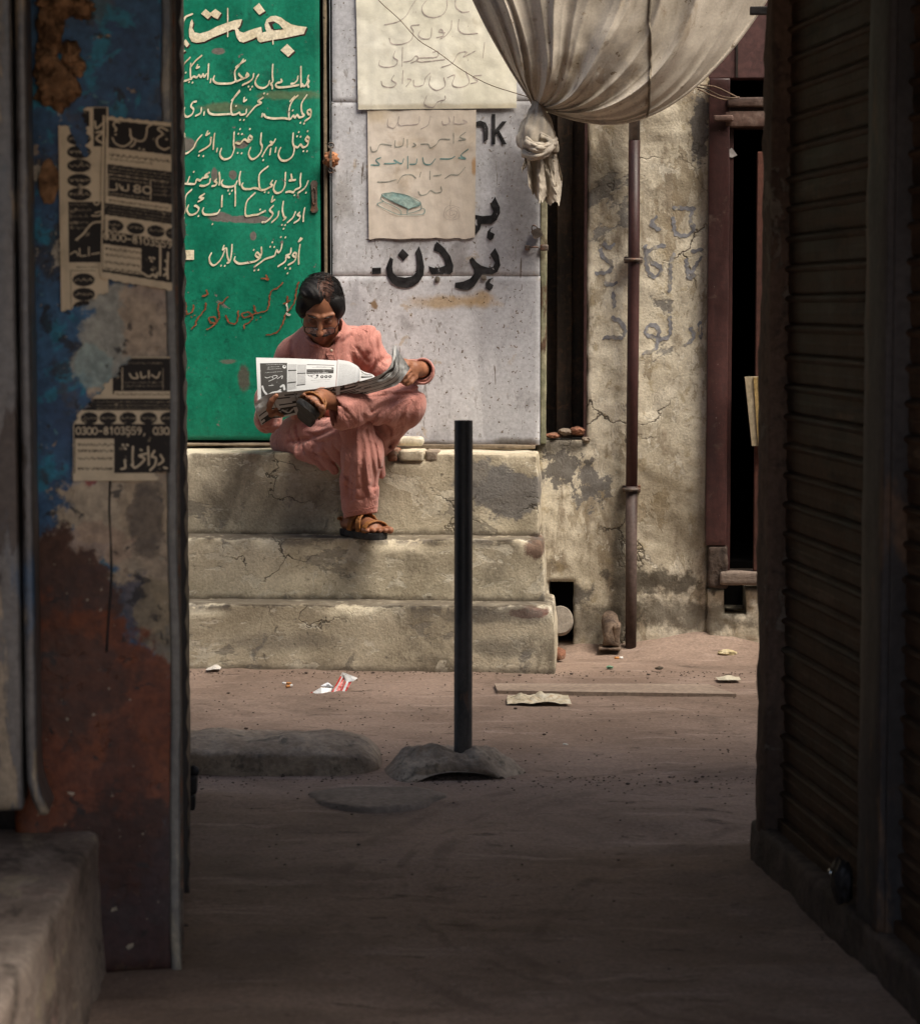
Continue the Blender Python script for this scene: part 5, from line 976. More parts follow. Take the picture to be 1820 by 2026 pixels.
# upper right poster
I = Ink(136, 350, 204, 226)
def zr(I, c, x0, y0, x1, y1, v, sl=.06): a, b = c(x0, y0), c(x1, y1); I.rect(a[0], a[1], b[0], b[1], v, sl)
def zs(I, c, P, w, v): I.stroke([c(*p) for p in P], w, v)
zr(I, ZP, 765, 840, 772, 2010, 1, 0); zr(I, ZP, 790, 870, 1240, 1075, 1)
for P in ([(870,885),(840,880),(825,905),(845,930),(838,950)], [(945,930),(950,980),(955,1020),(900,1060),(840,1040),(818,1000)], [(945,975),(965,1000),(985,1005),(975,1040),(950,1060)], [(985,1010),(1020,1015),(1050,1000),(1065,950),(1070,910),(1115,880)], [(1215,925),(1170,905),(1145,920),(1180,950),(1140,990),(1145,1040),(1190,1065),(1225,1050)]): zs(I, ZP, P, 3.4, 0)
for q in ((838,975),(1010,1070),(1040,1075),(1205,990)): zs(I, ZP, [q, (q[0]+6, q[1])], 3.2, 0)
I.text(*ZP(800, 1130), ZP(1225, 0)[0], 7, 1, sl=.05); I.text(*ZP(800, 1160), ZP(1100, 0)[0], 5, .8, sl=.05)
zr(I, ZP, 785, 1198, 1245, 1435, 1)
for yy in (1225, 1250): I.text(*ZP(795, yy), ZP(1230, 0)[0], 4.5, .25, sl=.06)
zr(I, ZP, 785, 1272, 1230, 1277, 0); zr(I, ZP, 1090, 1290, 1096, 1440, 0); zr(I, ZP, 790, 1275, 795, 1430, .2)
for yy in (1305, 1418): I.text(*ZP(805, yy), ZP(1080, 0)[0], 5, .15, sl=.06)
digits(I, '8o', *ZP(970, 1340), 19, 15, 3.2, 0, .03)
for P in ([(935,1340),(930,1385),(890,1380),(870,1345)], [(850,1340),(852,1385),(800,1390)], [(895,1360),(890,1385)]): zs(I, ZP, P, 2.8, 0)
for yy in (1310, 1340, 1370, 1400): I.text(*ZP(1110, yy), ZP(1220, 0)[0], 4, .3)
I.text(*ZP(800, 1470), ZP(1225, 0)[0], 5.5, .9, sl=.06)
zr(I, ZP, 770, 1490, 1245, 1580, 1)
for yy in (1510, 1538, 1562): I.text(*ZP(790, yy), ZP(1235, 0)[0], 4.2, .3, sl=.06)
for cx in (840, 988, 1130, 1260): I.ell(*ZP(cx, 1655+(cx-840)*.05), 17, 12, 1); I.text(ZP(cx-48, 0)[0], ZP(0, 1650+(cx-840)*.05)[1], ZP(cx+45, 0)[0], 6, .3)
zr(I, ZP, 755, 1700, 1245, 2010, 1)
digits(I, '0300-8103559', *ZP(765, 1712), 11.0, 14, 2.6, 0, .04)
a, b = ZP(760, 1800), ZP(1028, 1995); I.rect(a[0], a[1], b[0], b[1], 0, .03)
for yy in (1835, 1880, 1935, 1985): I.text(*ZP(775, yy), ZP(1010, 0)[0], 6, 1, sl=.02)
ZPQ = lambda x, y: (x*.2731, 509.6+y*.2731+0)
for P in ([(1030,2055),(1080,2080),(1110,2060),(1130,2080),(1140,2045)], [(1160,1850),(1160,1950),(1158,2060)], [(1185,2060),(1210,2030),(1190,2010)], [(1215,1890),(1210,2000),(1212,2080)]): zs(I, lambda x, y: ZP(x, y-70), P, 4.2, 0)
for q in ((1095, 1890), (1085, 1868), (1110, 1868), (1100, 1955), (1195, 1880)): zs(I, ZP, [q, (q[0]+8, q[1]+4)], 4, 0)
ink_poster('dark poster with Urdu headline and phone number, upper right on the blue pillar', I, [(204, 226), (339, 232), (341, 578), (200, 562)], lambda X, Y: (Y > 228+(X-204)*.06) & (Y < 562+(X-204)*.10), .0085, seed=1)
# upper left tall poster
I = Ink(100, 410, 116, 212)
I.rect(134, 262, 180, 520, 0); zr(I, ZP, 490, 1460, 740, 1900, 1, 0); zr(I, ZP, 680, 780, 775, 1060, 1, 0); zr(I, ZP, 570, 790, 650, 900, 1, .2)
for yy in (1005, 1100, 1200, 1305, 1405): I.ell(*ZP(572, yy), 24, 13, 1); I.text(ZP(500, 0)[0], ZP(0, yy)[1], ZP(640, 0)[0], 7, .2)
zs(I, ZP, [(745,1605),(680,1610),(640,1640),(600,1690),(545,1735)], 4, 0); zs(I, ZP, [(690,880),(700,930),(740,900),(770,870)], 4, 0); zs(I, ZP, [(700,960),(760,950),(700,1000),(740,1035)], 4, 0)
digits(I, '0', *ZP(680, 1430), 14, 14, 3, 0); zs(I, ZP, [(665,1560),(720,1560),(740,1530),(690,1540)], 3, 0)
for yy in (1480, 1520, 1565, 1610, 1650): I.text(*ZP(500, yy), ZP(630, 0)[0], 5, .3)
for P in ([(500,1840),(540,1820),(560,1850)], [(570,1800),(575,1850),(620,1850)], [(640,1790),(640,1850)], [(660,1840),(720,1830)]): zs(I, ZP, P, 2.8, 0)
I.text(*ZP(545, 1935), ZP(700, 0)[0], 4, .8)
for yy in (160, 265, 360): I.ell(*ZQ(600, yy), 23, 13, 1); I.text(ZQ(530, 0)[0], ZQ(0, yy)[1], ZQ(665, 0)[0], 7, .2)
zr(I, ZQ, 500, 90, 690, 94, 1, 0); zr(I, ZQ, 500, 90, 504, 400, 1, 0)
ink_poster('tall narrow torn poster with black ovals, left one high on the blue pillar', I, [(116, 212), (215, 212), (215, 621), (122, 621)],
    lambda X, Y: ((Y > 246+(X-118)*.1) | (X > 166)) & (~((Y < 310) & (X > 138) & (X < 172) & (Y < 258+(X-138)*1.9) & (Y > 246))) & (Y < 618-(X-122)*.42+0*X), .0045, seed=4)
# lower poster, torn diagonally
I = Ink(192, 246, 146, 706)
zr(I, ZQ, 820, 730, 1240, 990, 1, 0); zr(I, ZQ, 830, 965, 1240, 1012, 0, 0); zr(I, ZQ, 885, 795, 891, 960, 0, 0); zr(I, ZQ, 1180, 800, 1186, 960, 0, 0)
for P in ([(940,840),(960,870),(1000,870),(990,840)], [(1020,830),(1030,870),(1060,860)], [(1080,820),(1080,870)], [(1100,850),(1140,870),(1160,830)]): zs(I, ZQ, P, 3, 0)
for yy in (765, 905, 930): I.text(*ZQ(900, yy), ZQ(1170, 0)[0], 4.5, .3)
I.text(*ZQ(840, 990), ZQ(1225, 0)[0], 5, .9)
zr(I, ZQ, 600, 1022, 1240, 1105, 1, 0)
for yy in (1045, 1070, 1092): I.text(*ZQ(700, yy), ZQ(1230, 0)[0], 4.2, .3)
for cx in (650, 785, 930, 1078, 1225): I.ell(*ZQ(cx, 1162), 17, 12, 1); I.text(ZQ(cx-50, 0)[0], ZQ(0, 1162)[1], ZQ(cx+45, 0)[0], 6, .3)
zr(I, ZQ, 540, 1205, 1240, 1560, 1, 0); digits(I, '0300-8103559, 030', *ZQ(555, 1228), 10.9, 14, 2.5, 0)
a, b = ZQ(548, 1310), ZQ(828, 1565); I.rect(a[0], a[1], b[0], b[1], 0)
for yy in (1355, 1400, 1455, 1530): I.text(*ZQ(565, yy), ZQ(810, 0)[0], 6, 1)
for P in ([(880,1530),(910,1520),(905,1470)], [(965,1370),(962,1450),(965,1500)], [(1060,1420),(1010,1435),(1050,1460),(985,1520),(955,1500)], [(1075,1370),(1080,1500)], [(1120,1400),(1100,1440),(1130,1450),(1125,1500),(1090,1540)], [(1165,1430),(1185,1470),(1150,1500)], [(1190,1520),(1210,1525)]): zs(I, ZQ, P, 4.2, 0)
for q in ((905, 1380), (890, 1355), (920, 1355), (905, 1465), (1020, 1390)): zs(I, ZQ, [q, (q[0]+8, q[1]+4)], 4, 0)
ink_poster('wide dark poster torn off diagonally, lowest on the blue pillar', I, [(146, 706), (337, 706), (337, 951), (146, 951)],
    lambda X, Y: (Y > 828-(X-150)*1.12) & ((Y > 820) | (X > 150)) & ~((Y > 935) & (X > 312)), .006, seed=6)
# crumpled dry leaves / paper wedged beside the post
M['dry_leaf'] = grimy('dry_brown_paper', (.16, .085, .04), (.36, .20, .10), 24, layers=[((.06, .03, .015), 30, .5, .62, .8)], bump=1.0, bd=.01)
lf = thing('crumpled_paper', 'brown crumpled paper wedged high between the far-left post and the blue pillar', 'crumpled paper', LP.W(100, 205, .02))
for i, (x, y, rx, rz) in enumerate(((118, 8, 34, 26), (160, 15, 22, 18), (100, 60, 22, 45), (92, 125, 20, 38), (112, 165, 34, 40), (140, 105, 15, 22), (92, 185, 14, 22), (150, 130, 16, 18))):
    c = LP.px(x, y, .01); s_ = 1/1060; lump('paper_wad', (c[0], .006, c[1]), (rx*s_, .018, rz*s_), M['dry_leaf'], lf, .42, i*1.7+1, LP, 4, 7)
o = lump('paper_wad', (LP.px(98, 360)[0], .004, LP.px(98, 360)[1]), (.018, .006, .034), M['dry_leaf'], lf, .3, 4, LP, 3)
# far-left metal guide posts standing on the bench
M['blue_steel'] = grimy('worn_blue_grey_steel', (.06, .065, .075), (.15, .135, .12), 5, (.3, .7), (1, 1, .14), layers=[((.28, .22, .15), 9, .55, .59, .8, (1, 1, .2)), ((.045, .03, .022), 12, .56, .60, .8, (1, 1, .3)), ((.02, .07, .14), 5, .56, .66, .7, (1, 1, .3)), ((.05, .03, .02), 16, .62, .70, .7, (1, 1, .5))], rough=.42, metal=.35, spec=.5, bump=.4)
lg = thing('shutter_guide', 'pair of worn blue-grey steel channels at the far left edge, ending above the ledge', 'post', LP.P(LP.px(30, 1600, .16)[0], .16, .3))
zb = LP.px(30, 1600, .18)[1]
def gfl(L): k = np.clip((zb+.07-L[:, 2])/.07, 0, 1)**2; L[:, 0] += k*.020; return L
for (xa, xb, w0, w1) in ((-60, 37, .15, .20), (42, 66, .06, .20)):
    fbox('steel_channel', LP, LP.px(xa, 900, w1)[0], LP.px(xb, 900, w1)[0], w0, w1, zb-.01*(xa > 0), 2.8, M['blue_steel'], lg, .008, .03, .0015, skew=gfl if xa > 0 else None, seg=3)
fbox('channel_gap', LP, LP.px(36, 900, .15)[0], LP.px(43, 900, .15)[0], .10, .15, zb+.01, 2.8, blk, lg, .001)
# bench ledge
Zb = .275
bl_ = [np.array([-1.6, 4.60]), np.array([-.678, 4.60]), np.array([-.672, 4.45]), np.array([-.645, 3.65]), np.array([-.60, 2.0]), np.array([-1.6, 2.0])]
M['bench'] = grimy('dusty_bench_plaster', (.17, .13, .105), (.29, .235, .19), 5, (.3, .7), (1, .6, 1), layers=[((.33, .27, .19), 9, .58, .63, .7, (1, .4, 1)), ((.07, .055, .045), 8, .52, .64, .7, (1, .5, 1)), ((.27, .17, .14), 6, .55, .68, .6)], blobs=[], bump=1, bd=.008)
def bench():
    nx, ny = 60, 110; xs = np.linspace(-1.5, 0, nx); ys = np.linspace(2.0, 4.545, ny); V = []; rows = []
    prof = [(-.9, Zb), (-.6, Zb), (-.35, Zb), (-.2, Zb), (-.12, Zb), (-.08, Zb), (-.05, Zb), (-.03, Zb), (-.016, Zb-.001), (-.007, Zb-.004), (-.002, Zb-.009), (0, Zb-.018), (0, Zb-.04)]+[(.001*k, z) for k, z in enumerate(np.linspace(Zb-.06, -.02, 16))]
    L = []
    for y in ys:
        e = -.675+(4.5-y)*.036
        for (dx, z) in prof: L.append((e+dx, y, z))
    L = np.array(L); n = n3(L, 6, 3, 4); L[:, 0] += n*.004*(L[:, 2] < Zb+.1); L[:, 2] += n3(L, 5, 8, 4)*.004*(L[:, 2] > .1); L[:, 0] += n3(L*np.array([1, 3, .15]), 14, 2, 3)*.005*(L[:, 2] < Zb-.02)
    return mk('ledge', L, grid_faces(ny, len(prof)), M['bench'], None, smooth=True, label='dusty plaster bench ledge in the lower left corner in front of the pillar', cat='ledge')
bench()
# left alley side: edge-on shutter, its handle and bracket
ls = thing('roller_shutter', 'dark roller shutter seen edge-on behind the blue pillar', 'roller shutter', LW.P(.8, 0, .1))
def wav(L): L[:, 1] += .003*np.sin(L[:, 2]*97); return L
fbox('shutter_curtain', LW, .10, 1.58, -.03, .022, .09, 2.6, blk, ls, .002, .02, 0, skew=wav)
fbox('guide_rail', LW, .02, .09, -.03, .012, .0, 2.6, M['old_iron'], ls, .003)
def lwz(px, py, w): c = LW.px(px, py, w); return c
ha_ = thing('shutter_latch', 'black iron shutter latch poking out low on the left side of the alley', 'latch', LW.P(1.2, .04, .1))
d0 = 5.9
def at(px, py, y): d = ray(px, py); t = y/d[1]; return EYE+t*d
for nm, xa, xb, ya, yb in (('latch_block', 349, 388, 1568, 1602), ('latch_arm', 357, 391, 1532, 1570), ('latch_knob', 350, 371, 1513, 1536), ('latch_knob', 373, 395, 1514, 1538)):
    a_, b_ = at(xa, ya, d0), at(xb, yb, d0); cc = (a_+b_)/2; rr = (b_[0]-a_[0])/2; hh = (a_[2]-b_[2])/2
    if nm == 'latch_knob': lump(nm, (0, 0, cc[2]), (rr, rr, hh), blk, ha_, .05, 1, Frame((cc[0], cc[1]), 0), 3)
    else: fbox(nm, Frame((0, d0), 0), a_[0], b_[0], -.02, .02, b_[2], a_[2], blk, ha_, .006, .01, .002)
br = thing('bolt_bracket', 'pale worn bolt bracket standing at the foot of the left shutter', 'bracket', at(360, 1700, 5.0))
for nm, xa, xb, ya, yb, mm in (('bracket_leg', 346, 352, 1636, 1698, 'old_iron'), ('bracket_leg', 366, 373, 1630, 1690, 'old_iron'), ('bracket_plate', 352, 366, 1652, 1692, 'edge_metal')):
    a_, b_ = at(xa, ya, 5.15), at(xb, yb, 5.15); fbox(nm, Frame((0, 5.15), 0), a_[0], b_[0], -.012, .012, max(0, b_[2]), a_[2], M[mm], br, .003, .01, .001)
# ================================================================ THE READING MAN
class Field:
    """signed distance field in facade coordinates (u, w, z), meshed with surface nets"""
    def __init__(s, lo, hi, h):
        s.lo, s.h = np.array(lo, float), h; n = np.ceil((np.array(hi)-s.lo)/h).astype(int)+1
        ax = [(s.lo[i]+np.arange(n[i])*h).astype(np.float32) for i in range(3)]
        s.X, s.Y, s.Z = ax[0][:, None, None], ax[1][None, :, None], ax[2][None, None, :]; s.f = np.full(n, 9.0, np.float32); s.n = n
    def _sl(s, lo, hi):
        a = np.clip(np.floor((lo-s.lo)/s.h).astype(int), 0, s.n-1); b = np.clip(np.ceil((hi-s.lo)/s.h).astype(int)+1, 1, s.n)
        return (slice(a[0], b[0]), slice(a[1], b[1]), slice(a[2], b[2]))
    def put(s, d, sl, k, sub=False):
        a = s.f[sl]
        if sub: d = -d; h = np.clip(.5-.5*(a-d)/k, 0, 1) if k else None; s.f[sl] = np.maximum(a, d) if not k else a*(1-h)+d*h+k*h*(1-h)
        else:
            if k: h = np.clip(.5+.5*(a-d)/k, 0, 1); s.f[sl] = a*(1-h)+d*h-k*h*(1-h)
            else: s.f[sl] = np.minimum(a, d)
    def grids(s, sl): return s.X[sl[0]], s.Y[:, sl[1]], s.Z[:, :, sl[2]]
    def cone(s, a, b, ra, rb, k=.01, sub=False, flat=None):
        """round cone; flat=(direction, factor) squashes it along a direction"""
        a, b = np.array(a, float), np.array(b, float); m = max(ra, rb)+k*2+.02; sl = s._sl(np.minimum(a, b)-m, np.maximum(a, b)+m); X, Y, Z = s.grids(sl)
        ab = b-a; l2 = ab@ab+1e-9; px, py, pz = X-a[0], Y-a[1], Z-a[2]; t = np.clip((px*ab[0]+py*ab[1]+pz*ab[2])/l2, 0, 1)
        qx, qy, qz = px-t*ab[0], py-t*ab[1], pz-t*ab[2]; d2 = qx*qx+qy*qy+qz*qz
        if flat is not None:
            dr, fc = np.array(flat[0], float), flat[1]; dr /= np.linalg.norm(dr); c = qx*dr[0]+qy*dr[1]+qz*dr[2]; d2 = d2+c*c*(fc*fc-1)
        s.put(np.sqrt(d2)-(ra+(rb-ra)*t), sl, k, sub); return s
    def ell(s, c, r, Rm=None, k=.01, sub=False):
        c, r = np.array(c, float), np.array(r, float); m = r.max()+k*2+.02; sl = s._sl(c-m, c+m); X, Y, Z = s.grids(sl); Rm = np.eye(3) if Rm is None else Rm
        px, py, pz = X-c[0], Y-c[1], Z-c[2]; q = [Rm[0, i]*px+Rm[1, i]*py+Rm[2, i]*pz for i in range(3)]
        k0 = np.sqrt((q[0]/r[0])**2+(q[1]/r[1])**2+(q[2]/r[2])**2); k1 = np.sqrt((q[0]/r[0]**2)**2+(q[1]/r[1]**2)**2+(q[2]/r[2]**2)**2)+1e-6
        s.put(k0*(k0-1)/k1, sl, k, sub); return s
    def crease(s, pts, sig, amp, wr=None):
        """fold line given in pixels: a soft valley (amp>0) or ridge (amp<0) across the cloth"""
        P = catmull([FA.px(x, y, .5) for x, y in pts], 5); U, Zg = np.meshgrid(s.X.ravel(), s.Z.ravel(), indexing='ij'); d = seg_dist(U, Zg, P)
        g = (amp*np.exp(-(d/sig)**2)).astype(np.float32)[:, None, :]
        if wr: g = g*(1/(1+np.exp(-(s.Y-wr)/.02))).astype(np.float32)
        s.f += g; return s
    def mesh(s, smooth=2):
        f = s.f; ins = f < 0; n = s.n; act = np.zeros(n-1, bool); c0 = ins[:-1, :-1, :-1]; 
        cor = [(i, j, k) for i in (0, 1) for j in (0, 1) for k in (0, 1)]
        any_ = np.zeros(n-1, bool); all_ = np.ones(n-1, bool)
        for i, j, k in cor: q = ins[i:n[0]-1+i, j:n[1]-1+j, k:n[2]-1+k]; any_ |= q; all_ &= q
        act = any_ & ~all_; idx = np.argwhere(act); ids = np.full(n-1, -1); ids[act] = np.arange(len(idx))
        acc = np.zeros((len(idx), 3)); cnt = np.zeros(len(idx))
        for a in cor:
            for ax in range(3):
                if a[ax] == 0:
                    b = list(a); b[ax] = 1; fa = f[idx[:, 0]+a[0], idx[:, 1]+a[1], idx[:, 2]+a[2]]; fb = f[idx[:, 0]+b[0], idx[:, 1]+b[1], idx[:, 2]+b[2]]
                    m = (fa < 0) != (fb < 0); t = np.where(m, fa/(fa-fb+1e-12), 0); p = np.tile(np.array(a, float), (len(idx), 1)); p[:, ax] = t; acc[m] += p[m]; cnt += m
        V = idx+acc/np.maximum(cnt, 1)[:, None]; FF = []
        for ax in range(3):
            o = [1, 2] if ax == 0 else [0, 2] if ax == 1 else [0, 1]
            sl0 = [slice(1, -1)]*3; sl1 = [slice(1, -1)]*3; sl0[ax] = slice(0, n[ax]-1); sl1[ax] = slice(1, n[ax])
            d = ins[tuple(sl0)] != ins[tuple(sl1)]; e = np.argwhere(d); st = ins[tuple(sl0)][d]
            base = e.copy(); base[:, o[0]] += 1; base[:, o[1]] += 1
            q = []
            for da, db in ((0, 0), (1, 0), (1, 1), (0, 1)): c = base.copy(); c[:, o[0]] -= da; c[:, o[1]] -= db; q.append(ids[c[:, 0], c[:, 1], c[:, 2]])
            q = np.stack(q, 1); fl = st if ax != 1 else ~st; q[fl] = q[fl][:, ::-1]; FF.append(q)
        F = np.concatenate(FF); F = F[(F >= 0).all(1)]
        for _ in range(smooth):
            S = np.zeros_like(V); C = np.zeros(len(V))
            for a, b in ((0, 1), (1, 2), (2, 3), (3, 0)): np.add.at(S, F[:, a], V[F[:, b]]); np.add.at(C, F[:, a], 1); 
            V = .5*V+.5*S/np.maximum(C, 1)[:, None]
        return s.lo+V*s.h, F
def J(px, py, w): return FA.L(px, py, w)
def fmesh(name, fields, mat, parent, attr=None, **k):
    VV, FF, b, AT = [], [], 0, []
    for i, fd in enumerate(fields): V, F = fd.mesh(k.get('sm', 2)); VV.append(V); FF.append(F+b); b += len(V)
    k.pop('sm', None); L = np.concatenate(VV); F = np.concatenate(FF)
    at = {kk: fn(L) for kk, fn in (attr or {}).items()}
    return mk(name, FA.A(L), F[:, ::-1], mat, parent, smooth=True, attrs=at, **k)

M['skin'] = (lambda t: t.done(t.mix(t.ramp(t.noise(60, 4, .6), .35, .7, 0, .35), t.n('ShaderNodeAttribute', attribute_name='tone').outputs['Color'], (.16, .06, .035)), .5, t.noise(220, 3, .6), .25, .001, spec=.4))(NT('tan_skin'))
M['skin'].node_tree.nodes['Principled BSDF'].inputs['Subsurface Weight'].default_value = .0
def clothmat(name, c1, c2):
    t = NT(name); a = t.noise(9, 5, .6, .4); col = t.mix(t.ramp(a, .3, .7), c1, c2); wv = t.noise(420, 2, .5, vec=t.vscale(t.pos, (1, 1, .35)))
    g = t.ramp(wv, .3, .7, .88, 1.08); mm = t.n('ShaderNodeMix', {'Factor': 1.0, 6: col, 7: t.n('ShaderNodeCombineColor', {0: g, 1: g, 2: g}).outputs[0]}, data_type='RGBA', blend_type='MULTIPLY').outputs[2]
    wr = t.noise(11, 3, .5, 1.6, t.vscale(t.pos, (1.5, 1, .7))); w2 = t.noise(30, 4, .6, 1.2, t.vscale(t.pos, (1, 1, .8))); rid = lambda q: t.mth('POWER', t.mth('ABSOLUTE', t.mth('SUBTRACT', q, .5)), .6); hh = t.mth('ADD', t.mth('ADD', t.mth('MULTIPLY', rid(wr), 1.6), t.mth('MULTIPLY', rid(w2), .6)), t.mth('MULTIPLY', wv, .05))
    m = t.done(mm, .85, hh, .5, .008, spec=.12); t.b.inputs['Sheen Weight'].default_value = .15; return m
M['salmon'] = clothmat('salmon_pink_cotton', (.42, .18, .148), (.51, .24, .20))
man = thing('person', 'middle-aged person in salmon pink shalwar kameez sitting cross-legged on the top step, reading a newspaper', 'person', FA.P(*J(690, 1060, .45)))
BASE = np.array([.29, .125, .066]); 
# --- head: local frame x = viewer right, y = face forward, z = crown
HC = J(635, 605, .455); pit, rol, yaw = R(40), R(-7), R(8)
Rx = np.array([[1, 0, 0], [0, math.cos(pit), -math.sin(pit)], [0, math.sin(pit), math.cos(pit)]]).T      # nods the face (+w) downwards
Rx = np.array([[1, 0, 0], [0, math.cos(pit), math.sin(pit)], [0, -math.sin(pit), math.cos(pit)]])
Ry = np.array([[math.cos(rol), 0, -math.sin(rol)], [0, 1, 0], [math.sin(rol), 0, math.cos(rol)]])
Rz = np.array([[math.cos(yaw), math.sin(yaw), 0], [-math.sin(yaw), math.cos(yaw), 0], [0, 0, 1]])
RH = Ry@Rx@Rz; HS = .85
def H(x, y, z): return HC+RH@(np.array([x, y, z])*HS)
h = .0019; hl = HC-np.array([.11, .13, .15]); hh_ = HC+np.array([.11, .15, .13]); fh = Field(hl, hh_, h)
E_ = lambda c, r, k=.01, sub=False, f=None: (f or fh).ell(H(*c), np.array(r)*HS, RH, k*HS, sub)
C_ = lambda a, b, ra, rb, k=.01, sub=False: fh.cone(H(*a), H(*b), ra*HS, rb*HS, k*HS, sub)
E_((0, -.015, .025), (.077, .098, .088), 0); E_((0, .035, -.035), (.067, .060, .085), .03); E_((0, .050, -.082), (.043, .040, .036), .03)
E_((0, .083, -.108), (.024, .016, .016), .02)
for sx in (-1, 1):
    E_((sx*.040, .062, -.045), (.026, .025, .027), .02); E_((sx*.046, .050, -.080), (.020, .024, .026), .02)      # cheeks, jowls
    C_((sx*.012, .090, .017), (sx*.050, .073, .017), .011, .009, .010)      # brow ridge
    E_((sx*.032, .102, -.007), (.021, .017, .013), .008, True)      # socket
    E_((sx*.032, .082, -.011), (.0155, .0145, .0130), .003)      # lowered lid
    E_((sx*.080, -.004, -.016), (.009, .018, .031), .006); E_((sx*.090, .004, -.014), (.006, .009, .018), .004, True)      # ear
    E_((sx*.0155, .103, -.046), (.0115, .012, .0095), .005)      # nostril wing
    C_((sx*.027, .094, -.052), (sx*.040, .072, -.084), .005, .005, .006, True)      # smile fold
C_((0, .093, .006), (0, .121, -.040), .0080, .0140, .014); E_((0, .123, -.043), (.0150, .014, .012), .005)
C_((-.018, .096, -.076), (.018, .096, -.076), .009, .009, .005); C_((-.014, .095, -.090), (.014, .095, -.090), .009, .009, .004); C_((-.022, .108, -.083), (.022, .108, -.083), .0030, .0030, .002, True); C_((-.02, .108, -.100), (.02, .108, -.100), .004, .004, .006, True)
fh.cone(H(0, -.02, -.05), J(644, 694, .36), .052, .056, .03)
def tone(L):
    q = ((L-HC)@RH)/HS; C = np.tile(BASE, (len(L), 1)); n = n3(L, 26, 3, 3); C *= (1+.25*n)[:, None]
    def bl(c, r, col, a): 
        nonlocal C
        d = np.sqrt((((q-np.array(c))/np.array(r))**2).sum(1)); m = a*np.clip(1.35-d, 0, .7)/.7; C = C*(1-m[:, None])+np.array(col)*m[:, None]
    near = (np.abs(q) < .16).all(1)
    for sx in (-1, 1):
        bl((sx*.033, .088, .019), (.021, .02, .0055), (.02, .012, .01), .9); bl((sx*.032, .088, -.020), (.016, .02, .003), (.03, .012, .01), .8); bl((sx*.032, .09, -.008), (.022, .03, .016), (.11, .042, .026), .6)
        bl((sx*.045, .07, -.04), (.02, .03, .02), (.30, .115, .07), .4)
    bl((0, .118, -.042), (.013, .02, .010), (.29, .12, .075), .4); bl((0, .10, -.088), (.022, .02, .007), (.34, .12, .10), .8); bl((0, .07, .05), (.05, .06, .03), (.30, .13, .07), .4); bl((0, .09, .004), (.010, .03, .012), (.20, .085, .05), .5)
    bl((0, .07, -.10), (.05, .05, .03), (.22, .095, .055), .4); C[~near] = BASE*(1+.25*n[~near])[:, None]
    return np.clip(C, .01, 1)
# --- arms and hands (bare parts), feet, all in the same skin mesh
def hand(fd, wrist, palm_c, side, tips, base_r=.0095, thumb=None, knuck=None):
    wrist, palm_c = np.array(wrist), np.array(palm_c); fd.cone(wrist, palm_c, .025, .028, .015, flat=(side, 1.5))
    for i, (k1, k2, k3, k4) in enumerate(tips):
        r = base_r*(1, 1.05, 1, .88)[i % 4]; fd.cone(palm_c, k1, .019, r*1.25, .008); fd.cone(k1, k2, r*1.15, r, .004); fd.cone(k2, k3, r, r*.92, .003); fd.cone(k3, k4, r*.92, r*.8, .003)
    if thumb: a, b, c = thumb; fd.cone(wrist*.4+palm_c*.6, a, .019, .0135, .010); fd.cone(a, b, .0125, .0105, .004); fd.cone(b, c, .0105, .0085, .003)
# viewer-right hand: holds the paper's right corner, knuckles toward us
fr1 = Field(J(780, 790, .40), J(850, 700, .74), .0025)
W_r = J(832, 731, .52); P_r = J(816, 729, .575)
ktr = []
for i, (a, b, c_, d) in enumerate((((807, 722), (795, 729), (786, 737), (780, 741)), ((811, 731), (802, 741), (793, 747), (786, 749)), ((815, 740), (806, 750), (798, 754), (791, 753)), ((821, 746), (813, 756), (805, 760), (799, 758)))):
    ktr.append((J(*a, .600-.006*i), J(*b, .640-.012*i), J(*c_, .652-.014*i), J(*d, .640-.018*i)))
hand(fr1, W_r, P_r, (0, 1, 0), ktr, .0100, (J(800, 717, .60), J(790, 728, .645), J(783, 738, .660)))
fr1.cone(J(840, 733, .44), W_r, .030, .027, .01)
for i in range(3): fr1.cone(ktr[i][0]*.5+ktr[i+1][0]*.5+np.array([0, .016, 0]), ktr[i][1]*.5+ktr[i+1][1]*.5+np.array([0, .014, 0]), .0022, .002, .004, True)
# viewer-left hand: under the lower corner, thumb over the sheet
fr2 = Field(J(500, 880, .38), J(575, 765, .76), .0028)
W_l = J(520, 832, .52); P_l = J(526, 812, .585)
ktl = []
for i, (a, b, c_, d) in enumerate((((528, 796), (534, 788), (545, 786), (555, 787)), ((533, 803), (541, 797), (552, 797), (560, 798)), ((537, 811), (546, 806), (556, 808), (563, 810)), ((538, 820), (547, 817), (556, 820), (562, 822)))):
    ktl.append((J(*a, .612), J(*b, .628), J(*c_, .612), J(*d, .592)))
hand(fr2, W_l, P_l, (0, 1, 0), ktl, .0095, (J(531, 806, .630), J(538, 793, .668), J(547, 783, .672)))
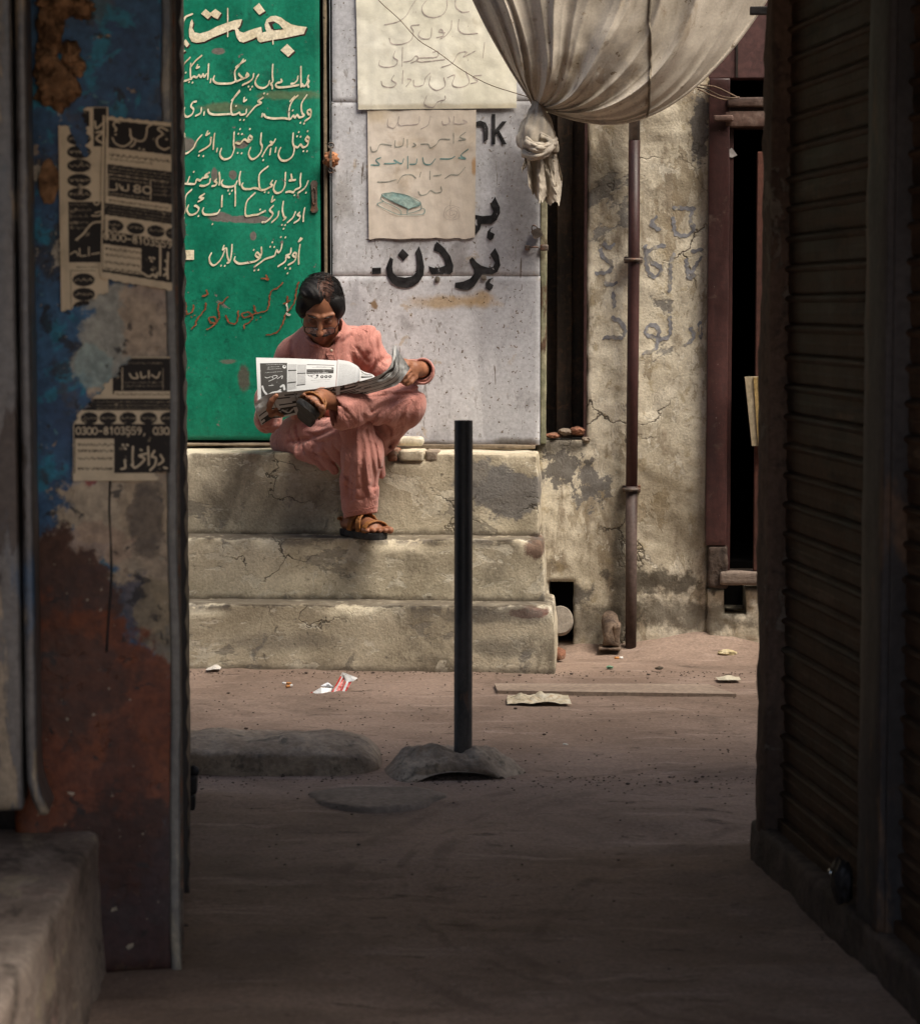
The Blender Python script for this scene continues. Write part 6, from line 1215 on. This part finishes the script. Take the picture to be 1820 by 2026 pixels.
# standing foot (viewer-left leg's foot) on the tread, toes to the right and out
def foot(fd, heel, ankle, ball, toes, up, right, s=1.0, width=.040):
    heel, ankle, ball = map(np.array, (heel, ankle, ball)); up, right = np.array(up, float), np.array(right, float)
    fd.cone(heel+up*.022, ankle, .027*s, .030*s, .015); fd.cone(ankle, ball+up*.020, .030*s, .024*s, .02); fd.cone(heel+up*.018, ball+up*.014, .024*s, .026*s, .02, flat=(up, 1.25))
    fd.cone(ball+up*.014-right*width*.5, ball+up*.014+right*width*.5, .016*s, .018*s, .02)
    fwd = (ball-heel); fwd /= np.linalg.norm(fwd)
    for i in range(5):
        o = (-1+.5*i)*width*.95; ln = (.030, .040, .046, .050, .052)[i]; r = (.0075, .0080, .0085, .009, .0125)[i]*s; a = ball+up*.013+right*o; fd.cone(a, a+fwd*ln+up*(-.002), r*1.1, r, .005)
heel1 = J(690, 1056, .405); zf = Z2+.004+.024; heel1[2] = zf; ball1 = J(738, 1060, .54); ball1[2] = zf-.002; dfw = ball1-heel1; dfw[2] = 0; dfw /= np.linalg.norm(dfw); rgt = np.array([dfw[1], -dfw[0], 0])
if rgt[0] < 0: rgt = -rgt
ank1 = J(708, 1030, .44); ff1 = Field(np.minimum(heel1, ball1)-[.08, .08, .03], np.maximum(heel1, ball1)+[.12, .12, .24], .0028)
foot(ff1, heel1, ank1, ball1, None, (0, 0, 1), rgt); ff1.cone(ank1, J(708, 985, .45), .030, .040, .02)
# crossed foot: sole turned to us
f2 = np.array([.16, .95, .24]); f2 /= np.linalg.norm(f2); heel2 = J(606, 829, .655); ball2 = heel2+f2*.165; n2 = np.array([-.60, .31, -.74]); n2 -= f2*(n2@f2); n2 /= np.linalg.norm(n2); ank2 = heel2-n2*.085+f2*.03      # sole normal
r2 = np.cross(n2, f2); r2 /= np.linalg.norm(r2); n2 = np.cross(f2, r2)
ff2 = Field(np.minimum(ball2, ank2)-.10, np.maximum(ball2, ank2)+.12, .0030)
foot(ff2, heel2-n2*.012, ank2, ball2-n2*.012, None, -n2, r2); ff2.cone(ank2, J(700, 797, .60), .030, .042, .02)
# torso stub under the clothes joins the parts
ft = Field(J(520, 930, .05), J(860, 640, .68), .009)
ft.cone(J(650, 700, .33), J(655, 860, .2), .09, .10, .03); ft.cone(J(580, 705, .32), J(528, 800, .34), .04, .035, .02); ft.cone(J(528, 800, .34), W_l, .035, .026, .02); ft.cone(J(722, 690, .32), J(768, 752, .30), .035, .032, .02); ft.cone(J(768, 752, .30), J(836, 733, .46), .030, .024, .02)
ft.cone(J(610, 868, .24), J(700, 850, .52), .060, .048, .03); ft.cone(J(700, 850, .52), J(708, 985, .45), .046, .034, .02); ft.cone(J(680, 860, .24), J(805, 800, .46), .06, .045, .03); ft.cone(J(805, 800, .46), J(700, 800, .58), .045, .036, .03)
fmesh('body', [fh, fr1, fr2, ff1, ff2, ft], M['skin'], man, {'tone': tone})
# --- hair: full at the sides, thin on top with bare scalp showing
fx = Field(hl-.02, hh_+.02, .0021); EX = lambda c, r, k=0, sub=False: E_(c, r, k, sub, fx)
EX((0, -.026, .030), (.0885, .104, .094))
for sx in (-1, 1): EX((sx*.066, .018, .010), (.028, .046, .052), .022); EX((sx*.072, -.016, -.018), (.026, .042, .046), .022); EX((sx*.078, .016, -.014), (.016, .022, .030), .014); None
EX((-.036, .018, .088), (.048, .048, .028), .03)
EX((.006, .122, .020), (.063, .080, .072), .008, True); EX((.026, .105, .062), (.022, .040, .034), .012, True); EX((0, .06, -.13), (.09, .12, .085), .01, True)
X, Y, Z = np.meshgrid(fx.X.ravel(), fx.Y.ravel(), fx.Z.ravel(), indexing='ij'); q = (np.stack([X-HC[0], Y-HC[1], Z-HC[2]], -1)@RH)/HS
dx = np.abs(q[..., 0]-.014); comb = q[..., 1]+.35*(q[..., 2])+.9*dx*dx/.1
fx.f += (.0009*np.sin(comb*210+6*np.sin(dx*26))+.0014*np.sin(comb*95+dx*30)+.0016*np.sin(q[..., 2]*60+dx*40)).astype(np.float32)*.9
fx.f += (.004*np.exp(-((q[..., 0]-.014)/.006)**2)*(q[..., 2] > .04)).astype(np.float32)
def htone(L):
    q = ((L-HC)@RH)/HS; C = np.tile([.0035, .0028, .0028], (len(L), 1)); st = n3(np.stack([q[:, 0]*8, q[:, 1]*1.5, q[:, 2]*2], 1), 30, 3, 3)
    m = np.clip(1.25-np.sqrt(((q[:, 0]-.018)/.028)**2+((q[:, 1]-.005)/.060)**2), 0, 1)*(q[:, 2] > .05); m = np.clip(m*1.3+st*.9*(m > 0)-.12, 0, .8)
    return C*(1-m[:, None])+np.array([.11, .048, .032])*m[:, None]
M['hair'] = (lambda t: t.done(t.n('ShaderNodeAttribute', attribute_name='tone').outputs['Color'], .55, t.noise(300, 3, .6, vec=t.vscale(t.pos, (1.5, 1, .5))), .7, .002, spec=.22))(NT('black_hair'))
hairo = fmesh('hair', [fx], M['hair'], man, {'tone': htone})
M['strand'] = plain('hair_strand', (.006, .005, .005), .5)
del X, Y, Z, q, dx, comb
# strands breaking the outline and combed over the bare crown
hs_ = []
for i in range(420):
    if i < 300: th = rng.uniform(-2.3, 2.3); ph = rng.uniform(-.5, .9); d = np.array([math.sin(th)*math.cos(ph)*.090, -.026+math.sin(ph)*.10, .030+math.cos(th)*math.cos(ph)*.094]); t = np.array([math.cos(th)*.02*np.sign(math.sin(th)), rng.normal(0, .008), -abs(math.sin(th))*.022])
    else: d = np.array([rng.uniform(-.035, .05), rng.uniform(-.05, .055), .116]); d[2] = .030+.095*math.sqrt(max(.05, 1-(d[0]/.09)**2-((d[1]+.026)/.104)**2)); t = np.array([.022*np.sign(d[0]-.012), rng.normal(.008, .006), -.004])
    P = [H(*(d-t*.5)), H(*(d+t*.1+(0, 0, .003))), H(*(d+t*1.0-(0, 0, .001)))]; hs_.append(P)
VV, FF = [], []
for P in hs_:
    b = len(VV); P = catmull(P, 3)
    for i, p in enumerate(P):
        r = .0006*(1-i/len(P))+.0002
        for j in range(3): VV.append(p+r*np.array([math.cos(j*2.09), math.sin(j*2.09)*.5, math.sin(j*2.09)]))
    for i in range(len(P)-1):
        for j in range(3): FF.append((b+i*3+j, b+i*3+(j+1) % 3, b+i*3+3+(j+1) % 3, b+i*3+3+j))
mk('hair_strands', FA.A(VV), FF, M['strand'], hairo, kind='stuff')
for sx in (-1, 1): tube('moustache', [FA.A([H(*p)])[0] for p in ((sx*.001, .111, -.064), (sx*.014, .108, -.067), (sx*.027, .099, -.073), (sx*.034, .090, -.080))], [.0042, .0048, .0034, .0016], M['strand'], man, 8)
for sx in (-1, 1): tube('eyebrow', [FA.A([H(*p)])[0] for p in ((sx*.015, .1010, .0185), (sx*.031, .0975, .0215), (sx*.050, .083, .0135))], [.0020, .0027, .0012], M['strand'], man, 6)
# spectacles low on the nose
M['frame'] = plain('dark_spectacle_wire', (.02, .016, .02), .25, .4)
gt = NT('spectacle_lens'); gt.b.inputs['Base Color'].default_value = (.9, .88, .95, 1); gt.b.inputs['Roughness'].default_value = .03; gt.b.inputs['IOR'].default_value = 1.5; gt.b.inputs['Alpha'].default_value = .16; gt.b.inputs['Specular Tint'].default_value = (.8, .6, 1, 1); M['lens'] = gt.m
def spec_pts(sx):
    out = []
    for a in np.linspace(0, 2*math.pi, 25)[:-1]:
        ex = 3.2; c, s_ = math.cos(a), math.sin(a); x = .027*np.sign(c)*abs(c)**(2/ex); z = .016*np.sign(s_)*abs(s_)**(2/ex); out.append(H(sx*.034+x, .123-.45*abs(sx*.034+x)**1.3-.10*(z), -.034+z))
    return out
for sx in (-1, 1):
    sp = spec_pts(sx); rm = tube('spectacle_rim', FA.A(sp), .0017, M['frame'], man, 6, closed=True); mk('lens', FA.A(sp), [list(range(len(sp)))], M['lens'], rm)
    tube('spectacle_arm', FA.A([H(sx*.062, .109, -.026), H(sx*.074, .085, -.018), H(sx*.082, .03, -.006), H(sx*.084, -.004, .000)]), .0013, M['frame'], rm, 6)
tube('spectacle_bridge', FA.A([H(-.007, .122, -.031), H(0, .130, -.028), H(.007, .122, -.031)]), .0012, M['frame'], man, 6)

# --- kameez: torso, shoulders and sleeves
fk = Field(J(490, 905, .02), J(850, 612, .66), .0042)
fk.cone(J(642, 700, .335), J(652, 800, .25), .118, .125, 0, flat=((0, 1, 0), 1.25)); fk.cone(J(652, 790, .25), J(655, 872, .20), .13, .15, .04, flat=((0, 1, 0), 1.1))
fk.cone(J(583, 706, .335), J(715, 686, .335), .062, .060, .05); fk.cone(J(640, 690, .36), J(640, 760, .37), .085, .09, .05)
fk.cone(J(582, 706, .335), J(536, 790, .33), .060, .050, .03); fk.cone(J(536, 790, .33), J(531, 830, .42), .052, .046, .03); fk.cone(J(531, 830, .42), J(525, 832, .53), .044, .034, .02)
fk.cone(J(719, 690, .335), J(762, 735, .31), .060, .054, .03); fk.cone(J(762, 742, .31), J(835, 735, .44), .052, .044, .03); fk.cone(J(835, 735, .44), J(836, 734, .50), .042, .041, .01)
fk.cone(J(836, 732, .49), J(832, 731, .56), .031, .036, .004, True)      # hollow cuff
fk.cone(J(704, 668, .345), J(730, 668, .34), .034, .042, .03)
fk.cone(J(648, 690, .37), J(650, 655, .40), .066, .064, .03); fk.cone(J(648, 680, .40), J(640, 632, .43), .050, .066, .008, True)        # neck opening
for P, sg, am in (([(735,655),(738,690),(733,720),(722,752)], .007, .009), ([(568,680),(572,705),(580,735),(584,760)], .008, .009), ([(700,672),(690,700),(700,735)], .010, .006), ([(672,678),(668,710),(676,745)], .007, .005), ([(600,715),(606,735),(600,760)], .008, .007), ([(720,700),(708,725),(712,745)], .009, .006),
                   ([(752,668),(758,700),(768,725)], .010, .006), ([(722,740),(745,716),(765,712)], .008, .008), ([(545,715),(538,745),(546,770)], .009, .007), ([(620,712),(628,740),(622,760)], .009, .004), ([(690,655),(670,672),(655,700)], .012, -.004), ([(700,690),(720,716)], .006, .006), ([(565,715),(590,720),(612,735)], .010, .006),
                   ([(512,815),(530,845),(548,856)], .008, .007), ([(520,850),(545,835)], .007, .006), ([(560,860),(575,835),(580,812)], .009, .010), ([(585,880),(600,850)], .009, .009)): fk.crease(P, sg, am, .30)
for P in ([(748,672),(742,700),(736,730)], [(760,690),(752,712),(740,735)], [(728,700),(712,712),(700,730)], [(735,660),(722,672),(712,690)], [(566,690),(560,720),(566,750)], [(574,700),(592,730),(600,750)], [(660,712),(672,735),(668,758)], [(618,700),(608,722),(612,745)], [(690,665),(684,690),(688,712)], [(640,705),(634,730),(638,755)],
                   [(700,645),(690,662),(676,676)], [(745,720),(760,728),(775,726)], [(515,800),(528,820),(545,830)], [(508,830),(525,858),(550,868)], [(535,780),(528,800),(512,815)], [(575,800),(568,830),(552,850)]): fk.crease(P, .0045, .0032, .28)
kz = fmesh('kameez', [fk], M['salmon'], man)
# collar band, placket and buttons (lie on the chest surface)
def on_surf(fd, px, py, w0=.64, lift=.0):
    for w in np.arange(w0, .1, -.003):
        p = J(px, py, w); i = ((p-fd.lo)/fd.h).round().astype(int)
        if (i >= 0).all() and (i < fd.n).all() and fd.f[tuple(i)] < 0: return J(px, py, w+lift+.002)
    return J(px, py, .4)
pk_ = [(640, 684), (644, 692), (650, 702), (654, 712), (658, 724), (661, 736)]
Lp = [];
for x, y in pk_: Lp += [on_surf(fk, x-3.5, y, lift=.007), on_surf(fk, x+10.5, y-1, lift=.007)]
for r_ in range(2):
    Ls = np.array(Lp)[r_::2]; Ls[:, 1] = np.convolve(np.pad(Ls[:, 1], 1, 'edge'), [1/3]*3, 'valid'); 
    for i in range(len(pk_)): Lp[2*i+r_] = Ls[i]
top = np.array(Lp); V = np.r_[top, top-np.array([0, .007, 0])]; n_ = len(pk_)
F = [(2*i, 2*i+1, 2*i+3, 2*i+2) for i in range(n_-1)]+[(2*i, 2*i+2, 2*i+2+2*n_, 2*i+2*n_) for i in range(n_-1)]+[(2*i+1, 2*i+1+2*n_, 2*i+3+2*n_, 2*i+3) for i in range(n_-1)]
mk('placket', FA.A(V), F, M['salmon'], kz, smooth=False, fix=True)
cb = catmull([on_surf(fk, x, y, lift=.004) for x, y in ((606, 668), (614, 677), (627, 684), (642, 686), (655, 681), (666, 670), (674, 658))], 6); tube('collar_band', FA.A(cb), .0060, M['salmon'], kz, 8)
for x, y in ((656, 693.5),): c = on_surf(fk, x, y, lift=.013); lump('button', (c[0], c[1], c[2]), (.0052, .003, .0052), plain('pale_button', (.5, .42, .32), .4), kz, .02, 1, sub=2)
tube('shoulder_seam', FA.A(catmull([on_surf(fk, x, y, lift=.001) for x, y in ((696, 650), (706, 650), (718, 652), (728, 656))], 4)), .0009, plain('seam_shadow', (.30, .11, .09), .9), kz, 5)
# cuff rim
cr_ = []; C0 = J(836.5, 734.5, .525)
for a in np.linspace(0, 2*math.pi, 29)[:-1]: cr_.append(C0+np.array([.037*math.cos(a), .012*math.cos(a*1+.6), .042*math.sin(a)]))
fcu = tube('cuff', FA.A(cr_), .0045, M['salmon'], kz, 8, closed=True)

# --- shalwar: crossed leg, then hanging leg, each a hollow loose trouser
fl = Field(J(520, 960, .08), J(862, 735, .75), .0042)
fl.cone(J(665, 868, .24), J(800, 796, .47), .098, .068, 0); fl.cone(J(800, 800, .47), J(700, 808, .60), .071, .063, .03); fl.cone(J(700, 808, .60), J(678, 812, .625), .062, .066, .02)
fl.cone(J(795, 815, .42), J(752, 868, .33), .060, .055, .05)       # loose cloth sagging behind the knee
fl.cone(J(768, 842, .40), J(750, 893, .30), .050, .030, .04)
fl.cone(J(690, 810, .618), J(655, 812, .64), .040, .055, .006, True)  # open hem round the ankle
for P, sg, am in (([(690,868),(730,838),(775,800),(812,778),(836,772)], .009, .013), ([(742,812),(775,790),(805,776)], .007, .007), ([(700,800),(740,785),(790,768)], .014, -.004), ([(760,835),(770,860),(762,885)], .009, .008), ([(800,830),(785,860),(765,890)], .008, .008), ([(822,800),(806,845),(785,872)], .010, .006),
                   ([(728,820),(738,845),(760,868)], .008, .008), ([(745,795),(790,765),(825,755)], .008, .005), ([(690,810),(705,835)], .010, .005), ([(660,795),(672,825),(684,850)], .010, -.004)): fl.crease(P, sg, am, .30)
for k in range(9): a = R(168+k*9); fl.crease([(826+4*math.cos(a), 776-4*math.sin(a)), (826+55*math.cos(a), 782-50*math.sin(a)+k), (826+(105-6*k)*math.cos(a), 790-(100-5*k)*math.sin(a))], .0042, .0055 if k % 2 else -.004, .28)
for P in ([(676,790),(700,812),(715,838)], [(662,800),(680,838)], [(700,778),(730,792),(742,812)], [(770,858),(766,880),(758,900)], [(784,846),(776,868),(764,888)]): fl.crease(P, .0042, .0050, .28)
fmesh('shalwar_leg', [fl], M['salmon'], man, label='crossed trouser leg with open hem round the ankle')
fv = Field(J(640, 1040, .30), J(790, 800, .72), .0040)
fv.cone(J(704, 846, .545), J(716, 905, .525), .060, .068, 0, flat=((0, 1, 0), 1.15)); fv.cone(J(716, 905, .525), J(714, 1000, .475), .070, .060, .02, flat=((0, 1, 0), 1.1)); fv.cone(J(742, 880, .50), J(752, 938, .45), .026, .020, .03); fv.cone(J(690, 950, .51), J(692, 1005, .49), .028, .022, .03)
fv.cone(J(714, 1000, .475), J(713, 1030, .465), .059, .059, .0, flat=((0, 1, 0), 1.1))
U3, Y3, Z3_ = fv.X, fv.Y, fv.Z
cut = (J(712, 1021, .5)[2]+(U3-J(712, 1021, .5)[0])*.17-(Y3-.48)*-.1)-Z3_; fv.f = np.maximum(fv.f, cut.astype(np.float32))
fv.cone(J(713, 1048, .465), J(714, 985, .475), .052, .050, .004, True, flat=((0, 1, 0), 1.1))
for P, sg, am in (([(706,850),(700,900),(692,950),(692,980)], .009, .007), ([(718,845),(722,900),(724,950),(726,975)], .008, .008), ([(728,850),(738,900),(742,940),(740,962)], .008, .012), ([(712,860),(712,920),(708,980)], .010, -.005), ([(732,870),(731,930),(734,980)], .008, -.006), ([(745,880),(750,925),(748,960)], .007, .005), ([(684,940),(700,950),(715,965)], .006, .004), ([(700,975),(718,985),(735,978)], .005, .004), ([(690,900),(684,950)], .010, -.004)): fv.crease(P, sg, am)
for P in ([(698,860),(692,900),(686,940)], [(707,870),(710,910),(702,955),(700,985)], [(736,850),(748,890),(752,925)], [(724,870),(732,910),(736,945)], [(716,920),(722,950),(718,985)], [(686,958),(700,966),(716,962)], [(728,955),(738,962),(742,975)], [(694,990),(706,984),(720,990)]): fv.crease(P, .0036, .0048)
lv = fmesh('shalwar_leg', [fv], M['salmon'], man, label='hanging trouser leg with wide stitched hem')
hem = [(682.5, 1016), (695, 1013), (712, 1009), (728, 1006), (743, 1003)]
tube('hem_stitch', FA.A(catmull([on_surf(fv, x, y, .66, .0005) for x, y in hem], 4)), .0011, plain('seam_line', (.33, .13, .10), .9), lv, 5)
# kameez tail: falls over the far thigh and hangs off the step
ftl = Field(J(500, 975, .10), J(740, 790, .72), .0042)
ftl.cone(J(590, 866, .22), J(676, 862, .47), .082, .060, 0); ftl.cone(J(676, 862, .47), J(688, 868, .52), .056, .050, .02)
fk_tail = [((598, 895, .38), (618, 908, .40), .030, .020), ((620, 890, .42), (640, 922, .425), .035, .018), ((645, 890, .455), (662, 931, .445), .035, .016), ((668, 890, .475), (684, 934, .465), .030, .015)]
for a_, b_, ra_, rb_ in fk_tail: ftl.cone(J(*a_), J(*b_), ra_, rb_, .03, flat=((0, 1, .0), 1.4))
ftl.cone(J(560, 872, .22), J(600, 880, .33), .045, .040, .03); ftl.cone(J(546, 880, .2), J(575, 888, .24), .018, .018, .02)
for P, sg, am in (([(560,880),(600,872),(650,852),(690,836)], .008, .010), ([(575,850),(582,875),(580,895)], .007, .008), ([(600,845),(640,845),(680,830)], .010, .006), ([(560,860),(572,880)], .008, .008), ([(615,890),(640,880),(680,870)], .010, .004)): ftl.crease(P, sg, am, .25)
for P in ([(620,900),(640,905),(670,925)], [(640,890),(655,910),(672,932)], [(600,860),(630,862),(665,850)], [(590,870),(625,876),(665,868)], [(575,862),(590,885),(600,900)], [(660,880),(676,900),(684,925)]): ftl.crease(P, .0042, .0055, .25)
fmesh('kameez_tail', [ftl], M['salmon'], man)

# --- sandals
M['sole'] = grimy('black_rubber_sole', (.012, .012, .013), (.035, .033, .030), 30, rough=.6, bump=.6, grain=.4)
M['strap'] = grimy('orange_brown_leather', (.20, .072, .014), (.34, .135, .03), 60, rough=.5, spec=.4, bump=.5)
def sole(name, heel, ball, up, right, mat, parent, thick=.022, s=1.0):
    heel, ball, up, right = (np.array(v, float) for v in (heel, ball, up, right)); f = ball-heel; l = np.linalg.norm(f); f /= l; out = []; L_ = l+.075; c0 = heel-f*.025
    prof = [(0, .018), (.02, .030), (.06, .034), (.12, .031), (.17, .038), (.21, .044), (.235, .040), (.25, .026), (.256, .010)]
    pts = [(a/.256*L_, b) for a, b in prof]; ring = [(x, y*s) for x, y in pts]+[(x, -y*s) for x, y in pts[::-1]]
    ring = catmull(ring+[ring[0]], 3)[:-1]; n = len(ring); V = []
    for k, (dz, sc_) in enumerate(((-thick, .93), (-thick*.7, 1.0), (0, 1.0), (.002, .97))):
        for x, y in ring: V.append(c0+f*x+right*y*sc_+up*dz)
    F = [(k*n+j, k*n+(j+1) % n, (k+1)*n+(j+1) % n, (k+1)*n+j) for k in range(3) for j in range(n)]+[list(range(n))[::-1], list(range(3*n, 4*n))]
    return mk(name, FA.A(V), F, mat, parent, fix=True)
so1 = sole('sandal_sole', heel1-np.array([0, 0, .002]), ball1-np.array([0, 0, .0]), (0, 0, 1), rgt, M['sole'], man)
so2 = sole('sandal_sole', heel2-n2*.006, ball2-n2*.006, -n2, r2, M['sole'], man, .018, 1.0)
def straps(heel, ball, up, right, side, pr_):
    heel, ball, up, right = (np.array(v, float) for v in (heel, ball, up, right)); f = ball-heel; f = f/np.linalg.norm(f); B = ball+up*.002
    def arc(f0, f1, hgt, wd=.046, n=9):
        return [B+f*(f0+(f1-f0)*t)+right*(wd*math.cos(math.pi*(1-t)))+up*(hgt*math.sin(math.pi*t)**.7) for t in np.linspace(0, 1, n)]
    for k in range(4): tube('strap', FA.A(arc(.000+.007*k, .010+.007*k, .040, .044)), .0034, M['strap'], pr_, 6)
    for k in range(4): tube('strap', FA.A(arc(-.02-.007*k, -.075-.007*k, .062, .041)), .0034, M['strap'], pr_, 6)
    for k in range(4): tube('strap', FA.A(arc(-.085-.007*k, -.025-.007*k, .064, .041)), .0034, M['strap'], pr_, 6)
    tube('strap', FA.A([heel+up*.03-f*.03+right*.0]+[heel+up*(.035)+right*(.036*math.sin(a))-f*(.032*math.cos(a)-.0) for a in np.linspace(-1.6, 1.6, 9)]), .006, M['strap'], pr_, 6)
straps(heel1, ball1, (0, 0, 1), rgt, 1, so1); straps(heel2-n2*.010, ball2-n2*.010, -n2, r2, 1, so2)

# ================================================================ NEWSPAPER
M['news'] = inkmat('newsprint', (.52, .53, .52), (.04, .038, .034), .10, rough=.8)
np_ = thing('newspaper', 'open Urdu newspaper held by the seated person, upper page bright and lower page bent under', 'newspaper', FA.W(620, 830, .66))
def page(name, P, ink, thick=True):
    W_, H_ = ink.a.shape; S, T = np.meshgrid(np.linspace(0, 1, W_), np.linspace(0, 1, H_), indexing='ij'); L = P(S.ravel(), T.ravel())
    return mk(name, FA.A(L), grid_faces(W_, H_), M['news'], np_, smooth=True, attrs={'ink': ink.a.ravel()})
def edgefn(pts):
    C = catmull(pts, 8); d = np.r_[0, np.cumsum(np.linalg.norm(np.diff(C[:, :2], axis=0), axis=1))]; d /= d[-1]
    return lambda t: np.stack([np.interp(t, d, C[:, i]) for i in range(3)], 1)
def ruled(top, bot, bow=0.0):
    A_, B_ = edgefn(top), edgefn(bot)
    def P(s, t):
        q = A_(s)*(1-t)[:, None]+B_(s)*t[:, None]; q[:, 2] += bow*np.sin(math.pi*t)
        u = np.array([FA.px(a, b, c) for a, b, c in q]); return np.stack([u[:, 0], q[:, 2], u[:, 1]], 1)
    return P
# upper page, leaning back towards the reader (printed upside down towards us)
I = Ink(322, 200, 0, 0)     # page space: 160 x 90 px doubled
k = lambda x, y: ((x-100)*.2065, (y-215)*.245)
def kr(x0, y0, x1, y1, v): a, b = k(x0, y0), k(x1, y1); I.rect(a[0], a[1], b[0], b[1], v)
kr(168, 315, 695, 1000, .88)
for yy, xa, xb in ((345, 290, 580), (390, 320, 540), (430, 300, 550), (492, 260, 590)): I.text(*k(xa, yy), k(xb, 0)[0], 4, .15)
I.ell(*k(640, 395), 7, 9, 0); I.ell(*k(645, 385), 4, 4, .9)
for P in ([(260,570),(300,590),(370,575)], [(330,655),(420,630),(500,590),(470,560),(400,575),(420,610)], [(500,630),(540,610),(600,580),(590,640)], [(330,740),(420,745)]): I.stroke([k(*p) for p in P], 2.4, .05)
for P, w_ in (([(200,730),(230,820),(290,900)], 7), ([(570,800),(620,780),(640,870)], 9), ([(250,940),(400,890),(560,900)], 10), ([(430,915),(560,860)], 6)): I.stroke([k(*p) for p in P], w_, .1)
for (xa, xb, ya, yb) in ((705, 875, 345, 465), (705, 872, 500, 735), (700, 868, 765, 900), (885, 1055, 350, 545), (885, 1050, 575, 810)):
    kr(xa, ya, xb, yb, .26); y = ya+8
    while y < yb: I.text(*k(xa+4, y), k(xb-4, 0)[0], 2.8, .6); y += 24
for (a_, b_, c_, d_) in ((708, 468, 874, 494), (700, 733, 868, 760), (886, 545, 1054, 570), (880, 808, 1048, 834), (1070, 345, 1600, 358), (1070, 462, 1595, 578)): kr(a_, b_, c_, d_, .95)
I.text(*k(1180, 418), k(1530, 0)[0], 3.5, .9); I.text(*k(1260, 400), k(1530, 0)[0], 3.5, .8); I.ell(*k(1570, 430), 5, 5, .9); I.text(*k(1090, 490), k(1570, 0)[0], 3.2, .3); I.text(*k(1090, 543), k(1380, 0)[0], 5, .05); I.text(*k(1385, 545), k(1475, 0)[0], 7, 0)
for cx in (1375, 1455, 1532): I.ell(*k(cx, 660), 7, 10, .9); I.ell(*k(cx, 655), 3, 4, .3)
for P in ([(1100,600),(1130,630),(1190,610),(1230,600)], [(1150,620),(1190,660)], [(1230,690),(1270,680),(1290,640)]): I.stroke([k(*p) for p in P], 3, .95)
I.ell(*k(1280, 620), 5, 6, .9); I.text(*k(1160, 742), k(1500, 0)[0], 5, .75); I.text(*k(1210, 790), k(1500, 0)[0], 4, .6)
kr(1048, 340, 1053, 830, .5)
page('upper_page', ruled([(507, 707.5, .56), (560, 708.5, .56), (615, 710.5, .555), (668, 713.5, .55)], [(511, 800, .655), (560, 786, .655), (615, 776, .66), (664, 770, .665)], .012), I)
I = Ink(120, 120, 0, 0)
for i in range(22): I.text(8, 18+i*4.6, 92, 2.0, .55)
page('folded_page', ruled([(668.5, 711.5, .555), (690, 715, .57), (707, 724, .60), (713, 731, .63)], [(665, 769, .668), (680, 764, .672), (700, 758, .675), (712, 752, .676)], .010), I)
I = Ink(60, 60, 0, 0)
for i in range(5): I.text(4, 8+i*4, 50, 3, .9)
I.rect(6, 30, 50, 40, .9); I.stroke([(4, 4), (20, 14), (40, 10)], 4, .9)
page('folded_page', ruled([(713, 731.5, .61), (722, 736, .615), (735, 740, .62), (741, 744, .63)], [(711, 756, .672), (722, 753, .673), (732, 750, .674), (742, 747, .675)], .004), I)
# lower page: bends under towards the lap, its right wing curling up to the hand
I = Ink(420, 130, 0, 0)
for i in range(19):
    y = 5+i*6.6; x = 4
    while x < 300:
        l = rng.uniform(30, 80)
        if rng.random() < .16: I.rect(x, y-3.2, x+l*.8, y+3.2, .97)
        else: I.text(x, y, x+l, 2.2, .36); 
        x += l+6
I.rect(176, 4, 236, 30, .93); 
for P in ([(184,24),(200,20),(206,10)], [(212,8),(212,22)], [(220,22),(230,14)], [(196,8),(202,6)]): I.stroke(P, 3, .05)
I.rect(62, 84, 94, 118, .9); I.stroke([(66, 92), (78, 110), (92, 96)], 6, .2); I.rect(14, 104, 40, 128, .9); I.rect(108, 6, 112, 128, .4); I.rect(52, 30, 54, 128, .5)
I.a[300:405, 8:122] *= .35
for i in range(4): I.stroke([(262+i*6, 22+i*28), (320, 24+i*28), (398-i*6, 26+i*26)], 3.6, .97)
I.a[322:392, 6:52] *= .2; I.stroke([(330, 30), (350, 18), (372, 36), (384, 22)], 14, .75); I.stroke([(335, 44), (352, 36)], 8, .6); I.rect(406, 0, 420, 130, .0); I.rect(250, 0, 420, 5, 0)
topE = [(503, 800, .66), (511, 792, .665), (525, 782, .668), (545, 777, .67), (590, 773, .675), (664, 764.5, .682), (700, 757, .685), (735, 748, .685), (762, 735, .682), (776, 714, .678), (780.5, 682, .672)]
botE = [(518, 842, .60), (526, 836, .60), (540, 828, .60), (560, 826, .60), (600, 817, .60), (645, 803, .605), (690, 790, .615), (730, 779, .63), (768, 768, .645), (790, 758, .655), (811, 729, .668)]
pw = ruled(topE, botE, 0)
def Pw(s, t):
    L = pw(s, t); L[:, 1] += .010*np.sin(t*math.pi)*(1-s)+.005*n3(np.stack([s*5, t*1.2, s*0], 1), 2.4, 4, 3)+.004*np.sin(t*9+s*4)*np.clip(s*2-1, 0, 1); return L
page('lower_page', Pw, I)
I = Ink(20, 40, 0, 0)
page('page_behind', ruled([(776, 683, .66), (778, 684, .66)], [(775, 716, .665), (784, 722, .66)], 0), I)
page('fold_tab', ruled([(665, 766, .688), (673, 763, .689)], [(665, 782, .675), (673, 780, .676)], 0), I)
# cigarette-thin details end
